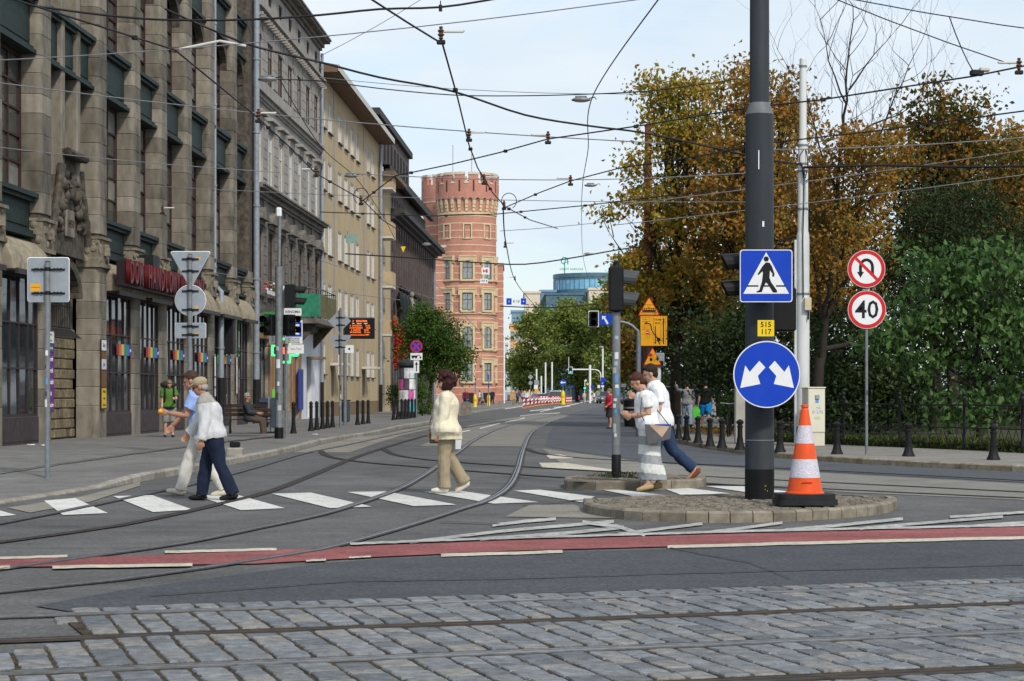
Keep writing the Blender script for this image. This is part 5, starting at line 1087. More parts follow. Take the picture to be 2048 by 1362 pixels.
def rtri(w_, h, r, up=True, cx=0., cz=0.):
    V3 = [(-w_/2,-h/2),(w_/2,-h/2),(0,h/2)]; o = []
    c = (0,-h/6); 
    for i in range(3):
        p = Vector(V3[i]); a = (Vector(V3[i-1])-p).normalized(); b = (Vector(V3[(i+1)%3])-p).normalized(); s_, e = p+a*r*1.6, p+b*r*1.6
        for k in range(5): t = k/4; q = s_*(1-t)**2+p*2*t*(1-t)+e*t*t; o.append((cx+q.x, cz+(q.y if up else -q.y)))
    return o if up else o[::-1]
def flat(pts, y, th, name, m, parent, loc=(0,0,0)): return MB().prism(pts, 'xz', y-th, y).build(name, m, parent, loc=loc)
def poly_strip(px, wd):                      # constant-width stroke polygon around a 2-D polyline
    P = [Vector(p) for p in px]; l = []; r = []
    for i in range(len(P)):
        d = (P[min(i+1,len(P)-1)]-P[max(i-1,0)]).normalized(); n = Vector((-d.y,d.x))*wd/2; l.append(tuple(P[i]+n)); r.append(tuple(P[i]-n))
    return l+r[::-1]
def brackets(parent, y, zs, w_=.3):
    for z in zs:
        b = MB(); b.box(-w_/2,w_/2,y-.026,y-.005,z-.016,z+.016); b.tube([(0,0,z-.03),(0,0,z+.03)], .05, 10); b.box(-.09,.09,y-.036,y-.0262,z-.02,z+.02); b.build('clamp', M_BLK, parent)
def pole_thing(name, label, cat, loc, h, r, group=None, m=None, rz=0):
    t = thing(name, label, cat, loc, rz, group); MB().tube([(0,0,-.1),(0,0,h)], r, 12).build('post', m or M_GAL, t, smooth=40); MB().lathe([(r*1.02,h),(r*1.0,h+.01),(0,h+.02)], seg=12).build('post_cap', M_BLK, t); return t
def stickers(parent, r, zs, seed, n=2):
    rr_ = random.Random(seed)
    for z0, h in zs:
        q0 = R(-90)+rr_.uniform(-.6,.5); wq = rr_.uniform(.5,1.1); mb = MB(); k = 6; vs = []
        for i in range(k+1): q = q0-wq/2+wq*i/k; vs += [((r+.0025)*math.cos(q),(r+.0025)*math.sin(q),z0),((r+.0025)*math.cos(q),(r+.0025)*math.sin(q),z0+h)]
        mb.add(vs, [(2*i,2*i+2,2*i+3,2*i+1) for i in range(k)]); mb.build('sticker', M_STICK[rr_.randrange(4)], parent)
# --- backs of signs on the left
def g3(x, y): return G(x, y, PZ)
p = G(95, 962, .04); d_ = p.y; s = d_/F
t = pole_thing('road_sign', 'grey back of a square road sign on a post at the crossing kerb', 'road sign', p, ZA(524,d_)-.04, .042)
zc = ZA(559,d_)-.04; pl_ = flat(rrect(.64,.68,.04), .062, .004, 'sign_plate', M_SGNBK, t, (0,0,zc)); 
pts = rrect(.64,.68,.04); q = [(a*1.03,b*1.03) for a,b in pts]; n = len(pts); MB().add([(a,.054,b) for a,b in pts]+[(a,.062,b) for a,b in q], [(i,(i+1)%n,(i+1)%n+n,i+n) for i in range(n)][::-1]).build('rim', M_SWHITE, pl_)
flat(rrect(.16,.11,.005), .0575, .001, 'inspection_sticker', M_SORG, pl_, (-.2,0,-.12)); text('KONTROLA', .026, M_SBLK, pl_, (-.2,.0555,-.12), extrude=.0005)
for z in (zc+.16, zc-.21): b = MB(); b.box(-.26,.26,.036,.0575,z-.012,z+.012); b.tube([(0,0,z-.03),(0,0,z+.03)], .046, 10); [b.box(x-.015,x+.015,.02,.0355,z-.008,z+.02) for x in (-.2,-.16,-.1,.1,.15,.2)]; b.build('clamp', M_BLK, t)
stickers(t, .042, [(1.15,.12),(1.32,.07),(1.5,.1),(1.75,.06),(1.95,.08)], 1)
p = g3(380, 906); d_ = p.y
t = pole_thing('road_sign', 'post with the grey backs of a give-way triangle, a disc and a plate', 'road sign', p, ZA(509,d_)-PZ, .045)
s = d_/F
for kind, y0, y1, x0, x1 in (('tri',503,577,340,422),('disc',567,634,350,411),('rect',646,676,350,411)):
    zc = ZA((y0+y1)/2,d_)-PZ; w_ = (x1-x0)*s; h = (y1-y0)*s; pts = {'tri': rtri(w_,h,.05,False), 'disc': disc(w_/2), 'rect': rrect(w_,h,.03)}[kind]
    pl_ = flat(pts, .062, .004, 'sign_plate', M_SGNBK, t, (0,0,zc)); k = 1.03
    edge = MB(); q = [(a*k,b*k) for a,b in pts]; n = len(pts); edge.add([(a,.054,b) for a,b in pts]+[(a,.062,b) for a,b in q], [(i,(i+1)%n,(i+1)%n+n,i+n) for i in range(n)][::-1]); edge.build('rim', M_SWHITE, pl_)
    brackets(t, .06, [zc+h*.28, zc-h*.28] if kind != 'tri' else [zc+h*.3, zc-.02], .36); flat(rrect(.09,.035,.004), +.0575, .001, 'inspection_sticker', M_SORG, pl_, (w_*.2, 0, -h*.2 if kind != 'tri' else h*.33))
stickers(t, .045, [(1.3,.08),(1.0,.1),(1.6,.06)], 2)
p = g3(681, 855); d_ = p.y; s = d_/F
t = pole_thing('road_sign', 'post with the backs of a diamond and a give-way triangle by the display', 'road sign', p, ZA(617,d_)-PZ, .045)
zc = ZA(642,d_)-PZ; pl_ = flat([(0,.43),(.43,0),(0,-.43),(-.43,0)], .062, .004, 'sign_plate', M_SGNBK, t, (-.04,0,zc)); brackets(t, .06, [zc+.13, zc-.15], .34)
zc = ZA(691,d_)-PZ; pl_ = flat(rtri(.92,.80,.05,False), .062, .004, 'sign_plate', M_SGNBK, t, (-.04,0,zc)); brackets(t, .06, [zc+.2, zc-.06], .4); stickers(t, .045, [(.8,.2),(1.1,.15),(1.4,.2),(1.7,.15)], 3)
# --- electronic departure board
p = g3(690, 850); d_ = p.y; t = pole_thing('departure_board', 'electronic tram departure board with orange text on a grey post', 'display', p, ZA(637,d_)-PZ, .07)
s = d_/F; bw3, bh3 = 58*s, 41*s; bx = XA(721,d_)-p.x; bz = ZA(657.5,d_)-PZ; case = MB().bbox(bx-bw3/2,bx+bw3/2,-.32,-.075,bz-bh3/2,bz+bh3/2,.02).build('case', M_BLK, t); MB().box(bx-bw3/2,bx+bw3/2,-.34,-.07,bz+bh3/2+.002,bz+bh3/2+.04).build('hood', M_GAL, t)
LED = mat('led_orange', (.6,.12,.02), .5, 0, emit=(1,.17,.015), estr=1.5); LEDW = mat('led_white', (.6,.6,.6), .5, 0, emit=(.8,.85,.9), estr=.8)
rowsT = [('2   RENOMA', .11, .355, LED),('linia      kierunek      odjazd', .055, .245, LEDW),('5  OPORÓW      10:22', .085, .13, LED),('14 DWORZEC     10:23', .085, .025, LED),('2  KRZYKI      10:25', .085, -.08, LED),('24 KLECINA     12 min', .085, -.185, LED),('informacja pasażerska MPK', .068, -.31, LED)]
for tx, sz, zz, m_ in rowsT: text(tx, sz*1.05, m_, case, (bx, -.326, bz+zz*bh3), extrude=.001, width=.95, bold=True)
wp = flat(rrect(18*s,16*s,.01), -.09, .004, 'white_plate', M_SWHITE, t, (XA(699,d_)-p.x,0,ZA(698,d_)-PZ)); flat(disc(.045), -.096, .001, 'dot', M_SBLK, wp)
tb = MB().bbox(-.17,.17,-.16,.16,.12,.95,.05).build('bin_body', mat('bin_blue_grey', (.045,.06,.085), .5, .15), thing('litter_bin', 'dark blue litter bin below the departure board', 'bin', (XA(690,d_+.4)+.02, d_+.5, PZ))); MB().bbox(-.2,.2,-.19,.19,.96,1.02,.02).build('lid', M_BLK, tb.parent); MB().box(-.05,.05,-.05,.05,0,.119).build('foot', M_BLK, tb.parent)
# --- tram stop flag and signal post
p = g3(558, 877); d_ = p.y; s = d_/F; t = pole_thing('signal_post', 'grey post with black traffic signal heads and a camera on top', 'traffic light', p, 4.9, .11)
MB().tube([(0,0,4.9),(0.02,0,ZA(432,d_)-PZ)], .05, 10).build('mast', M_GAL, t); MB().bbox(-.075,.075,-.08,.08,ZA(434,d_)-PZ,ZA(415,d_)-PZ,.03).build('camera_housing', M_SWHITE, t)
MB().lathe([(.13,0),(.13,.3),(.12,.32)], seg=12).build('foot', M_BLK, t); stickers(t, .11, [(1.1,.2),(1.5,.12),(2.0,.25),(2.5,.12),(.8,.15)], 4)
def signal_head(parent, c, n, face, s1=.32, back=True, lit=None, hexfoot=False):
    # face: direction angle the lamps look to (radians, world-like in the thing's frame)
    o = MB(); h = n*s1; o.bbox(-.13,.13,-.15,.15,-h/2,h/2,.02); hd = o.build('signal_head', M_BLK, parent, loc=c, rz=face)
    for i in range(n):
        z = h/2-s1*(i+.5); v = MB(); vs = []; k = 10
        for j in range(k+1):
            a = R(-30+240*j/k); vs += [(math.cos(a)*.125,-.15,z+math.sin(a)*.125),(math.cos(a)*.125,-.15-.26-.06*math.sin(a),z+math.sin(a)*.125-.02)]
        v.add(vs, [(2*j,2*j+2,2*j+3,2*j+1) for j in range(k)]); v.build('visor', M_BLK, hd)
        on = lit is not None and i == lit[0]; MB().lathe([(.11,0),(.11,.005),(.06,.03),(0,.035)], seg=14).build('lens', lit[1] if on else mat('lens_dark', (.02,.022,.02), .15, .1), hd, loc=(0,-.152,z)).rotation_euler = (R(90),0,0)
    return hd
signal_head(t, (.32,0,ZA(592,d_)-PZ), 2, R(90), .33); signal_head(t, (-.26,0,ZA(650,d_)-PZ), 2, R(-20), .3); signal_head(t, (.28,.1,ZA(650,d_)-PZ), 2, R(40), .3)
MB().box(.05,.36,.16,.19,ZA(612,d_)-PZ-.0,ZA(571,d_)-PZ).build('signal_backplate', M_SWHITE, t)
st_p = (XA(572, d_+1.2), d_+1.2, PZ); t = pole_thing('tram_stop_sign', 'tram stop flag reading RENOMA beside the signal post', 'road sign', st_p, 3.95, .04); dd = d_+1.2; s = dd/F
def at_px(px, py): return (XA(px,dd)-st_p[0], 0, ZA(py,dd)-PZ)
f_ = flat(rrect(36*s,16*s,.03), -.05, .004, 'name_plate', M_SBLK, t, at_px(586,624)); flat(rrect(35*s,15*s,.03), -.0545, .001, 'face', M_SWHITE, f_); text('RENOMA', .105, M_SBLK, f_, (0,-.0585,0), extrude=.001, bold=True)
f_ = flat(rrect(35*s,47*s,.02), -.05, .004, 'stop_plate', M_SWHITE, t, at_px(588,664)); flat(rrect(31*s,29*s,.02), -.0545, .001, 'blue_face', M_SBLUE, f_, (0,0,5*s)); flat(rrect(22*s,21*s,.01), -.056, .001, 'white_panel', M_SWHITE, f_, (0,0,5*s))
for zz in (7.5*s, 1.2*s): flat(rrect(18*s,3.6*s,.02), -.0575, .001, 'tram_symbol', M_SBLK, f_, (0,0,zz))
for i, tx in enumerate(('PARKMELNY','BUS NOCNY','NA ŻĄDANIE')[:3]): text(['PĘPNICKA','BUS NOCNY','NA ŻĄDANIE'][i] if i else 'PRZYSTANEK', .058, M_SBLK, f_, (0,-.056,-(13+i*3.9)*s), extrude=.001, bold=True)
f_ = flat(rrect(32*s,18*s,.01), -.05, .004, 'white_plate', M_SWHITE, t, at_px(592,698)); text('Stara Żona', .07, M_SBLK, f_, (0,-.056,0), extrude=.001)
f_ = flat(rrect(15*s,46*s,.01), -.05, .004, 'line_list', M_SWHITE, t, at_px(546,663))
for i, tx in enumerate(('5 11','14 24','101','206','212','240','241','245','246','251','255','257')): text(tx, .05, M_SBLK, f_, (0,-.056,(20-i*3.6)*s), extrude=.001, bold=True)
MB().box(at_px(540,0)[0],.0,-.02,.02,at_px(0,643)[2],at_px(0,643)[2]+.03).build('arm', M_GAL, t)
for z_, x1_ in ((624,603),(664,604),(698,606)): MB().box(0,at_px(x1_,0)[0],-.046,-.02,at_px(0,z_)[2]-.015,at_px(0,z_)[2]+.015).build('arm', M_GAL, t)
# suitcase-like twin bin by the bench
bp = (XA(538, 63), 63.0, PZ); t = thing('litter_bin', 'twin dark blue litter bin on a steel stand beside the bench', 'bin', bp)
for x in (-.16,.19): MB().prism(rrect(.27,.98,.1), 'xz', -.15, .15).build('bin_body', MATS['bin_blue_grey'], t, loc=(x,0,.66))
MB().box(-.015,.045,-.17,.17,.05,1.2).build('stand', M_GAL, t); MB().box(-.2,.22,-.18,.18,0,.05).build('foot', M_IRON, t); MB().box(-.3,.05,-.153,-.151,.9,1.0).build('slot', M_BLK, t)
# --- bollards
def bollard_mesh(kind):
    if kind == 'tall': return MB().lathe([(.115,0),(.11,.03),(.085,.12),(.068,.25),(.06,.36),(.058,.80),(.068,.81),(.068,.85),(.052,.87),(.052,.91),(.064,.925),(.066,.95),(.05,.99),(.025,1.015),(0,1.02)], seg=14)
    return MB().lathe([(.135,0),(.13,.02),(.10,.08),(.078,.18),(.066,.28),(.068,.29),(.06,.30),(.056,.50),(.068,.51),(.068,.54),(.055,.55),(.055,.585),(.08,.595),(.085,.615),(.06,.645),(.03,.665),(0,.67)], seg=14)
M_BOL = mat('bollard_iron', (.009,.0095,.011), .6, .25, 9, stain=.3, stain_col=(.06,.045,.03), stain_scale=6)
def bollards(pts, kind, labelf, group):
    proto = None
    for i, (x, y) in enumerate(pts):
        loc = G(x, y, PZ)
        if proto is None:
            proto = thing('bollard', labelf(i), 'bollard', loc, 0, group); me = bollard_mesh(kind); zt_ = .86 if kind == 'tall' else .57
            me.build('shaft', M_BOL, proto, smooth=35); MB().lathe([(.03,zt_),(.06 if kind == 'tall' else .078,zt_+.04),(.07 if kind == 'tall' else .088,zt_+.07),(.05,zt_+.11),(0,zt_+.13)], seg=14).build('cap', M_BOL, proto, smooth=50)
        else: dup(proto, loc, .3*i, labelf(i))
bollards([(587,867),(622,862),(633.5,860),(645,858),(655,856.5),(665,855)], 'tall', lambda i: 'tall slim black bollard, %s from the tram stop sign' % ORD[i], 'slim bollards by the tram stop')
bollards([(715,850),(726,848.5),(736.5,847)], 'tall', lambda i: 'slim black bollard, %s of three in front of the beige block door' % ORD[i], 'three bollards by the beige block')
bollards([(787,840),(795,839),(803,838.5),(811,838),(817,837),(824,836),(831,835.5)], 'tall', lambda i: 'slim black bollard, %s in the row before the poster column' % ORD[i], 'bollards before the poster column')
bollards([(1330.7,871),(1343.6,875),(1357,878),(1373,881),(1396,886),(1420,893),(1444,895.5),(1480,899.5),(1560,904),(1674,908),(1817,912.5),(1987,919.5)], 'short', lambda i: 'short flared black bollard, %s from the silver car along the corner kerb' % ORD[i], 'bollards round the corner kerb')
# --- the tall black pole and its signs
p = Vector((XA(1519,23.9), 23.9, .125)); d_ = 23.7; s = d_/F
pole = thing('black_pole', 'thick dark grey steel pole with a blue arrow disc on the island', 'pole', p); M_POLE = mat('pole_anthracite', (.032,.038,.044), .5, .15, 2.2, stain=.35, stain_col=(.075,.08,.08), stain_scale=3, bump=.03, stretch=(1,1,.2))
M_POLEB = mat('pole_tar', (.006,.006,.0065), .6, .3, 5, spec=.2)
zb = ZA(881,d_)-.125; zt_ = ZA(225,d_)-.125; zt2 = ZA(203,d_)-.125
MB().lathe([(.178,.35),(.178,zb)], seg=28).build('lower_shaft', M_POLE, pole, smooth=40); MB().lathe([(.180,-.02),(.180,.351)], seg=28).build('tarred_foot', M_POLEB, pole, smooth=40); MB().lathe([(.178,zb-.006),(.183,zb),(.178,zb+.006)], seg=28).build('weld_ring', M_GAL, pole)
MB().lathe([(.1775,zb+.004),(.172,zt_)], seg=28).build('shaft', M_POLE, pole, smooth=40); MB().lathe([(.174,zt_),(.174,zt_+.01),(.126,zt2),(.123,zt2+.01)], seg=28).build('collar', mat('collar_grey', (.13,.14,.145), .5, .15), pole, smooth=30); MB().lathe([(.122,zt2),(.108,9.4),(0,9.42)], seg=28).build('upper_shaft', M_POLE, pole, smooth=40)
rdr = random.Random(3)

for (px, y0, y1) in ((1518,300,338),(1527,442,453)): x_ = XA(px,d_)-p.x; MB().box(x_-.006 if y0 < 400 else x_-.012, x_+.006 if y0 < 400 else x_+.012, -.179, -.16, ZA(y1,d_)-.125, ZA(y0,d_)-.125).build('bird_dropping', M_SWHITE, pole)
for i in range(5): MB().ell((rdr.uniform(.03,.1), -.166, rdr.uniform(.08,.2)), (.006,.012,.006), 6, 4).build('paint_fleck', M_SYEL, pole)
# crossing sign
sq = thing('crossing_sign', 'blue square pedestrian crossing sign with a walking figure on the black pole', 'road sign', (XA(1527.5,d_), d_-.22, ZA(554,d_)))
flat(rrect(.635,.635,.035), .0, .004, 'back_plate', M_SGNBK, sq); flat(rrect(.632,.632,.035), -.0045, .001, 'white_edge', M_SWHITE, sq); flat(rrect(.612,.612,.03), -.006, .001, 'blue_face', M_SBLUE, sq)
flat([(-.275,-.215),(.275,-.215),(0,.285)], -.0075, .001, 'white_triangle', M_SWHITE, sq); fg = (lambda q: [(x*.00178, z*.00178) for x, z in q])
def figpart(q): return flat(q, -.009, .001, 'walking_figure', M_SBLK, sq)
P_ = lambda x, y: ((x-1527.5)*s, (554-y)*s)
figpart([P_(x,y) for x,y in [(1527,527),(1534,528),(1539,535),(1544,550),(1543,556),(1539,555),(1540,550),(1535,543),(1534,557),(1537,566),(1549,583),(1549,587),(1541,587),(1531,571),(1527,567),(1522,577),(1519,586),(1509,587),(1508,585),(1514,582),(1519,565),(1521,548),(1520,545),(1513,552),(1510,551),(1520,535)]][::-1])
flat([P_(*q) for q in disc(5.2, 16, 1527.5, 520.5)], -.009, .001, 'walking_figure', M_SBLK, sq)
for x0,x1 in ((1489,1512),(1523,1536),(1547,1566)): flat([P_(x0,575.5),P_(x1,575.5),P_(x1,572.5),P_(x0,572.5)], -.0088, .001, 'stripe', M_SBLK, sq)
MB().box(-.05,.05,.003,.2,-.2,-.16).build('bracket', M_GAL, sq); MB().box(-.05,.05,.003,.2,.16,.2).build('bracket', M_GAL, sq)
# arrow disc
ad = thing('arrow_sign', 'blue round sign with two white arrows pointing down to both sides', 'road sign', (XA(1530,d_-.1), d_-.26, ZA(749,d_-.2))); sc = (d_-.2)/F; rD = 67*sc
flat(disc(rD,56), .0, .004, 'back_plate', M_SGNBK, ad); flat(disc(rD*.997,56), -.0045, .001, 'white_edge', M_SWHITE, ad); flat(disc(rD*.965,56), -.006, .001, 'blue_face', M_SBLUE, ad)
aw = [(-1522,0)]; Q = lambda x, y: ((x-1530)*sc, (749-y)*sc)
la = [(1477,776),(1487,731),(1496,744),(1515,722),(1527,735),(1512,752),(1517,768)]; flat([Q(*q) for q in la][::-1], -.0075, .001, 'arrow', M_SWHITE, ad); flat([Q(1530*2-x+1, y) for x, y in la], -.0075, .001, 'arrow', M_SWHITE, ad)
for zz in (-.2,.2): MB().box(-.12,.12,.003,.16,zz-.02,zz+.02).build('bracket', M_GAL, ad)
yp = thing('number_plate_sign', 'small yellow plate numbered 515 117 on the black pole', 'sign', (XA(1527.5,d_), d_-.20, ZA(657.5,d_))); flat(rrect(.20,.195,.004), .0, .003, 'plate', M_SYEL, yp); text('515', .088, M_SBLK, yp, (0,-.0045,.042), extrude=.001, bold=True); text('117', .088, M_SBLK, yp, (0,-.0045,-.045), extrude=.001, bold=True); MB().box(-.03,.03,.001,.03,-.03,.03).build('bracket', M_GAL, yp)
hs = thing('traffic_light', 'black signal head peeking out left behind the crossing sign', 'traffic light', (XA(1517,24.2), 24.2, ZA(551,24.1))); signal_head(hs, (0,0,0), 2, R(-90), .33); MB().box(.1,.3,-.02,.02,.1,.14).build('bracket', M_GAL, hs)
hs = thing('traffic_light', 'black signal head half hidden on the side of the black pole towards the cone', 'traffic light', (XA(1566,24.3), 24.3, ZA(618,24.1))); signal_head(hs, (0,0,0), 2, R(-90), .27); MB().box(-.25,-.1,-.02,.02,.1,.14).build('bracket', M_GAL, hs); MB().bbox(-.06,.06,-.05,.05,.33,.47,.01).build('white_box', M_SWHITE, hs)
# --- traffic cone
p = G(1609, 1008, .13); cone = thing('traffic_cone', 'tall orange traffic cone with two reflective white bands on a black base', 'traffic cone', (p.x, p.y-.02, .128)); M_CON = mat('cone_orange', (.68,.085,.018), .42, .10, 5, stain=.4, stain_col=(.35,.06,.03), stain_scale=6); M_REF = mat('cone_reflective', (.52,.50,.56), .35, .16, 45, bump=.5, bscale=60)
H1 = 1.0; rr_ = lambda z: .205+(.045-.205)*((z-.13)/(.95))
for i, (zz, mm) in enumerate(((.125,0),)): pass
MB().prism(rrect(.70,.56,.1,5), 'xy', 0, .065).build('base_block', mat('rubber_black', (.014,.015,.016), .6, .3, 9, stain=.3, stain_col=(.05,.05,.05)), cone); MB().prism(rrect(.66,.52,.12,5), 'xy', .066, .125).build('base_block', MATS['rubber_black'], cone)
bands = [(.13,.31,0),(.31,.52,1),(.52,.70,0),(.70,.905,1),(.905,1.08,0)]
for a_, b_, mm in bands: MB().lathe([(rr_(a_)+(.002 if mm else 0),a_),(rr_(b_)+(.002 if mm else 0),b_)], seg=36).build('reflective_band' if mm else 'cone_body', M_REF if mm else M_CON, cone, smooth=40)
MB().lathe([(.222,.126),(.222,.14),(.206,.15)], seg=36).build('rim', M_CON, cone, smooth=40); MB().lathe([(.046,1.08),(.034,1.10),(.034,1.11),(.044,1.115),(.044,1.14),(.03,1.145),(0,1.145)], seg=20).build('top_knob', M_CON, cone, smooth=40); MB().bbox(-.06,.06,-.197,-.185,.255,.262,.002).build('moulded_grip', mat('cone_orange_dark', (.42,.04,.01), .5, .05), cone)
can = MB().lathe([(0,-.05),(.033,-.05),(.035,-.04),(.035,.04),(.033,.05),(0,.05)], seg=14).build('crushed_can', M_BLK, None, smooth=40, loc=(G(1640,1038).x, G(1640,1038).y, .036)); can.rotation_euler = (R(90),0,R(60)); tag(can, 'small crushed black can lying at the island kerb', 'litter')
# --- speed limit and no U-turn signs
p = g3(1733, 908); d_ = p.y; s = d_/F; t = pole_thing('speed_limit_sign', 'thin post with round no U-turn and 40 speed limit signs', 'road sign', p, ZA(500,d_)-PZ, .032); stickers(t, .032, [(1.25,.1),(1.4,.05),(1.05,.05)], 6)
def round_sign(parent, zc, r, x=0):
    o = flat(disc(r,48), -.045, .004, 'sign_plate', M_SGNBK, parent, (x,0,zc)); flat(disc(r*.985,48), -.0495, .001, 'white_edge', M_SWHITE, o); flat(disc(r*.97,48), -.051, .001, 'red_ring', M_SRED, o); flat(disc(r*.78,48), -.0525, .001, 'white_face', M_SWHITE, o); return o
rr1 = 38*s; o = round_sign(t, ZA(538,d_)-PZ, rr1, -.01)
arcp = [(12*s,-14*s),(12*s,4*s)]+[(12*s*math.cos(q), 4*s+14*s*math.sin(q)) for q in [math.pi*i/10 for i in range(1,10)]]+[(-12*s,4*s),(-12*s,-8*s)]
flat(poly_strip(arcp, 6*s), -.054, .001, 'u_turn_arrow', M_SBLK, o); flat([(-19*s,-6*s),(-5*s,-6*s),(-12*s,-18*s)], -.0543, .001, 'arrow_head', M_SBLK, o); flat(poly_strip([(-20.8*s,20.8*s),(20.8*s,-20.8*s)], 6*s), -.0557, .001, 'red_bar', M_SRED, o)
o = round_sign(t, ZA(619.5,d_)-PZ, 38.5*s); text('40', 50*s, M_SBLK, o, (0,-.0545,-1.5*s), extrude=.001, width=.95, bold=True); brackets(t, .062, [ZA(538,d_)-PZ+.1, ZA(538,d_)-PZ-.1, ZA(619,d_)-PZ+.1, ZA(619,d_)-PZ-.1], .2)
# --- signal post on the narrow island
p = Vector((XA(1232.5,29.6), 29.6, .125)); d_ = 29.6; s = d_/F; t = thing('signal_post', 'grey stickered signal post on the narrow island with a big black signal head', 'traffic light', p)
ztp = ZA(625,d_)-.125; MB().tube([(0,0,.3),(0,0,ztp)], .062, 16).build('post', M_GAL, t, smooth=40); MB().lathe([(.072,-.02),(.072,.34),(.064,.35)], seg=16).build('tarred_foot', M_POLEB, t, smooth=40); stickers(t, .062, [(.62,.05),(.68,.14),(.98,.05),(1.06,.06),(1.16,.04),(1.24,.12),(1.36,.05),(1.44,.12),(1.58,.09),(1.7,.06),(1.8,.1),(2.1,.05)], 7)
hz = ZA(577,d_)-.125; hd = MB().bbox(-.115,.105,-.14,.14,hz-.35,hz+.33,.025).build('signal_head', M_BLK, t, smooth=None); MB().lathe([(.055,hz+.33),(.05,hz+.36),(.05,hz+.4),(.03,hz+.42),(0,hz+.42)], seg=12).build('top_cap', M_BLK, hd); MB().lathe([(.03,ztp-.05),(.05,ztp+.03),(.05,hz-.349)], seg=12).build('neck', M_BLK, hd)
for zz in (hz+.16, hz-.17):
    v = MB(); vs = []; k = 12
    for j in range(k+1): a = R(-40+260*j/k); vs += [(.105, math.cos(a)*.125, zz+math.sin(a)*.125),(.105+.20+.05*math.sin(a), math.cos(a)*.115, zz-.015+math.sin(a)*.115)]
    v.add(vs, [(2*j,2*j+1,2*j+3,2*j+2) for j in range(k)]); vs2 = [(q[0],q[1]*1.03,q[2]+(.004 if q[2] > zz else -.004)) for q in vs]; v.add(vs2, [(2*j,2*j+2,2*j+3,2*j+1) for j in range(k)]); v.build('visor', mat('visor_grey', (.05,.055,.06), .5, .1), hd)
rw = np.random.default_rng(44); Cw = np.array([p.x,p.y,.14])+np.stack([rw.normal(size=160)*.16, rw.normal(size=160)*.12, rw.uniform(0,.06,160)],1); struct(link('weeds', leaves_mesh('weeds', Cw, .06, M_GRASS, rw, -1.2, narrow=.2)), 'stuff', 'weeds at the foot of the signal post')
# --- mast arm with two-lamp signal and blue arrow plate
d_ = 64.; mp_ = (XA(1277,d_), d_, PZ); t = thing('signal_mast', 'grey curved mast arm with a white framed signal and a blue arrow plate', 'traffic light', mp_); MB().tube([(0,0,-.1),(0,0,ZA(664,d_)-PZ)], .08, 12).build('mast', M_GAL, t, smooth=40)
lx = lambda px: XA(px,d_)-mp_[0]; lz = lambda py: ZA(py,d_)-PZ
MB().tube(smooth_line([Vector((0,0,lz(664))),Vector((lx(1268),0,lz(655))),Vector((lx(1258),0,lz(648))),Vector((lx(1235),0,lz(643))),Vector((lx(1180),0,lz(640)))], .1), .05, 10).build('arm', M_GAL, t, smooth=40)
bp_ = flat(rrect(21*d_/F,33*d_/F,.04), -.08, .02, 'signal_back', M_SWHITE, t, (lx(1187),0,lz(638))); flat(rrect(18*d_/F,30*d_/F,.03), -.101, .03, 'signal_face', M_BLK, bp_)
for zz in (.11,-.12): MB().lathe([(.105,0),(.105,.1),(.098,.1),(.098,0)], seg=14).build('visor', M_BLK, bp_, loc=(0,-.132,zz)).rotation_euler = (R(90),0,0)
bl = flat([(lx(1198),lz(650)),(lx(1226),lz(650)),(lx(1226),lz(628)),(lx(1198),lz(628))], -.08, .005, 'blue_plate', M_SBLUE, t)
flat([(lx(x),lz(y)) for x,y in [(1203.5,632),(1212,632.5),(1210,635),(1217,647),(1213.5,649),(1207,637),(1204,640)]][::-1], -.0865, .001, 'white_arrow', M_SWHITE, bl)
# --- rusty mast with orange diversion boards
d_ = 81.; t = thing('rusty_mast', 'tall rust brown mast standing among the autumn leaves', 'pole', (XA(1296,d_), d_, PZ)); lz = lambda py: ZA(py,d_)-PZ
MB().lathe([(.24,-.1),(.22,3),(.16,lz(340)),(.13,lz(250)),(0,lz(249))], seg=16).build('mast', mat('rusted_steel', (.20,.085,.04), .85, .35, 3, stain=.4, stain_col=(.08,.035,.02), stain_scale=2, stretch=(1,1,.3)), t, smooth=40); MB().lathe([(.25,0),(.28,.02),(.28,.3),(.25,.32)], seg=16).build('foot_collar', MATS['rusted_steel'], t)
d_ = 66.; mp_ = (XA(1297,d_), d_, PZ); lx = lambda px: XA(px,d_)-mp_[0]; lz = lambda py: ZA(py,d_)-PZ
t = pole_thing('diversion_signs', 'orange diversion board between two orange warning triangles', 'road sign', mp_, lz(600), .05)
def warn(cx, y0, y1, x0, x1, nm):
    o = flat(rtri((x1-x0)*d_/F,(y1-y0)*d_/F,.04), -.36, .006, 'warning_triangle', M_SRED, t, (lx(cx),0,lz((y0+y1)/2))); flat([(a*.86,b*.86-.012) for a,b in rtri((x1-x0)*d_/F,(y1-y0)*d_/F,.04)], -.367, .001, 'orange_face', M_SORG, o); return o
o = warn(1296.5,594,632,1274,1319,''); k = d_/F; flat(rrect(27*k,8*k,.02), -.369, .001, 'tram_symbol', M_SBLK, o, (0,0,-8*k)); flat([(-16*k,-14*k),(16*k,-14*k),(16*k,-13*k),(-16*k,-13*k)], -.369, .001, 'tram_symbol', M_SBLK, o); flat(poly_strip([(-3*k,0*k),(0,-3.5*k),(3*k,0)], .8*k), -.369, .001, 'tram_symbol', M_SBLK, o); flat([(-8*k,2*k),(8*k,2*k),(8*k,2.8*k),(-8*k,2.8*k)], -.3693, .001, 'tram_symbol', M_SBLK, o)
for i in range(6): flat(rrect(3*k,2.4*k,.005), -.3705, .001, 'tram_window', M_SORG, o, ((-11+i*4.4)*k,0,-6.5*k))
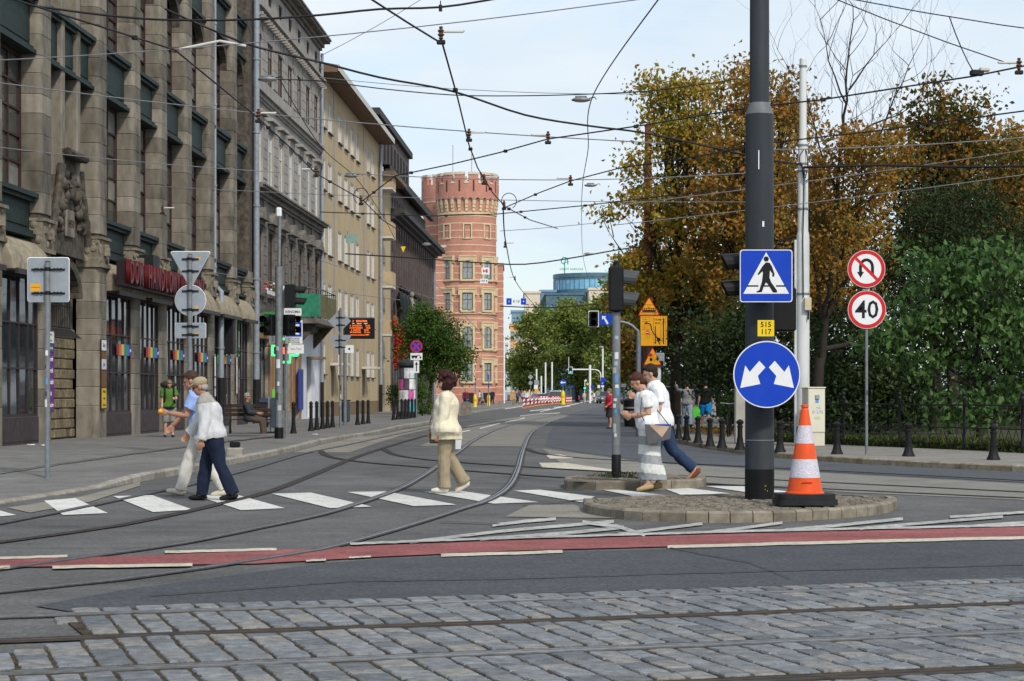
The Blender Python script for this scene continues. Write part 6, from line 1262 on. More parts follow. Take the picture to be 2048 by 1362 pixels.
o = warn(1303.5,694,731,1285,1322,''); flat(disc(3.5*k,20), -.369, .001, 'red_light', M_SRED, o, (-4*k,0,2*k)); flat(disc(3.2*k,20), -.369, .001, 'symbol', M_SBLK, o, (-3*k,0,-7*k))
bd = flat(rrect(54*k,60*k,.02), -.36, .006, 'diversion_board', M_SBLK, t, (lx(1306),0,lz(662.5))); flat(rrect(53*k,59*k,.02), -.367, .001, 'orange_face', M_SORG, bd); B_ = lambda x, y: ((x-987)/6.81*k, (705-y)/6.81*k)
def ink(pts, w_): return flat(poly_strip([B_(*q) for q in pts], w_*k), -.369, .001, 'diagram_line', M_SBLK, bd)
ink([(1068,888),(1030,800),(985,740),(958,690),(950,640),(938,612),(915,605),(870,605)], 2.0); ink([(1008,640),(1008,870)], 1.8); ink([(1119,885),(1119,545)], 2.0)
for a_ in ([(850,605),(880,592),(880,618)],[(1119,525),(1104,552),(1134,552)],[(1008,888),(995,862),(1021,862)]): flat([B_(*q) for q in a_], -.3693, .001, 'arrow_head', M_SBLK, bd)
for a_ in ([(983,520),(983,690),(1083,870)],[(1083,520),(1083,800)],[(1150,520),(1150,885)],[(983,885),(983,800),(960,750),(830,750)],[(825,520),(928,520),(928,578),(825,578)],[(825,635),(928,635),(928,690),(825,690)]): ink(a_, .5)
text('TRAM', 5.2*k, M_SBLK, bd, (*[B_(1040,555)[0]], -.3695, B_(1040,555)[1]), extrude=.001, bold=True); text('BUS', 5.6*k, M_SBLK, bd, (B_(1037,602)[0], -.3695, B_(1037,602)[1]), extrude=.001, bold=True)
text('Muzealna', 2.6*k, M_SBLK, bd, (B_(870,550)[0], -.3695, B_(870,550)[1]), extrude=.001); text('Sądowa', 2.6*k, M_SBLK, bd, (B_(868,664)[0], -.3695, B_(868,664)[1]), extrude=.001)
flat(disc(3.8*k,20), -.3697, .001, 'no_entry', M_SRED, bd, (B_(902,725)[0],0,B_(902,725)[1])); flat(rrect(5.4*k,1.4*k,.003), -.3712, .001, 'no_entry_bar', M_SWHITE, bd, (B_(902,725)[0],0,B_(902,725)[1]))
for zz in (lz(612), lz(650), lz(680), lz(720)): MB().box(-.05,.05,-.355,-.04,zz-.03,zz+.03).build('bracket', M_GAL, t)
sp_ = pole_thing('bus_lane_sign', 'blue and white signs on a post half hidden behind the couple', 'road sign', (XA(1277,d_+3), d_+3, PZ), ZA(693,d_+3)-PZ, .04); k = (d_+3)/F
flat(rrect(11*k,14*k,.01), -.05, .004, 'blue_plate', M_SBLUE, sp_, (0,0,ZA(702,d_+3)-PZ)); flat(rrect(11*k,12*k,.01), -.05, .004, 'blue_plate', M_SBLUE, sp_, (0,0,ZA(717,d_+3)-PZ))
bx_ = thing('control_cabinet', 'grey control box on a post behind the couple', 'cabinet', (XA(1317,69), 69, PZ)); MB().tube([(0,0,-.1),(0,0,ZA(735,69))], .09, 10).build('post', M_SWHITE, bx_); MB().bbox(-.2,.2,-.16,-.0,ZA(733,69)-PZ,ZA(706,69)-PZ,.02).build('box', M_SGNBK, bx_); MB().bbox(-.16,.16,-.19,-.161,ZA(731,69)-PZ,ZA(722,69)-PZ,.01).build('display', M_BLK, bx_)
# --- white overhead line mast, cabinet, concrete post
d_ = 48.5; mp_ = (XA(1606,d_), d_, PZ); t = thing('white_mast', 'tall white steel overhead line mast beside the cabinet', 'pole', mp_); lz = lambda py: ZA(py,d_)-PZ; M_WM = mat('mast_white', (.58,.59,.58), .5, .1, 3, stain=.3, stain_col=(.3,.28,.25), stain_scale=2, stretch=(1,1,.3))
MB().lathe([(.165,.45),(.16,lz(475)),(.15,lz(468)),(.13,lz(462)),(.125,lz(290)),(.115,lz(286)),(.095,lz(280)),(.085,lz(118)),(0,lz(113))], seg=20).build('mast', M_WM, t, smooth=40); MB().lathe([(.17,-.1),(.17,.46)], seg=20).build('tarred_foot', M_POLEB, t)
for py, r in ((135,.10),(293,.14),(330,.14),(345,.14),(420,.145),(590,.175)): MB().lathe([(r-.02,lz(py)),(r,lz(py)),(r,lz(py)+.05),(r-.02,lz(py)+.05)], seg=20).build('clamp_ring', M_GAL, t)
MB().bbox(-.0,.17,-.28,-.13,lz(622),lz(596),.015).build('junction_box', mat('box_beige', (.48,.45,.36), .5, .08), t); MB().box(.06,.11,-.283,-.2801,lz(612),lz(604)).build('warning_label', M_SYEL, t); MB().tube([(-.02,-.19,lz(596)),(-.03,-.175,lz(480)),(.0,-.15,lz(400)),(.0,-.14,lz(340))], .014, 6).build('cable', M_BLK, t); MB().tube([(.1,-.2,lz(622)),(.11,-.18,lz(630)),(.1,-.2,lz(640))], .02, 6).build('cable_tail', M_BLK, t); MB().tube([(-.19,-.02,.02),(-.19,-.02,lz(480))], .035, 8).build('conduit', M_WM, t)
for i in range(3): MB().tube(smooth_line([Vector((.05*i,-.13,lz(300))),Vector((-.12+.2*i,-.2,lz(320+8*i))),Vector((.02,-.2,lz(352+6*i))),Vector((-.05,-.15,lz(330)))], .05), .012, 5).build('cable_loop', M_BLK, t)
d_ = 47.6; cp_ = (XA(1627,d_), d_, PZ); t = thing('utility_cabinet', 'cream utility cabinet with blue graffiti beside the white mast', 'cabinet', cp_, R(18)); M_CAB = mat('cabinet_cream', (.56,.53,.43), .55, .08, 3, stain=.25, stain_col=(.3,.28,.22), stain_scale=3)
MB().bbox(-.23,.23,-.17,.17,.32,1.40,.012).build('body', M_CAB, t); MB().bbox(-.225,.225,-.165,.165,0,.315,.01).build('plinth', M_CAB, t); MB().bbox(-.25,.25,-.19,.19,1.401,1.44,.015).build('roof', M_CAB, t); MB().box(-.21,.21,-.178,-.1701,.35,1.37).build('door', mat('cabinet_door', (.60,.57,.47), .55, .06, 3, stain=.2, stain_col=(.35,.32,.25)), t); lk = MB().bbox(-.05,.06,-.21,-.179,1.14,1.25,.008).build('lock_box', M_SGNBK, t); MB().box(-.04,.05,-.182,-.1785,1.05,1.13).build('sticker', M_STICK[1], t)
gfm = paint('graffiti_blue', (.10,.33,.55)); gf_ = MB(); gp_ = [[(-.12,.80),(-.1,.88),(-.08,.80)],[(-.06,.8),(-.06,.88),(-.02,.8),(-.02,.88)],[(.01,.87),(.01,.79),(.05,.81)],[(.06,.8),(.09,.88),(.12,.8)],[(.13,.86),(.16,.79)],[(-.02,.93),(.06,.96),(.1,.92),(.02,.91)]]
for q in gp_: gf_.tube([(x,-.1795,z) for x,z in q], .006, 4)
gf_.build('graffiti', gfm, t); g2_ = MB(); [g2_.tube([(-.1+.04*i,-.1795,.66),(-.06+.04*i,-.1795,.72),(-.03+.04*i,-.1795,.64)], .005, 4) for i in range(4)]; g2_.build('graffiti', paint('graffiti_green', (.35,.55,.18)), t)
cpst = MB().bbox(-.16,.16,-.16,.16,0,1.75,.02).build('concrete_post', mat('concrete_pale', (.36,.34,.30), .9, .15, 3, bump=.2, stain=.3), None, loc=(XA(1482,50), 50, PZ)); tag(cpst, 'square pale concrete post behind the blue arrow disc', 'post')
bk = thing('bicycle_stand', 'dark bicycle parked by the fence behind the concrete post', 'bicycle', (XA(1458,58), 58, PZ), R(80))
for x in (-.5,.5):
    MB().tube([(x+.33*math.cos(q),0,.34+.33*math.sin(q)) for q in [2*math.pi*i/20 for i in range(21)]], .02, 6, cap=False).build('wheel', M_BLK, bk)
fr = MB(); [fr.tube([(*a,),(*b,)], .018, 6) for a,b in (((-.5,0,.34),(-.15,0,.85)),((-.5,0,.34),(-.05,0,.32)),((-.15,0,.85),(-.05,0,.32)),((-.05,0,.32),(.38,0,.82)),((-.15,0,.78),(.38,0,.82)),((.38,0,.95),(.5,0,.34)))]; fr.build('frame', M_BLK, bk); MB().bbox(-.28,-.02,-.06,.06,.87,.92,.02).build('saddle', M_BLK, bk); MB().tube([(.34,-.28,1.0),(.38,0,.97),(.34,.28,1.0)], .016, 6).build('handlebar', M_GAL, bk)
# --- no stopping sign, poster column
p = g3(833, 836); d_ = p.y; k = d_/F; t = pole_thing('no_stopping_sign', 'round red and blue no stopping sign with a tow-away plate and arrow', 'road sign', p, ZA(681,d_)-PZ, .04); zc = ZA(692.5,d_)-PZ
o = flat(disc(12.3*k,36), -.045, .004, 'sign_plate', M_SRED, t, (0,0,zc)); flat(disc(10*k,36), -.0505, .001, 'blue_face', M_SBLUE, o); [flat(poly_strip([(sg*7*k,7*k),(-sg*7*k,-7*k)], 2.4*k), -.052-.0013*(sg > 0), .001, 'red_bar', M_SRED, o) for sg in (1,-1)]
o = flat(rrect(24*k,14*k,.01), -.045, .004, 'tow_plate', M_SWHITE, t, (0,0,ZA(713,d_)-PZ)); flat(rrect(12*k,4*k,.04), -.0505, .001, 'tow_symbol', M_SBLK, o, (-4*k,0,0)); flat(poly_strip([(0,1*k),(5*k,3*k),(9*k,-2*k)], 1.5*k), -.0505, .001, 'tow_symbol', M_SBLK, o); [flat(disc(1.8*k,12), -.0508, .001, 'tow_symbol', M_SBLK, o, (x*k,0,-2.5*k)) for x in (-7,-1,8)]
o = flat(rrect(11*k,25*k,.01), -.045, .004, 'arrow_plate', M_SWHITE, t, (0,0,ZA(733.5,d_)-PZ)); flat(poly_strip([(0,-9*k),(0,6*k)], 2*k), -.0505, .001, 'arrow', M_SBLK, o); flat([(-3.5*k,4*k),(3.5*k,4*k),(0,10*k)], -.0508, .001, 'arrow', M_SBLK, o)
d_ = 106.; t = thing('poster_column', 'round advertising column covered with colourful posters', 'advertising column', (XA(814,d_), d_, PZ)); rC = .46; MB().lathe([(rC+.08,0),(rC+.08,.2),(rC,.22),(rC,2.75),(rC+.1,2.8),(rC+.1,2.95),(rC-.1,3.1),(0,3.15)], seg=28).build('drum', mat('column_dark', (.03,.032,.035), .6, .2), t, smooth=30)
pc = random.Random(6)
for zi, zz in enumerate((.3,.9,1.5,2.1)):
    for qi in range(9):
        q0 = 2*math.pi*qi/9+.08*zi; wq = 2*math.pi/9-.04; h = .56; c = pc.choice([(.60,.60,.59),(.60,.60,.59),(.55,.56,.58),(.50,.52,.55),(.5,.08,.3),(.05,.35,.36),(.65,.55,.05),(.08,.06,.08)]); vs = []
        for i in range(5): q = q0+wq*i/4; vs += [((rC+.006)*math.cos(q),(rC+.006)*math.sin(q),zz),((rC+.006)*math.cos(q),(rC+.006)*math.sin(q),zz+h)]
        MB().add(vs, [(2*i,2*i+2,2*i+3,2*i+1) for i in range(4)]).build('poster', mat('column_poster_%d%d%d' % tuple(int(v*100) for v in c), c, .6, .35, 4), t)
# --- bench with iron legs
bp = Vector((XA(495,62.5), 62.5, PZ)); t = thing('bench', 'dark slatted bench with curved iron legs at the tram stop', 'bench', bp, R(4)); M_BW = mat('bench_wood_dark', (.035,.022,.016), .6, .25, 5)
for i in range(4): MB().bbox(-.75,.75,-.22+.11*i,-.13+.11*i,.43,.46,.008).build('slat', M_BW, t)
for i in range(3): MB().bbox(-.75,.75,.245+.03*i,.275+.03*i,.55+.14*i,.66+.14*i,.008).build('slat', M_BW, t)
for x in (-.55,.55):
    MB().tube(smooth_line([Vector((x,-.28,0)),Vector((x,-.22,.2)),Vector((x,-.05,.3)),Vector((x,.1,.2)),Vector((x,.32,0))], .06), .025, 6).build('leg', M_IRON, t); MB().tube(smooth_line([Vector((x,-.22,.41)),Vector((x,0,.34)),Vector((x,.2,.42)),Vector((x,.34,.95))], .06), .02, 6).build('leg', M_IRON, t); MB().tube([(x,-.05,.3),(x,-.02,.42)], .02, 6).build('leg', M_IRON, t)
stone_ = MB().bbox(-.17,.17,-.17,.17,0,.28,.03).build('stone_block', M_KERB[0], None, loc=(*G(470,922)[:2], 0)); 
tag(stone_, 'low square stone block with a dark cap behind the old man', 'stone block'); MB().bbox(-.1,.1,-.1,.1,.281,.4,.02).build('cap', M_BLK, stone_)
# --- far street furniture
cones_px = [(1048,817),(1056.5,815),(1064,813.5),(1072,812),(1078.5,811),(1085,810.2),(1091,809.6),(1097.5,809),(1103,808.5),(1109,808),(1114,807.5),(1119,807.2),(1128.5,808),(1134,807.5),(1138,807.2),(1142,807)]
proto = None
for i, (x, y) in enumerate(cones_px):
    loc = G(x, y)
    if proto is None:
        proto = thing('delineator', '', 'road beacon', loc, 0, 'red and white beacons in the road'); MB().bbox(-.2,.2,-.2,.2,0,.08,.03).build('foot', M_SORG, proto)
        for j in range(5): MB().prism([(-.11,.14+.18*j-.06),(.11,.14+.18*j+.06),(.11,.32+.18*j+.06),(-.11,.32+.18*j-.06)], 'xz', -.03, .03).build('stripe', M_SRED if j % 2 == 0 else M_SWHITE, proto)
        cur = proto
    else: cur = dup(proto, loc, 0, '')
    cur['label'] = 'red and white striped beacon, %s in the row from the brick tower side' % ORD[i]
def far_pole(px, yb, yt, r, label, name='lamp_post', cat='pole', m=None, z=0.):
    yb = max(yb, 806.2); p = G(px, yb, z); return pole_thing(name, label, cat, p, ZA(yt,p.y)-z, r, m=m or M_SWHITE)
def far_plate(t, p, shape, px, py, wpx, hpx, m, z=0., txt=None, tm=None):
    k = p.y/F; pts = {'r': rrect(wpx*k,hpx*k,.02), 'd': disc(wpx*k/2,24), 't': rtri(wpx*k,hpx*k,.05), 'q': [(0,hpx*k/2),(wpx*k/2,0),(0,-hpx*k/2),(-wpx*k/2,0)]}[shape]
    o = flat(pts, -.10, .01, 'sign_plate', m, t, (XA(px,p.y)-p.x,0,ZA(py,p.y)-z))
    if txt: text(txt, hpx*k*.6, tm or M_SWHITE, o, (0,-.113,0), extrude=.002, bold=True)
    return o
t = far_pole(999.5,805,660,.16,'tall white mast at the corner of the brick tower', z=PZ); far_plate(t, G(999.5,805,PZ), 'r', 990, 750, 14, 4.5, M_SBLUE, PZ, 'ul. Podwale'); far_pole(1008,803.5,675,.13,'second white mast just beyond the brick tower', z=PZ)
for px, yb, yt, lab in ((1091,799,725,'thin white mast behind the white van'),(1104,799,724,'white mast beside the far van with a lamp'),(1082.5,799,752,'short white mast over the far crowd'),(1205.5,799,697,'white mast beside the blue parking sign'),(1073,799,738,'thin far mast above the corner crowd')): far_pole(px, yb, yt, .12, lab)
t = far_pole(1180,806.2,730,.17,'white gantry mast with a curved arm over the far crossing', name='signal_gantry', cat='traffic light'); p = G(1180,806.2); k = p.y/F
MB().tube([(0,0,ZA(739,p.y)),(XA(1135,p.y)-p.x,0,ZA(739,p.y))], .1, 8).build('arm', M_SWHITE, t); MB().tube(smooth_line([Vector((0,0,ZA(739,p.y))),Vector((1.0,0,ZA(740,p.y))),Vector((1.5,0,ZA(746,p.y))),Vector((1.6,0,ZA(760,p.y)))], .2), .08, 8).build('arm', M_SWHITE, t)
M_LITG = mat('lit_signal_green', (.05,.5,.3), .5, 0, emit=(.02,1,.55), estr=2.0)
o = far_plate(t, p, 'r', 1141, 740.5, 8.5, 14, M_SWHITE); flat(rrect(6.8*k,12*k,.04), -.112, .02, 'signal_face', M_BLK, o); flat(disc(1.7*k,14), -.134, .01, 'green_light', M_LITG, o, (0,0,-3.6*k)); MB().tube([(XA(1137.5,p.y)-p.x,0,ZA(733,p.y)),(XA(1137.5,p.y)-p.x,0,ZA(714,p.y))], .05, 6).build('aerial', M_SWHITE, t)
def far_sign(name, label, px, yb, plates, r=.05, z=0.):
    yb = max(yb, 806.6); p = G(px, yb, z); top = min(q[2]-q[4]/2 for q in plates); t = pole_thing(name, label, 'road sign', p, ZA(top,p.y)-z, r)
    for (sh, x, y, w_, h, m, tx) in plates: far_plate(t, p, sh, x, y, w_, h, m, z, tx)
    return t
t = far_sign('arrow_sign', 'round blue sign with a white arrow at the end of the beacons', 1126, 806, [('d',1126,765,13,13,M_SBLUE,None)]); p = G(1126,806); k = p.y/F; o = t.children[-1]; flat(poly_strip([(-3*k,0),(5*k,0)], 2*k), -.112, .004, 'arrow', M_SWHITE, o); flat([(-5.5*k,0),(-1.5*k,-3*k),(-1.5*k,3*k)], -.1125, .004, 'arrow', M_SWHITE, o)
far_sign('parking_sign', 'blue parking and bus signs on a post right of the far gantry', 1206, 803, [('r',1206,759,9,8.5,M_SBLUE,None),('r',1205,767,7,7.5,M_SBLUE,'P'),('r',1205,772.5,6,3.5,M_SWHITE,None)])
far_sign('road_sign', 'grey diamond sign back among the far crowd', 1061, 804, [('q',1061,754,11,11,M_SGNBK,None),('d',1061,766,8,9,M_SGNBK,None)]); far_sign('road_sign', 'white and orange boards at the far corner', 1073, 804, [('r',1073,765,9,10,M_SGNBK,None),('r',1072,774,8,8,M_SWHITE,None),('r',1073,781.5,8,6,M_SORG,None)])
far_sign('road_sign', 'small blue crossing sign beyond the beacons', 1141.5, 803, [('r',1144,774,5,5.5,M_SBLUE,None)]); far_sign('road_sign', 'white plate behind the signal post', 1248, 832, [('r',1247,771,10,7,M_SWHITE,None)], z=PZ); far_sign('road_sign', 'blue sign in front of the brick tower by the yellow post', 977, 812, [('r',977,754,2.5,9,M_SBLUE,None),('r',977,771,3,8,M_SBLUE,None)], z=PZ); far_sign('road_sign', 'dark round sign seen edge-on before the tower wall', 950.5, 813, [('d',950.5,768,4,9,M_SBLUE,None)], z=PZ)
far_sign('crossing_sign', 'small blue crossing sign beside the far gantry', 1186, 803, [('r',1184.5,773,6,6,M_SBLUE,None)]); far_sign('road_sign', 'white notice board by the far parked cars', 1199, 803, [('r',1197.5,773,5,6,M_SWHITE,None)])
t = far_pole(1169.5,805,760,.06,'pedestrian signal with a green light at the far crossing', name='signal_post', cat='traffic light'); p = G(1169.5,805); k = p.y/F; o = far_plate(t, p, 'r', 1169.5, 777, 5, 6.5, M_BLK); flat(disc(1.9*k,14), -.115, .01, 'green_light', M_LITG, o)
t = far_sign('tow_sign', 'white sign with a dark symbol by the far gantry', 1174, 804, [('q',1175,768,6,6,M_SYEL,None),('d',1171.5,761,4,4,M_SWHITE,None)])
ty = thing('hydrant_post', 'yellow post standing at the far end of the beacons', 'post', G(1126,809)); MB().lathe([(.28,0),(.25,.3),(.22,1.5),(.1,1.75),(0,1.8)], seg=10).build('shaft', M_SYEL, ty, smooth=40); MB().lathe([(.24,.9),(.27,.9),(.27,1.15),(.24,1.15)], seg=10).build('band', M_SORG, ty)
for i, (px, y) in enumerate([(950,814),(977,811)]):
    ty = thing('hydrant_post', ['yellow post before the tower, nearer the bushes','yellow post before the tower, nearer the white masts'][i], 'post', G(px,y,PZ)); MB().lathe([(.2,0),(.16,.1),(.16,1.0),(.08,1.15),(0,1.2)], seg=10).build('shaft', M_SYEL, ty, smooth=40); MB().lathe([(.17,.6),(.19,.6),(.19,.75),(.17,.75)], seg=10).build('band', M_SORG, ty)
M_BLKST = mat('block_stone', (.20,.175,.14), .9, .3, 4)
for i, (px, y, w_, h) in enumerate([(932,829,22,24),(1028,812,8,13),(998.5,810,5,8),(1005,808,5,7),(983,812,5,7),(966,814,5,7)]):
    p = G(px,y,PZ); k = p.y/F; o = MB().prism([(-w_*k/2,0),(w_*k/2,0),(w_*k*.42,h*k),(-w_*k*.42,h*k)], 'xz', -w_*k*.4, w_*k*.4).build('stone_bollard', M_BLKST, None, loc=p); tag(o, ['large square stone block on the plaza behind the cream jacket woman','rounded stone bollard at the plaza edge nearest the beacons','small stone bollard at the foot of the tall white mast','small stone bollard at the foot of the second white mast','small stone bollard before the tower, third from the masts','small stone bollard before the tower, nearest the yellow post'][i], 'bollard', 'stone bollards on the plaza'); MB().box(-w_*k*.3,w_*k*.3,-w_*k*.3,w_*k*.3,h*k+.001,h*k+.05).build('cap', M_BLKST, o)
# hanging tram direction signs over the far street and the banner on the tower
hg = thing('overhead_sign', 'blue and white lane signs hanging over the far street', 'sign', Dp(1033,603,230)); k = 230/F
for px, m_, tx, w_ in ((1018,M_SBLUE,'I',10.5),(1032.5,M_SWHITE,'K 10',14),(1047,M_SBLUE,'+',10.5)): o = flat(rrect(w_*k,13*k,.03), 0, .02, 'sign_plate', m_, hg, ((px-1033)*k,0,0)); text(tx, 7*k, M_SBLK if m_ is M_SWHITE else M_SWHITE, o, (0,-.023,0), extrude=.002, bold=True)
tb_ = thing('overhead_sign', 'white red marked sign and 104 K plate before the tower windows', 'sign', Dp(971,552,215)); k = 215/F; o = flat(rrect(16*k,14*k,.02), 0, .02, 'sign_plate', M_SWHITE, tb_, (0,0,10*k)); flat(rrect(3*k,8*k,.01), -.022, .005, 'red_mark', M_SRED, o, (2.5*k,0,0)); flat(rrect(9*k,2.5*k,.01), -.0225, .004, 'red_mark', M_SRED, o, (0,0,0)); flat(rrect(2*k,6*k,.01), -.0223, .005, 'red_mark', M_SRED, o, (-4*k,0,0)); o = flat(rrect(16*k,9*k,.02), 0, .02, 'sign_plate', M_SWHITE, tb_, (-3*k,0,-10*k)); text('104 K', 6*k, M_SBLK, o, (0,-.024,0), extrude=.002, bold=True)
yt = thing('warning_pennant', 'small yellow triangle pennant hanging from the wires', 'sign', Dp(806.5,499,110)); flat(rtri(10*110/F,12*110/F,.02,False), 0, .01, 'plate', M_SYEL, yt); 
# ================================================================== PEOPLE
M_SKIN = mat('skin', (.46,.255,.175), .55, .12, 12, spec=.35); M_SKINT = mat('skin_tanned', (.36,.175,.11), .55, .12, 12, spec=.35)
def remesh(mb, vox, m, fold=0., fscale=7., smooth_it=3, split=None, seed=0):
    me = bpy.data.meshes.new('tmp'); me.from_pydata(mb.v, [], mb.f); o = bpy.data.objects.new('tmp', me); TMP.collection.objects.link(o)
    md = o.modifiers.new('r', 'REMESH'); md.mode = 'VOXEL'; md.voxel_size = vox
    if smooth_it: ms = o.modifiers.new('s', 'SMOOTH'); ms.iterations = smooth_it; ms.factor = .5
    vl = TMP.view_layers[0]; vl.update(); dg = vl.depsgraph; out_ = bpy.data.meshes.new_from_object(o.evaluated_get(dg)); bpy.data.objects.remove(o); bpy.data.meshes.remove(me)
    if fold:
        n = len(out_.vertices); co = np.empty(n*3, np.float32); out_.vertices.foreach_get('co', co); no = np.empty(n*3, np.float32); out_.vertices.foreach_get('normal', no); co = co.reshape(-1,3); no = no.reshape(-1,3); s_ = np.empty(n)
        for i in range(n): x, y, z = co[i]; s_[i] = mnoise.noise(Vector((x*fscale*1.2+seed, y*fscale*1.2, z*fscale*.55+x*2)))+.5*mnoise.noise(Vector((x*fscale*2.6, y*fscale*2.6+seed, z*fscale*1.6)))
        co += no*(s_*fold)[:,None].astype(np.float32); out_.vertices.foreach_set('co', co.ravel())
    out_.materials.clear()
    for mm in ([m] if not isinstance(m, (list, tuple)) else m): out_.materials.append(mm)
    np_ = len(out_.polygons); out_.polygons.foreach_set('use_smooth', [True]*np_)
    if split:
        ce = np.empty(np_*3, np.float32); out_.polygons.foreach_get('center', ce); ce = ce.reshape(-1,3); out_.polygons.foreach_set('material_index', np.array([split(c) for c in ce], np.int32))
    else: out_.polygons.foreach_set('material_index', np.zeros(np_, np.int32))
    out_.update(); return out_
def loft(mb, rings, seg=16):
    # rings: (centre, axis_a, ra, axis_b, rb)
    vs = []
    for c, a, ra, b, rb in rings:
        for k in range(seg): q = 2*math.pi*k/seg; vs.append(c+a*(ra*math.cos(q))+b*(rb*math.sin(q)))
    fs = []
    for i in range(len(rings)-1):
        for k in range(seg): k2 = (k+1)%seg; fs.append((i*seg+k, i*seg+k2, (i+1)*seg+k2, (i+1)*seg+k))
    fs += [tuple(range(seg))[::-1], tuple(range((len(rings)-1)*seg, len(rings)*seg))]; mb.add(vs, fs); return mb
Y3 = Vector((0,1,0))
def person(label, loc, yaw, h, pose, fit, vox=.009, group=None, name='person'):
    k = h/1.75; g = lambda n, d=0: pose.get(n, d); seed = int(abs(loc[0]*100))%97
    lean = R(g('lean')); up = Vector((math.sin(lean),0,math.cos(lean))); fwd = Vector((math.cos(lean),0,-math.sin(lean)))
    J = {}; 
    for s, y in (('L',1),('R',-1)):
        th, kn = R(g('thigh'+s)), R(g('knee'+s)); sp_ = R(g('splay', 2))*y; hip = Vector((0,.088*y,0))
        kd = Vector((math.sin(th),math.sin(sp_),-math.cos(th))).normalized(); knee = hip+kd*.44; sd = Vector((math.sin(th-kn),math.sin(sp_)*.6,-math.cos(th-kn))).normalized(); ank = knee+sd*.42
        fp = R(g('foot'+s)); J['leg'+s] = (hip, knee, ank, Vector((math.cos(fp),.06*y,math.sin(fp))).normalized())
    zlow = min(J['leg'+s][2].z+min(0, J['leg'+s][3].z*.17) for s in 'LR')-.085
    pel = Vector((0,0,-zlow)) if not g('sit') else Vector((0,0,g('sit')))
    for s in 'LR': a = J['leg'+s]; J['leg'+s] = (a[0]+pel, a[1]+pel, a[2]+pel, a[3])
    sp = lambda t: pel+up*t+fwd*(.05*g('hunch',0)*(t/.5)**2)
    neck = sp(.53); hl = R(g('head')+g('lean')*.5); hup = Vector((math.sin(hl),0,math.cos(hl))); hf = Vector((math.cos(hl),0,-math.sin(hl))); hc = neck+hup*.15+hf*.02; yawh = R(g('look')); 
    for s, y in (('L',1),('R',-1)):
        a, e, ab, inn = R(g('arm'+s)), R(g('elbow'+s,12)), R(g('abd'+s,7))*y, R(g('in'+s,0))*y; sh = sp(.455)+Y3*.172*y*fit.get('shw',1)
        ud = Vector((math.sin(a),math.sin(ab),-math.cos(a))).normalized(); el = sh+ud*.285; fdv = Vector((math.sin(a+e),math.sin(ab)*.5-math.sin(inn),-math.cos(a+e))).normalized(); wr = el+fdv*.245; J['arm'+s] = (sh, el, wr, fdv)
    W_ = fit.get('build', 1.0); hip_w = fit.get('hip', 1.0)*W_; V_ = lambda p: p*k
    root = thing(name, label, 'person', loc, yaw, group)
    def put(nm, me):
        o = link(nm, me, root); return o
    def scaled(mb): mb.v = [(x*k,y*k,z*k) for x,y,z in mb.v]; return mb
    def torso(mb, t0, t1, e, top=False):
        prof = [(-.13,.085,.125),(-.06,.115,.16*hip_w),(.0,.125,.172*hip_w),(.08,.115,.16*hip_w),(.17,.112*W_,.142*W_),(.27,.122*W_,.155*W_),(.36,.128*W_,.17*W_),(.43,.112*W_,.172),(.48,.09,.145),(.515,.068,.085),(.545,.058,.060),(.59,.056,.056)]
        def ip(t):
            for i in range(len(prof)-1):
                if prof[i][0] <= t <= prof[i+1][0]: f = (t-prof[i][0])/(prof[i+1][0]-prof[i][0]); return prof[i][1]*(1-f)+prof[i+1][1]*f, prof[i][2]*(1-f)+prof[i+1][2]*f
            return prof[0][1:] if t < prof[0][0] else prof[-1][1:]
        rings = []; n = 12
        for i in range(n+1):
            t = t0+(t1-t0)*i/n; a_, b_ = ip(t); bell = fit.get('belly',0)*math.exp(-((t-.12)/.14)**2); fl = (fit.get('flare',0)*max(0,.1-t)+.027*min(1,max(0,(.16-t)/.12))) if top else 0
            rings.append((sp(t)+fwd*(bell*.6), fwd, a_+e+bell*.6+fl, Y3, b_+e+bell*.3+fl))
        return loft(mb, rings, 20)
    def limb(mb, pts, rr_): 
        ln = [Vector(p) for p in pts]; mb.tube(ln, rr_, 12); return mb
    def legs(mb, e, zf, r_k=1., cuff=None):
        for s in 'LR':
            hip, kn, an, fd_ = J['leg'+s]; end = kn+(an-kn)*zf if zf <= 1 else an+(an-kn).normalized()*(zf-1)*.42
            if zf <= 0: end = kn
            pts = [hip+Vector((0,0,.06)), hip.lerp(kn,.25), hip.lerp(kn,.7), kn, kn.lerp(end,.35), end]; c = cuff or .055
            limb(mb, pts, [.09+e*.7,.096+e,.072+e,.06+e,(.062+e)*(1 if not cuff else 1.0), (c if zf > .7 else .062)+e])
        return mb
    # --- body, one surface: torso, limbs, hands, head
    b = MB(); torso(b, -.1, .6, -.008); legs(b, -.008, 1.0, cuff=.042)
    for s, y in (('L',1),('R',-1)):
        hip, kn, an, fd_ = J['leg'+s]; limb(b, [kn.lerp(an,.6), an, an+fd_*.06-Vector((0,0,.045))], [.045,.04,.035]); limb(b, [an-fd_*.05-Vector((0,0,.055)), an+fd_*.06-Vector((0,0,.05)), an+fd_*.15-Vector((0,0,.062))], [.035,.038,.025])
        sh, el, wr, fv = J['arm'+s]; limb(b, [sh+Vector((0,-.02*y,.0)), sh.lerp(el,.3), el, el.lerp(wr,.3), wr], [.055*W_,.048*W_,.041*W_,.042*W_,.028*W_])
        side = fv.cross(Y3).normalized(); hy = Y3; pc_ = wr+fv*.05
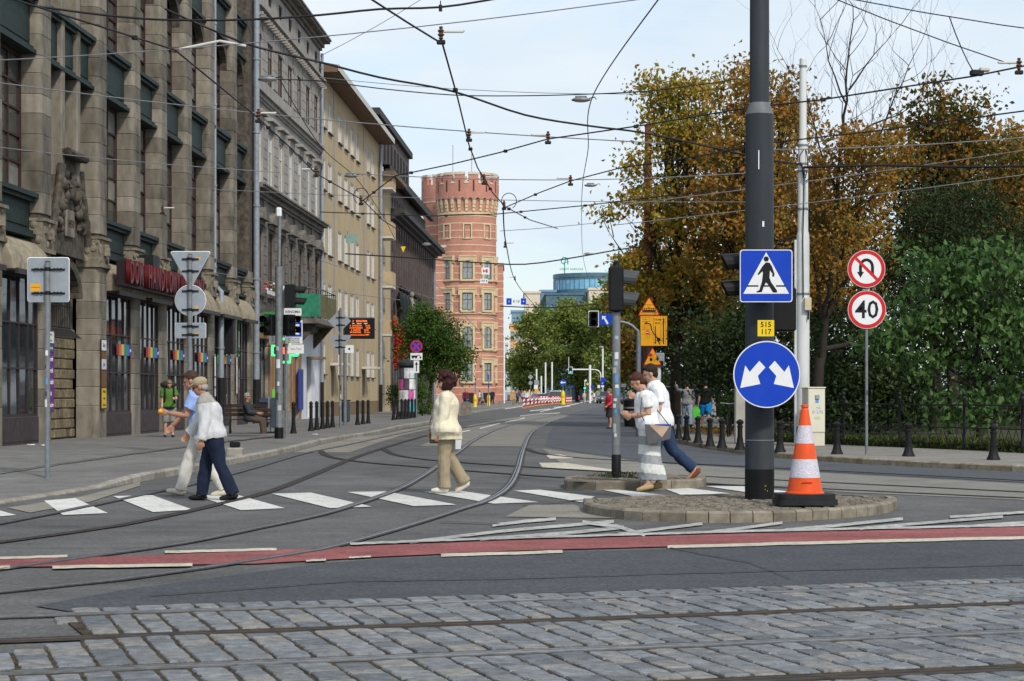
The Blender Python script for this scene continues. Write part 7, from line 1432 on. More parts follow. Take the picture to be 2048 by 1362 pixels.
        if vox < .015:
            rot = Matrix((fv, hy, side)).transposed(); b.ell(pc_, (.055,.020,.040), 10, 8, rot=rot); grip = R(g('grip'+s, 35))
            for fi, (off, ln_) in enumerate(((-.03,.062),(-.01,.075),(.011,.072),(.031,.056))):
                st = wr+fv*.085+side*off; d1 = (fv*math.cos(grip*.5)-hy*y*math.sin(grip*.5)).normalized(); d2 = (fv*math.cos(grip*1.4)-hy*y*math.sin(grip*1.4)).normalized(); limb(b, [st-fv*.02, st+d1*ln_*.5, st+d1*ln_*.5+d2*ln_*.55], [.0105,.0095,.008])
            ts = wr+fv*.03-side*.035; limb(b, [ts, ts+fv*.03-side*.02-hy*y*.008, ts+fv*.062-side*.022-hy*y*.02], [.012,.0105,.009])
        else: b.ell(wr+fv*.07, (.05,.05,.06), 8, 6)
    RH = Matrix((hf, Y3, hup)).transposed() @ Matrix.Rotation(yawh, 3, 'Z'); HP = lambda x, y, z: hc+RH@Vector((x,y,z))
    b.ell(HP(-.01,0,.03), (.098,.078,.098), 16, 12, rot=RH); b.ell(HP(.022,0,-.035), (.072,.062,.085), 14, 10, rot=RH); b.ell(HP(.045,0,-.085), (.04,.04,.032), 10, 8, rot=RH)
    b.ell(HP(.098,0,-.018), (.022,.013,.028), 8, 6, rot=RH); b.ell(HP(.105,0,-.03), (.014,.016,.012), 8, 6, rot=RH); b.ell(HP(.078,0,.022), (.022,.055,.014), 10, 6, rot=RH)
    for y in (-1,1): b.ell(HP(-.005,.078*y,-.012), (.022,.012,.034), 8, 6, rot=RH)
    b.ell(HP(.085,0,-.064), (.012,.024,.010), 8, 6, rot=RH); limb(b, [sp(.49), sp(.55).lerp(hc,.3), hc-hup*.03], [.06,.055,.055])
    put('body', remesh(scaled(b), vox*k, fit.get('skin', M_SKIN), smooth_it=2))
    if vox < .015:
        for y in (-1,1):
            e_ = MB(); e_.ell(HP(.079,.032*y,.003), (.010,.014,.008), 8, 6, rot=RH); scaled(e_).build('eye', mat('eye_dark', (.05,.035,.03), .3, 0), root)
        lp_ = MB(); lp_.ell(HP(.090,0,-.064), (.010,.022,.006), 8, 6, rot=RH); scaled(lp_).build('lips', mat('lips', (.32,.10,.085), .5, 0), root)
    # --- lower garment
    kind, mm = fit['bottom'][:2]; opt = fit['bottom'][2] if len(fit['bottom']) > 2 else {}
    c = MB(); e = opt.get('ease', .016)
    if kind in ('trousers','shorts'):
        torso(c, -.13, .09, 0); legs(c, e, opt.get('len', 1.04 if kind == 'trousers' else .12), cuff=opt.get('cuff', .068))
    else:
        rings = []; zt = pel.z+.14; zb = opt.get('hem', .12); an = (J['legL'][2]+J['legR'][2])/2; kn = (J['legL'][1]+J['legR'][1])/2; n = 14; dx = abs(J['legL'][2].x-J['legR'][2].x)/2
        for i in range(n+1):
            t = i/n; z = zt+(zb-zt)*t; cx = kn.x*min(1,t*2)*(1-max(0,t-.5)*2)+an.x*max(0,t-.5)*2; hipb = math.exp(-((t-.18)/.16)**2); 
            def lx_(s__):
                h_, k_, a_ = J['leg'+s__][:3]
                if z >= k_.z: f_ = (h_.z-z)/max(1e-3,h_.z-k_.z); return h_.x+(k_.x-h_.x)*max(0,f_)
                f_ = (k_.z-z)/max(1e-3,k_.z-a_.z); return k_.x+(a_.x-k_.x)*min(1,f_)
            xa_, xb_2 = lx_('L'), lx_('R'); cx = (xa_+xb_2)/2; rx = .128+.05*hipb+opt.get('fl',.02)*t+abs(xa_-xb_2)/2; ry = .175+.045*hipb*hip_w+opt.get('fl',.02)*t*.6; rings.append((Vector((cx,0,z)), Vector((1,0,0)), rx, Y3, ry))
        loft(c, rings, 20)
    put('trousers' if kind == 'trousers' else kind, remesh(scaled(c), vox*k*1.1, mm, fold=opt.get('fold',.009) if vox < .02 else 0, seed=seed, split=opt.get('split')))
    # --- upper garment
    mm = fit['top'][0]; opt = fit['top'][1] if len(fit['top']) > 1 else {}; c = MB(); e = opt.get('ease', .018); torso(c, opt.get('hem', -.05), opt.get('neck', .53), e, True)
    for s, y in (('L',1),('R',-1)):
        sh, el, wr, fv = J['arm'+s]; sl = opt.get('sleeve', 1.0); r0 = .064+e
        if sl > .5: end = el.lerp(wr, (sl-.5)*2); limb(c, [sh+Vector((0,-.035*y,.012)), sh+Vector((0,.005*y,-.02)), sh.lerp(el,.5), el, el.lerp(end,.5), end], [r0,r0,.055+e,.050+e,.044+e,.036+e*.9])
        else: end = sh.lerp(el, sl*2); limb(c, [sh+Vector((0,-.035*y,.012)), sh+Vector((0,.005*y,-.02)), end], [r0,r0,.06+e])
    if opt.get('collar'): limb(c, [sp(.50), sp(.565)], [.085,.073])
    put(opt.get('name','shirt'), remesh(scaled(c), vox*k*1.1, mm, fold=opt.get('fold',.008) if vox < .02 else 0, seed=seed+5, split=opt.get('split')))
    # --- shoes
    for s, y in (('L',1),('R',-1)):
        hip, kn, an, fd_ = J['leg'+s]; dn = (Vector((0,0,-1))+fd_*(fd_.z)).normalized(); c = MB(); limb(c, [an-fd_*.045+dn*.02, an-fd_*.03+dn*.05, an+fd_*.06+dn*.052, an+fd_*.14+dn*.062, an+fd_*.19+dn*.066], [.042,.044,.044,.036,.022])
        c.v = [tuple(p) for p in c.v]
        if fit.get('heel'): c.tube([an-fd_*.045+dn*.05, an-fd_*.05+dn*.085], [.022,.012], 8); c.tube([an-fd_*.04+dn*.07, an+fd_*.18+dn*.082], .02, 6)
        put('shoe', remesh(scaled(c), vox*k, fit.get('shoes', M_BLK), smooth_it=1))
    # --- hair and hat
    hm, style = fit.get('hair', (mat('hair_brown', (.045,.028,.018), .6, .3, 30, bump=.4, bscale=90), 'short')); c = MB()
    if style == 'short': c.ell(HP(-.022,0,.045), (.100,.086,.098), 16, 12, rot=RH); c.ell(HP(-.055,0,-.01), (.058,.078,.075), 12, 10, rot=RH); c.ell(HP(.045,0,.098), (.05,.06,.032), 10, 8, rot=RH)
    elif style == 'curly':
        rh_ = random.Random(seed)
        for i in range(60):
            d = Vector((rh_.gauss(0,1),rh_.gauss(0,1),rh_.gauss(0,1))).normalized(); q = Vector((-.035+d.x*.115, d.y*.11, .02+d.z*.135))
            if q.x > .055 and q.z < .07: continue
            c.ell(HP(*q), (.04,.04,.04), 8, 6)
        c.ell(HP(-.035,0,.03), (.10,.09,.11), 14, 10, rot=RH); c.ell(HP(-.05,0,-.06), (.07,.088,.07), 12, 8, rot=RH)
    elif style == 'bob': c.ell(HP(-.03,0,.04), (.108,.096,.105), 16, 12, rot=RH); c.ell(HP(-.055,0,-.03), (.075,.09,.08), 12, 10, rot=RH); c.ell(HP(.04,0,.09), (.06,.07,.04), 10, 8, rot=RH)
    elif style == 'fringe': c.ell(HP(-.045,0,-.02), (.065,.082,.06), 14, 10, rot=RH)
    if style != 'none': put('hair', remesh(scaled(c), vox*k*1.1, hm, fold=.008, fscale=26, smooth_it=1, seed=seed))
    if fit.get('cap'):
        c = MB(); c.ell(HP(-.012,0,.062), (.112,.094,.078), 16, 10, rot=RH); c.ell(HP(.105,0,.045), (.075,.075,.012), 14, 8, rot=RH @ Matrix.Rotation(R(18),3,'Y')); put('cap', remesh(scaled(c), vox*k, fit['cap'], smooth_it=2))
    if fit.get('glasses'):
        c = MB()
        for y in (-1,1): c.ell(HP(.088,.034*y,.006), (.012,.027,.019), 10, 8, rot=RH); c.tube([HP(.085,.06*y,.012), HP(.0,.084*y,.012)], .004, 6)
        c.tube([HP(.095,-.02,.012), HP(.095,.02,.012)], .004, 6); scaled(c).build('sunglasses', M_BLK, root, smooth=60)
    return root, J, k
def wpt(root, k, p):
    M = Matrix.Rotation(root.rotation_euler[2], 3, 'Z'); return Vector(root.location)+M@(Vector(p)*k)
def cloth(name, c, rough=.85, var=.12): return mat('cloth_'+name, c, rough, var, 9, bump=.25, bscale=60)
HG = mat('hair_grey', (.28,.27,.25), .6, .3, 30, bump=.4, bscale=90); HB_ = mat('hair_brown', (.045,.028,.018), .6, .3, 30, bump=.4, bscale=90); HD = mat('hair_dark_red', (.035,.012,.012), .55, .3, 30, bump=.5, bscale=90); HLB = mat('hair_light', (.20,.13,.07), .6, .3, 30); HBK = mat('hair_black', (.012,.010,.010), .6, .3, 30)
LEFT = math.pi
p = G(428, 1001); J1 = person('elderly person in a beige cap, pale grey jacket and navy trousers walking', (p.x, p.y, 0), LEFT, 1.65, dict(lean=7, hunch=1.3, head=12, thighL=-14, kneeL=10, footL=-4, thighR=17, kneeR=10, footR=4, armL=-3, elbowL=14, abdL=10, armR=26, elbowR=14, inR=-2),
    dict(top=([cloth('jacket_pale', (.50,.50,.51)), cloth('jacket_yoke', (.30,.275,.255))], dict(name='jacket', sleeve=1.0, hem=-.06, ease=.035, collar=True, fold=.018, split=lambda c: 1 if c[2] > 1.285-(c[0]*.12) and abs(c[1]) < .29 else 0)), bottom=('trousers', cloth('navy', (.010,.016,.036)), dict(ease=.030, cuff=.058, fold=.016)), shoes=M_BLK, hair=(HG,'fringe'), cap=cloth('cap_beige', (.33,.26,.17)), glasses=True, belly=.035, build=1.12, skin=M_SKINT))
p = G(412, 994); J2 = person('person in a light blue shirt and white trousers with an arm stretched forward', (p.x-.12, p.y+.35, 0), LEFT, 1.77, dict(lean=8, head=14, thighL=-16, kneeL=14, footL=-8, thighR=24, kneeR=8, footR=12, armL=22, elbowL=78, abdL=6, inL=6, armR=40, elbowR=4, abdR=8),
    dict(top=(cloth('shirt_blue', (.27,.38,.68)), dict(sleeve=.33, hem=-.05, ease=.03, fold=.018, collar=True)), bottom=('trousers', cloth('white_trousers', (.55,.53,.48)), dict(ease=.026, cuff=.055, fold=.016)), shoes=cloth('shoe_cream', (.50,.46,.36)), hair=(HB_,'short'), skin=M_SKINT))
wb_ = J2[1]['armL']; wt = MB(); wt.tube([wb_[2]-wb_[3]*.01, wb_[2]-wb_[3]*.035], .030, 12); wt.v = [(x*J2[2],y*J2[2],z*J2[2]) for x,y,z in wt.v]; wt.build('wristwatch', M_GAL, J2[0])
fq = wpt(J2[0], J2[2], wb_[2]+wb_[3]*.11); fr_ = MB(); fr_.ell((0,0,0), (.035,.035,.033), 12, 8); fr_.tube([(0,0,.03),(.004,0,.045)], .004, 5); tag(fr_.build('orange_fruit', M_SORG, None, smooth=60, loc=fq), 'small orange fruit held by the person in the blue shirt', 'fruit')
p = G(893, 987); J3 = person('person with curly dark hair in a cream jacket and beige trousers crossing', (p.x, p.y, 0), LEFT, 1.66, dict(lean=0, head=2, thighL=4, kneeL=4, footL=2, thighR=-5, kneeR=26, footR=-30, armL=6, elbowL=12, abdL=9, armR=12, elbowR=22, abdR=9),
    dict(top=([cloth('cream', (.62,.56,.42)), cloth('scarf_grey', (.42,.38,.31))], dict(name='jacket', sleeve=.97, hem=-.17, ease=.03, neck=.52, fold=.014, collar=True, split=lambda c: 1 if c[0] > .135 and abs(c[1]) < .10 and c[2] > .8 else 0)), bottom=('trousers', cloth('beige_trousers', (.27,.225,.15)), dict(ease=.034, cuff=.066, fold=.016, len=1.05)), shoes=cloth('shoe_white', (.60,.56,.48)), hair=(HD,'curly'), glasses=True, build=1.25, hip=1.25, flare=.35, belly=.035))
aR = wpt(J3[0], J3[2], J3[1]['armR'][2]+Vector((-.30,0,-.14))); bg_ = MB(); bg_.prism([(-.09,-.13),(.09,-.13),(.11,.05),(.07,.12),(-.07,.12),(-.11,.05)], 'xz', -.05, .05); bo = bg_.build('plastic_bag', cloth('bag_white', (.62,.66,.70)), None, loc=aR+Vector((0,.12,-.02))); tag(bo, 'small white plastic bag behind the cream jacket', 'bag'); MB().tube([(-.06,0,.12),(-.02,0,.2),(.03,0,.2),(.06,0,.12)], .006, 5).build('handle', cloth('bag_white', (.62,.66,.70)), bo)
aL = wpt(J3[0], J3[2], J3[1]['armR'][2]+Vector((-.02,.06,-.02))); bb = MB().bbox(-.08,.08,-.03,.03,-.12,.10,.01).build('handbag', cloth('bag_tan', (.17,.11,.05)), None, loc=aL+Vector((0,0,-.06))); tag(bb, 'tan handbag carried in front by the person in the cream jacket', 'bag'); MB().tube(smooth_line([Vector((-.08,0,.16)),Vector((-.03,0,.28)),Vector((.03,0,.28)),Vector((.08,0,.16))], .04), .008, 6).build('handle', cloth('bag_tan', (.17,.11,.05)), bb)
p = G(1300, 982); stripe_m = [cloth('skirt_white', (.60,.60,.57)), cloth('skirt_grey', (.27,.28,.295))]
J4 = person('person in a white short-sleeved blouse and long striped skirt looking down', (p.x, p.y, 0), LEFT, 1.70, dict(lean=7, hunch=.6, head=26, thighL=6, kneeL=8, footL=-10, thighR=-5, kneeR=8, footR=-12, armL=-8, elbowL=92, inL=26, armR=-4, elbowR=96, inR=26, gripL=60, gripR=60),
    dict(top=(cloth('blouse_white', (.68,.68,.68)), dict(name='blouse', sleeve=.33, hem=-.13, ease=.028, fold=.015, neck=.50)), bottom=('skirt', stripe_m, dict(hem=.16, fl=.0, fold=.016, split=lambda c: 0 if (c[2]-c[0]*.1) % .26 < .135 else 1)), shoes=cloth('shoe_gold', (.38,.28,.14)), heel=True, hair=(mat('hair_chestnut', (.06,.022,.014), .55, .3, 30, bump=.4, bscale=90),'short'), build=1.2, hip=1.2, belly=.04, skin=M_SKIN))
hb = wpt(J4[0], J4[2], Vector((-.10,.26,.86))); q = MB(); q.prism([(-.19,.13),(.19,.10),(.17,-.08),(-.15,-.16)], 'xz', -.045, .045); ho = q.build('shoulder_bag', cloth('bag_grey', (.10,.10,.105)), None, loc=hb, rz=0); tag(ho, 'grey envelope shoulder bag with a beige flap hanging over the striped skirt', 'bag'); MB().prism([(-.13,.118),(.16,.098),(.05,-.06)], 'xz', -.052, -.046).build('flap', cloth('flap_beige', (.45,.32,.24)), ho); shp = wpt(J4[0], J4[2], J4[1]['armL'][0]+Vector((.03,-.04,.1)))-hb
MB().tube([(-.17,-.0,.12),shp+Vector((-.05,-.13,-.35)),shp+Vector((-.02,-.10,-.12)),shp+Vector((0,-.0,0)),shp+Vector((.04,.08,-.1)),(.17,.03,.10)], .008, 6).build('strap', cloth('bag_grey', (.10,.10,.105)), ho); MB().box(-.185,.185,-.02,.02,.10,.128).build('blue_trim', cloth('trim_blue', (.02,.05,.30)), ho)
p = G(1304, 978); J5 = person('taller person in a white shirt and jeans walking behind the striped skirt', (p.x+.17, p.y+.5, 0), LEFT, 1.86, dict(lean=6, hunch=.6, head=14, thighL=12, kneeL=10, footL=0, thighR=-22, kneeR=26, footR=-42, armL=-6, elbowL=30, armR=14, elbowR=112, inR=4),
    dict(top=(cloth('shirt_white', (.70,.71,.73)), dict(sleeve=.36, hem=-.08, ease=.034, fold=.018, collar=True)), bottom=('trousers', cloth('jeans', (.022,.04,.085)), dict(ease=.026, cuff=.055, fold=.016, len=.97)), shoes=cloth('shoe_brown', (.16,.06,.025)), hair=(mat('hair_dark_brown', (.022,.014,.010), .6, .3, 30, bump=.4, bscale=90),'short')))
# --- people further away
def far_person(label, px, y, h, yaw, top, bottom, pose=None, z=0., vox=.022, hair=None, hstyle='short', bk='trousers', bopt=None, topt=None, group=None, shoes=None, skin=None):
    p = G(px, y, z); ps = dict(thighL=14, kneeL=8, thighR=-14, kneeR=14, footR=-14, armL=-14, armR=16, head=4); ps.update(pose or {})
    return person(label, (p.x,p.y,z), yaw, h, ps, dict(top=(cloth('c%d_%d_%d' % tuple(int(v*255) for v in top), top), topt or dict(sleeve=1.0, ease=.025)), bottom=(bk, cloth('c%d_%d_%d' % tuple(int(v*255) for v in bottom), bottom), bopt or dict(ease=.02)), hair=(hair or HB_, hstyle), shoes=shoes or M_BLK, skin=skin or M_SKIN), vox, group)
AWAY, TOW = math.pi/2, -math.pi/2
Jb = far_person('backpacker in a green T-shirt and camouflage shorts standing by the shop window', 338, 874, 1.70, TOW+.25, (.07,.16,.03), (.22,.22,.21), dict(thighL=2,kneeL=2,thighR=-2,kneeR=2,footR=0,armL=25,elbowL=70,inL=20,armR=8,elbowR=20,head=32), PZ, .012, hair=HLB, bk='shorts', topt=dict(sleeve=.34, ease=.03, fold=.008), bopt=dict(ease=.04, len=.1))
bq = wpt(Jb[0], Jb[2], Vector((-.24,0,1.28))); bpk = thing('backpack', 'big dark green rucksack on the back of the person in green', 'backpack', bq, Jb[0].rotation_euler[2]); pk = MB(); pk.ell((0,0,-.05),(.15,.22,.33),14,10); pk.ell((-.02,.0,.30),(.13,.25,.11),14,8); pk.ell((-.10,0,-.15),(.1,.16,.18),12,8); link('pack', remesh(pk, .012, cloth('pack_dark', (.025,.032,.018)), fold=.012, fscale=9), bpk)
for y in (-.13,.13): MB().tube(smooth_line([Vector((.08,y,.16)),Vector((.24,y,.24)),Vector((.38,y,.12)),Vector((.41,y,-.1)),Vector((.3,y*1.3,-.25)),Vector((.1,y*1.3,-.28))], .05), .024, 6, flat=.5).build('strap', cloth('pack_black', (.012,.012,.013)), bpk)
MB().tube(smooth_line([Vector((.15,-.18,-.38)),Vector((.38,-.1,-.38)),Vector((.40,.1,-.38)),Vector((.15,.18,-.38))], .05), .03, 6, flat=1).build('strap', MATS['cloth_pack_black'], bpk)
Js = person('seated person in a dark jacket and sunglasses on the bench', (XA(500,62.3), 62.2, PZ), R(-8), 1.74, dict(sit=.50, lean=-8, thighL=84, kneeL=82, thighR=78, kneeR=72, armL=24, elbowL=60, inL=14, armR=22, elbowR=62, inR=14, look=-18, head=-2), dict(top=(cloth('dark_jacket', (.035,.038,.042)), dict(name='jacket', ease=.035, hem=-.1, fold=.01)), bottom=('trousers', cloth('brown_trousers', (.075,.055,.042)), dict(ease=.022)), shoes=cloth('sandal', (.12,.05,.035)), hair=(HG,'short'), glasses=True, skin=M_SKINT), .012)
far_person('person in a red cardigan and flowered skirt on the lane edge', 1219.5, 857, 1.60, LEFT+.5, (.55,.035,.05), (.04,.03,.035), dict(thighL=3,kneeL=2,thighR=-2,kneeR=3,footR=0,armL=10,elbowL=50,armR=5), 0, .014, hair=HLB, hstyle='bob', bk='skirt', bopt=dict(hem=.50, fl=.03))
Jh = far_person('person in a grey hoodie and faded jeans walking away with a raised hand', 1374, 857, 1.74, AWAY, (.20,.20,.21), (.24,.30,.36), dict(armL=95,elbowL=120,abdL=40,armR=4,elbowR=10), PZ, .014, hair=HBK, bopt=dict(ease=.026))
gb = wpt(Jh[0], Jh[2], Vector((-.02,-.34,.62))); o = MB().prism([(-.12,-.22),(.12,-.2),(.14,.05),(.06,.18),(-.06,.18),(-.13,.05)], 'xz', -.07, .07).build('carrier_bag', cloth('bag_green', (.10,.55,.06)), None, loc=gb); tag(o, 'bright green carrier bag held by the person in the grey hoodie', 'bag'); MB().tube([(-.04,0,.18),(0,0,.27),(.04,0,.18)], .008, 5).build('handle', cloth('bag_green', (.10,.55,.06)), o)
far_person('person in a black T-shirt and bright blue shorts walking away', 1411, 856, 1.78, AWAY, (.010,.010,.012), (.012,.22,.55), dict(armL=-4,armR=8,abdL=12,abdR=12), PZ, .014, hair=HBK, bk='shorts', bopt=dict(ease=.045, len=.05), topt=dict(sleeve=.36, ease=.03), shoes=M_BLK)
far_person('person in a navy T-shirt and patterned shorts between the hoodie and the blue shorts', 1398.5, 849, 1.68, AWAY, (.02,.03,.07), (.10,.09,.07), None, PZ, .016, hair=HB_, bk='shorts', topt=dict(sleeve=.36, ease=.03))
for i, (lab, px, y, h, yaw, tc2, bc, z, bkk) in enumerate([
    ('small child in pink walking across the far crossing', 1158, 806.5, 1.15, LEFT, (.62,.04,.16), (.02,.02,.025), 0, 'trousers'), ('person in pale beige clothes on the far crossing', 1168.5, 806.5, 1.72, AWAY, (.52,.46,.34), (.50,.44,.33), 0, 'trousers'),
    ('person in white striding at the far kerb', 1192.5, 806, 1.68, 0, (.10,.09,.09), (.60,.60,.58), 0, 'trousers'), ('person in a red dress at the far kerb', 1200.5, 806, 1.62, LEFT, (.60,.04,.03), (.60,.04,.03), 0, 'skirt'),
    ('person with a dark suit and green bag before the tower', 985, 809, 1.76, TOW, (.02,.022,.035), (.02,.022,.03), PZ, 'trousers'), ('person in a grey coat before the tower wall', 964, 810, 1.68, LEFT, (.26,.26,.26), (.20,.18,.16), PZ, 'skirt'), ('person in a white top beside the grey coat', 959, 810, 1.62, LEFT, (.55,.53,.50), (.05,.05,.06), PZ, 'trousers'),
    ('person in dark red and blue near the stone block', 931, 818, 1.70, TOW, (.12,.02,.03), (.03,.06,.16), PZ, 'trousers'), ('person in a bright red jacket beside the white van', 1096.5, 806, 1.75, LEFT, (.62,.03,.03), (.03,.03,.04), 0, 'trousers'),
    ('person in a grey top behind the beacons', 1125, 805, 1.7, TOW, (.20,.20,.22), (.05,.05,.07), 0, 'trousers'), ('person in a pink top by the far parked car', 1067, 806, 1.66, TOW, (.60,.30,.33), (.35,.30,.30), 0, 'trousers'), ('person in white and blue in the far crowd', 1053, 808, 1.7, TOW, (.55,.55,.58), (.05,.10,.25), 0, 'trousers'),
    ('person in brown and yellow in the far crowd', 1040, 807, 1.72, LEFT, (.16,.09,.05), (.42,.36,.22), PZ, 'trousers'), ('person in blue at the edge of the far crowd', 1035, 806, 1.7, AWAY, (.05,.08,.25), (.03,.04,.09), PZ, 'trousers'), ('person in pale blue in the middle of the far crowd', 1046, 806.5, 1.74, AWAY, (.35,.42,.52), (.05,.05,.07), 0, 'trousers'),
    ('person with a rucksack in white at the far bus sign', 1188, 805, 1.7, TOW, (.58,.58,.56), (.06,.10,.25), 0, 'trousers'), ('person in pale trousers behind the grey hoodie', 1352, 836, 1.7, AWAY, (.05,.08,.16), (.58,.58,.58), PZ, 'trousers')]):
    far_person(lab, px, y, h, yaw, tc2, bc, dict(thighL=20 if i % 2 else 10, thighR=-20 if i % 2 else -8, armL=-10+6*(i % 4)), z, .035, group='people far down the street', bk=bkk, bopt=dict(hem=.45) if bkk == 'skirt' else None, hair=[HB_,HG,HBK,HLB][i % 4])
# ================================================================== CARS
M_TYRE = mat('tyre', (.012,.012,.013), .8, .2); M_RIM = mat('alloy_rim', (.35,.36,.38), .35, .1, metal=.7); M_CGL = mat('car_glass', (.02,.025,.028), .06, .1, spec=.8); M_TAIL = mat('tail_lamp', (.45,.012,.014), .2, .1, 5); M_HEADL = mat('head_lamp', (.6,.62,.63), .15, .1)
def car(label, loc, yaw, col, kind='suv', group=None, name='car'):
    root = thing(name, label, 'car' if name == 'car' else 'van', loc, yaw, group); m = mat('car_paint_%d_%d_%d' % tuple(int(c*255) for c in col), col, .25, .06, 3, coat=.6, metal=.25)
    # stations from rear (x=-L/2) to front: (x, half width, z bottom, z belt, roof half width, z roof)
    if kind == 'van': St = [(-2.2,.80,.42,1.0,.70,1.02),(-2.16,.88,.34,1.1,.74,1.72),(-2.0,.90,.30,1.12,.78,1.86),(-1.0,.91,.28,1.12,.80,1.88),(.2,.91,.28,1.10,.80,1.86),(.9,.90,.28,1.08,.76,1.72),(1.5,.88,.28,1.02,.80,1.06),(2.05,.84,.30,.86,.74,.88),(2.25,.74,.40,.72,.66,.74)]
    elif kind == 'suv': St = [(-2.25,.80,.46,.98,.70,1.0),(-2.2,.90,.38,1.06,.76,1.30),(-2.05,.92,.34,1.08,.72,1.66),(-1.7,.93,.32,1.08,.72,1.72),(-.4,.93,.30,1.06,.72,1.74),(.4,.93,.30,1.05,.68,1.66),(1.05,.91,.30,1.02,.82,1.06),(1.9,.88,.32,.92,.78,.94),(2.2,.78,.42,.76,.70,.78)]
    else: St = [(-2.15,.78,.42,.86,.70,.88),(-2.1,.84,.34,.94,.74,1.0),(-1.75,.86,.30,.96,.62,1.36),(-1.2,.87,.28,.96,.60,1.44),(-.2,.87,.28,.94,.60,1.46),(.4,.87,.28,.93,.60,1.38),(1.1,.86,.28,.90,.78,.93),(1.85,.82,.30,.78,.72,.80),(2.1,.72,.40,.64,.62,.66)]
    body = MB(); glass = MB(); rings = []
    for x, hw, zb, zl, rw_, zr in St: rings.append([(x,-hw*.9,zb),(x,-hw,zb+.16),(x,-hw,(zb+zl)/2+.08),(x,-hw*.965,zl),(x,-rw_,zr-.05),(x,-rw_*.8,zr),(x,rw_*.8,zr),(x,rw_,zr-.05),(x,hw*.965,zl),(x,hw,(zb+zl)/2+.08),(x,hw,zb+.16),(x,hw*.9,zb)])
    n = 12
    for i in range(len(rings)-1):
        tall = (St[i][5]-St[i][3] > .3)+(St[i+1][5]-St[i+1][3] > .3)
        for j in range(n):
            j2 = (j+1)%n; q = [rings[i][j],rings[i][j2],rings[i+1][j2],rings[i+1][j]]; isg = (j in (3,7) and tall == 2) or (j in (4,5,6) and tall == 1) or (j in (3,7) and tall == 1)
            (glass if isg else body).add(q, [(0,1,2,3)])
    body.add(rings[0], [tuple(range(n))[::-1]]); body.add(rings[-1], [tuple(range(n))])
    bm = bmesh.new(); me = body.data('body', m); bm.from_mesh(me); bmesh.ops.remove_doubles(bm, verts=bm.verts, dist=.001); bmesh.ops.recalc_face_normals(bm, faces=bm.faces); bm.to_mesh(me); bm.free(); me.polygons.foreach_set('use_smooth', [True]*len(me.polygons)); me.set_sharp_from_angle(angle=R(38)); link('body', me, root)
    glass.build('windows', M_CGL, root)
    rx = St[0][0]; hw = St[1][1]; zl = St[1][3]
    if kind != 'sedan': MB().bbox(rx-.02,rx+.1,-.62,.62,zl+.06,St[2][5]-.14,.02).build('rear_window', M_CGL, root).rotation_euler = (0,R(5),0)
    MB().bbox(rx-.10,rx+.18,-hw*.97,hw*.97,.36,.62,.05).build('bumper', mat('bumper_silver', (.34,.35,.37), .4, .1) if kind == 'suv' else m, root); MB().bbox(rx-.115,rx-.1,-.26,.26,.66,.78,.004).build('number_plate', M_SWHITE, root); MB().bbox(rx-.03,rx+.1,-hw*.8,hw*.8,.25,.37,.02).build('valance', M_BLK, root)
    for y in (-1,1):
        MB().bbox(rx-.05,rx+.16,y*hw*.82-.13,y*hw*.82+.13,zl-.28,zl+.06,.03).build('tail_lamp', M_TAIL, root); MB().bbox(-St[0][0]-.35,-St[0][0]-.02,y*.62-.16,y*.62+.16,.62,.76,.03).build('head_lamp', M_HEADL, root); MB().bbox(.55,.75,y*(hw+.02),y*(hw+.2),.98,1.12,.02).build('mirror', m, root)
        for x in (-1.35,1.35):
            o = MB(); o.lathe([(.20,-.11),(.31,-.11),(.335,-.07),(.335,.07),(.31,.11),(.20,.11)], seg=20); wv = o.build('wheel', M_TYRE, root, smooth=40, loc=(x,y*(hw-.1),.335)); wv.rotation_euler = (R(90),0,0); MB().lathe([(0,.09),(.2,.10),(.2,-.10),(0,-.09)], seg=14).build('rim', M_RIM, wv)
    return root
car('silver estate car with a red tail lamp parked behind the couple', (XA(1310,91), 91, 0), AWAY+.06, (.36,.36,.35), 'suv')
car('white van among the far traffic beyond the beacons', (*G(1111,806.6)[:2], 0), AWAY, (.66,.66,.66), 'van', name='van'); car('white car half hidden by the far crowd', (*G(1076,806.8)[:2], 0), AWAY+.4, (.60,.60,.62), 'sedan'); car('dark grey car beside the white van', (*G(1090,806.4)[:2], 0), TOW, (.08,.08,.09), 'sedan')
car('grey hatchback parked behind the red cardigan', (*G(1209,807)[:2], 0), TOW+.1, (.10,.115,.13), 'suv', 'parked cars by the far kerb'); car('black car parked behind the signal post', (*G(1238,811)[:2], 0), TOW+.15, (.02,.02,.025), 'sedan', 'parked cars by the far kerb'); car('dark red car parked near the grey hatchback', (*G(1248,809)[:2], 0), AWAY, (.10,.02,.02), 'sedan', 'parked cars by the far kerb')
bn = thing('black_bin', 'tall black litter bin on the corner kerb behind the couple', 'bin', G(1262,853,PZ)); MB().lathe([(.24,0),(.26,.05),(.28,.95),(.3,.96),(.3,1.02),(.2,1.1),(0,1.12)], seg=16).build('drum', M_BLK, bn, smooth=40); MB().lathe([(.285,.7),(.29,.7),(.29,.76),(.285,.76)], seg=16).build('band', M_GAL, bn)
ff = thing('plaza_railing', 'black railing panel at the far corner by the white masts', 'fence', G(1022,803,PZ)); MB().box(-1.8,1.8,-.03,.03,1.35,1.42).build('rail', M_FE, ff); MB().box(-1.8,1.8,-.03,.03,.1,.17).build('rail', M_FE, ff)
for i in range(25): MB().box(-1.8+i*.15-.02,-1.8+i*.15+.02,-.02,.02,.17,1.35).build('bar', M_FE, ff)
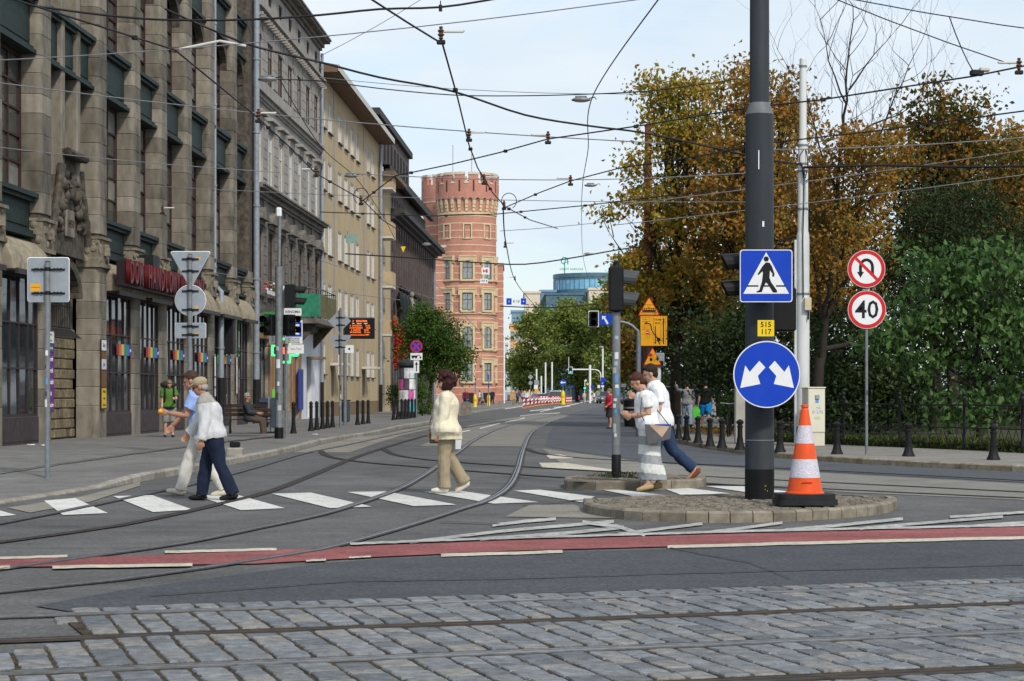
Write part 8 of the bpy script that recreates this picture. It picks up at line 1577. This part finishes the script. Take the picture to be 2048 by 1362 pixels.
# ================================================================== OVERHEAD WIRES
M_WIRE = mat('wire_black', (.018,.018,.02), .5, .2); M_WIREG = mat('wire_grey', (.16,.17,.18), .5, .2); M_INS = mat('insulator_brown', (.10,.05,.03), .4, .2); M_TUBE = mat('fibreglass_tube', (.52,.50,.45), .5, .1)
CZ = 5.5
def cd(y): return (CZ-EYE)*F/(HY-y)                        # depth of a wire at contact height seen at row y
def wire(label, pts, r=.011, m=None, wav=0., name='overhead_wire', step=.8, clips=0, lin=False):
    # pts: world points
    ln = smooth_line(pts, step) if not lin else [a.lerp(b, q/6) for a, b in zip(pts, pts[1:]) for q in range(6)]+[pts[-1]]; o0 = pts[0].copy()
    if wav:
        rw_ = random.Random(int(pts[0].x*77)); ln = [p+Vector((0,0,wav*math.sin(i*1.7+rw_.uniform(-.6,.6)))) for i, p in enumerate(ln)]; ln = smooth_line(ln, step/3)
    w_ = MB(); w_.tube([p-o0 for p in ln], r, 5, cap=True); t = thing(name, label, 'wire', o0); w_.build('cable', m or M_WIRE, t)
    if clips:
        s_ = arc(ln)
        for i in range(clips): p = at(ln, s_, s_[-1]*(i+.5)/clips)-o0; MB().bbox(p.x-.035,p.x+.035,p.y-.03,p.y+.03,p.z-.028,p.z+.022,.008).build('clip', M_WIRE, t)
    return t
def contact(label, px, **k): return wire(label, [Vector((XA(x,cd(y)),cd(y),CZ)) for x, y in px], r=.012, lin=True, **k)
def hanger(parent_label, px, y, dirx, d=None, tube=True):
    d = d or cd(y); o = Vector((XA(px,d), d, ZA(y,d))); t = thing('insulator', parent_label, 'insulator', o); k = d/F
    MB().lathe([(.01,-.08),(.028,-.06),(.018,-.045),(.042,-.02),(.022,.0),(.042,.025),(.018,.045),(.024,.07),(.0,.08)], seg=10).build('insulator_body', M_INS, t, smooth=50); MB().bbox(-.05,.05,-.03,.03,-.13,-.08,.01).build('clamp', M_WIRE, t)
    if tube: MB().tube([(0,0,.015),(dirx*.25,0,.015),(dirx*.26,0,.03)], .015, 8).build('rod', M_TUBE, t, smooth=40)
    return t
contact('black contact wire sweeping down the middle of the sky to the tower', [(560,-160),(745,0),(815,45),(885,88),(915,195),(938,290),(955,335),(985,385),(1010,413),(1060,440),(1115,457)], clips=5)
contact('contact wire along the department store front', [(-160,-60),(120,28),(350,100),(515,235),(575,290),(632,347),(728,402),(765,440),(800,462)], clips=4)
contact('contact wire swinging from the stop over to the side street', [(725,402),(790,352),(905,328),(1000,305),(1096,278),(1290,250),(1500,215),(1640,200),(1950,152),(2048,132),(2300,80)], clips=6)
contact('lower contact wire from the switch to the park side', [(1010,415),(1080,385),(1141,362),(1240,336),(1400,312),(1520,288),(1750,262),(2100,215)], clips=3)
contact('contact wire crossing low in front of the tower', [(640,424),(860,432),(995,428),(1180,410),(1260,400),(1500,372)], clips=6)
wire('lamp suspension cable falling from the top right to the street lamps', [Dp(1345,-40,44), Dp(1185,194,66), Dp(1176,300,85), Dp(1165,370,106), Dp(1163,440,140), Dp(1166,512,186), Dp(1176,556,230)], .02)
wire('lamp feed cable sloping along the tenement', [Dp(560,160,62), Dp(640,290,70), Dp(715,360,84), Dp(770,440,100), Dp(800,500,115)], .016)
wire('contact hanger cable down to the brick tower street', [Dp(1006,415,43), Dp(1012,488,60), Dp(1030,560,90), Dp(1060,600,120), Dp(1092,634,160)], .018)
wire('thick twisted feeder cable crossing the sky to the white mast', [Dp(330,20,40), Dp(420,62,40), Dp(510,92,41), Dp(640,120,41), Dp(760,155,42), Dp(905,186,43), Dp(1050,226,44), Dp(1180,250,45), Dp(1290,270,46), Dp(1450,300,47), Dp(1606,330,48.4)], .024, wav=.045, step=1.2)
wire('upper twisted feeder cable leaving the top of the picture', [Dp(60,10,36), Dp(200,32,36), Dp(330,40,36), Dp(500,36,36), Dp(640,30,36), Dp(760,20,36.5), Dp(880,12,37), Dp(990,-4,38), Dp(1200,-30,40)], .022, wav=.03, step=1.2)
wire('feeder cable with a wave from the beige roof to the autumn trees', [Dp(555,158,60), Dp(640,165,60), Dp(760,176,60), Dp(905,188,60), Dp(1040,192,60), Dp(1180,191,60), Dp(1290,180,60), Dp(1480,160,61)], .018, wav=.05, step=1.6)
wire('thick wavy cable low over the far street', [Dp(690,508,100), Dp(830,518,100), Dp(950,525,100), Dp(1050,527,100), Dp(1150,515,100), Dp(1230,502,100), Dp(1297,490,100)], .035, wav=.05, step=2)
wire('black cable from the white mast to the right edge', [Dp(1606,335,48.4), Dp(1760,332,46), Dp(1900,333,44), Dp(2150,330,41)], .03, wav=.015, step=1.5)
wire('cable sagging across the far plane trees', [Dp(1000,612,150), Dp(1080,616,150), Dp(1160,612,150), Dp(1225,603,150)], .045, wav=.03, step=3)
for i, (lab, a, b, r) in enumerate([('grey span wire from the store to the top right corner', Dp(-200,130,30), Dp(1330,-8,30), .009), ('thin grey span wire before the stone piers and beige eaves', Dp(-60,158,38), Dp(1330,287,38), .011), ('thin grey span wire under the beige eaves', Dp(640,155,60), Dp(1300,188,60), .010),
        ('span wire at the height of the tower battlements', Dp(690,346,42), Dp(1500,346,42), .010), ('thin span wire below the battlements', Dp(300,372,62), Dp(1500,404,62), .011), ('thin span wire before the green panels', Dp(-40,290,42), Dp(560,345,42), .009), ('diagonal thin wire at the upper left of the sky', Dp(640,112,50), Dp(850,-6,50), .009),
        ('span wire from the black pole top to the right edge', Dp(1519,-40,24), Dp(2150,70,26), .008), ('second span wire to the right edge insulator', Dp(1500,-75,24), Dp(2020,128,26), .008), ('grey wire crossing the autumn leaves', Dp(1240,410,47), Dp(2150,285,46), .010), ('lower grey wire crossing the autumn leaves', Dp(1230,450,47), Dp(2150,335,46), .010),
        ('thin wire from the black pole across the right trees', Dp(1519,300,24), Dp(2150,265,27), .007), ('short drop wire to the double clamp at the upper right', Dp(1898,32,25), Dp(1948,146,25), .008), ('thin wire low before the tenement windows', Dp(430,545,70), Dp(800,600,70), .011), ('thin wire before the office block statues', Dp(640,520,90), Dp(1000,640,90), .013),
        ('thin wire from the tower corner towards the crossing', Dp(865,560,120), Dp(985,690,120), .02), ('grey wire at the foot of the tower battlements', Dp(1000,462,90), Dp(1240,440,90), .014)]):
    sag = .15 if i < 5 else .05; mid = (a+b)/2-Vector((0,0,sag)); wire(lab, [a, a.lerp(mid,.5)-Vector((0,0,sag*.25)), mid, mid.lerp(b,.5)-Vector((0,0,sag*.25)), b], r, M_WIREG if i not in (7,8,12) else M_WIRE)
for i, (lab, px, y, dx) in enumerate([('brown insulator with a white rod at the bend of the middle contact wire', 882, 66, 1), ('insulator on the middle contact wire above the tower', 938, 267, 1), ('insulator with a rod left of the lamp cable', 1096, 272, -1), ('insulator on the lower contact wire before the sky', 1141, 358, -1), ('insulator crossing the tower battlements', 968, 356, 1), ('insulator over the store front wire', 517, 228, 1), ('insulator before the tenement window heads', 632, 340, -1), ('insulator at the edge beside the bare tree', 2038, 128, -1), ('insulator at the foot of the stone pier by the carved gable', 325, 417, 1)]):
    hanger(lab, px, y, dx)
hanger('twin insulator pair on the beige block wires', 722, 398, 1, tube=False); hanger('twin insulator pair right of the tower crown', 1008, 408, 1, tube=False); hanger('brown clamp insulator hanging below the tower window row', 1010, 487, 1, 60); hanger('brown insulator on the far hanger cable', 1030, 555, -1, 90)
for i, (px, y, lab) in enumerate([(722,392,'wire loop above the insulators before the beige block'), (1018,402,'wire loop above the insulators right of the tower crown')]):
    d = cd(405); o = Vector((XA(px,d),d,ZA(y,d))); t = thing('jumper_loop', lab, 'wire', o); MB().tube([(.16*math.cos(q),0,.17*math.sin(q)) for q in [R(-60+300*j/16) for j in range(17)]], .009, 5).build('cable', M_WIRE, t); MB().bbox(-.04,.04,-.03,.03,-.2,-.14,.01).build('clip', M_WIRE, t)
def lamp(label, px, y, d, L_m=.95):
    o = Dp(px, y, d); t = thing('street_lamp', label, 'street lamp', o, 0, 'suspended street lamps'); b = MB(); b.ell((0,0,0), (L_m/2,.2,.10), 16, 8); b.v = [(x,yy,z if z > -.03 else -.03) for x,yy,z in b.v]; b.build('housing', mat('lamp_grey', (.20,.21,.22), .45, .15, metal=.3), t, smooth=50); MB().ell((0,0,-.03), (L_m*.4,.15,.05), 14, 6).build('lens', mat('lamp_lens', (.5,.48,.42), .2, .1), t, smooth=50); MB().bbox(-.2,.2,-.05,.05,.08,.14,.02).build('bracket', M_GAL, t); MB().tube([(L_m*.4,0,.05),(L_m*.4+.2,0,.10),(L_m*.4+.25,0,.02)], .02, 6).build('arm', M_WIRE, t); return t
lamp('largest suspended street lamp above the road', 1162, 200, 66, .66); lamp('smaller suspended lamp below the large one', 1181, 371, 106, .7); lamp('farthest suspended lamp over the glass drum', 1175, 508, 186, .8); lamp('suspended lamp in front of the tenement', 535, 159, 62, .62); lamp('suspended lamp before the beige block', 702, 352, 84, .6); lamp('suspended lamp before the dark brick office', 853, 489, 140, .7)
rod = thing('support_rod', 'curved pale support rod across the stone piers at the upper left', 'bracket', Dp(352,100,40)); MB().tube([Vector(p)-rod.location for p in (Dp(352,100,40),Dp(400,90,40),Dp(440,82,40),Dp(492,92,40))], .028, 8).build('tube', M_TUBE, rod, smooth=40); MB().bbox(-.08,.06,-.05,.05,-.05,.06,.01).build('clamp', M_INS, rod)
wc = thing('section_insulator', 'black section clamp on the wire at the upper right', 'insulator', Vector((XA(1955,cd(152)),cd(152),CZ+.03))); MB().bbox(-.1,.08,-.04,.04,-.03,.05,.02).build('clamp', M_WIRE, wc); MB().bbox(.02,.16,-.035,.035,.02,.09,.02).build('white_block', M_TUBE, wc)
bt = thing('weight_cylinder', 'black cylinder hanging from the upper feeder cable', 'insulator', Dp(881,12,37)); MB().tube([(0,0,.02),(0,0,-.1)], .035, 10).build('cylinder', M_WIRE, bt); MB().tube([(0,0,.1),(0,0,.02)], .012, 6).build('hook', M_WIRE, bt)
pt = thing('hanging_plate', 'faded green plate hanging on the beige block wires', 'sign', Dp(703,477,95)); flat(rrect(22*95/F,18*95/F,.02), 0, .01, 'plate', mat('plate_faded_green', (.20,.32,.28), .7, .15), pt); MB().tube([(-.2,0,.2),(-.2,0,.36)], .01, 5).build('hook', M_WIRE, pt)
for i, (x, y, lab) in enumerate([(62,890,'crumpled white paper on the pavement near the shop window'),(86,891,'small scrap of white paper by the entrance pier'),(630,869,'tiny white paper scrap near the kerb by the bollards')]):
    p = G(x, y, PZ+.02); q = MB(); q.prism([(-.09,-.02),(.0,-.05),(.1,-.01),(.06,.04),(-.05,.03)], 'xy', 0, .02); o = q.build('paper_scrap', M_SWHITE, None, loc=(p.x,p.y,PZ+.022), rz=i*1.3); tag(o, lab, 'litter')
bpy.data.scenes.remove(TMP)
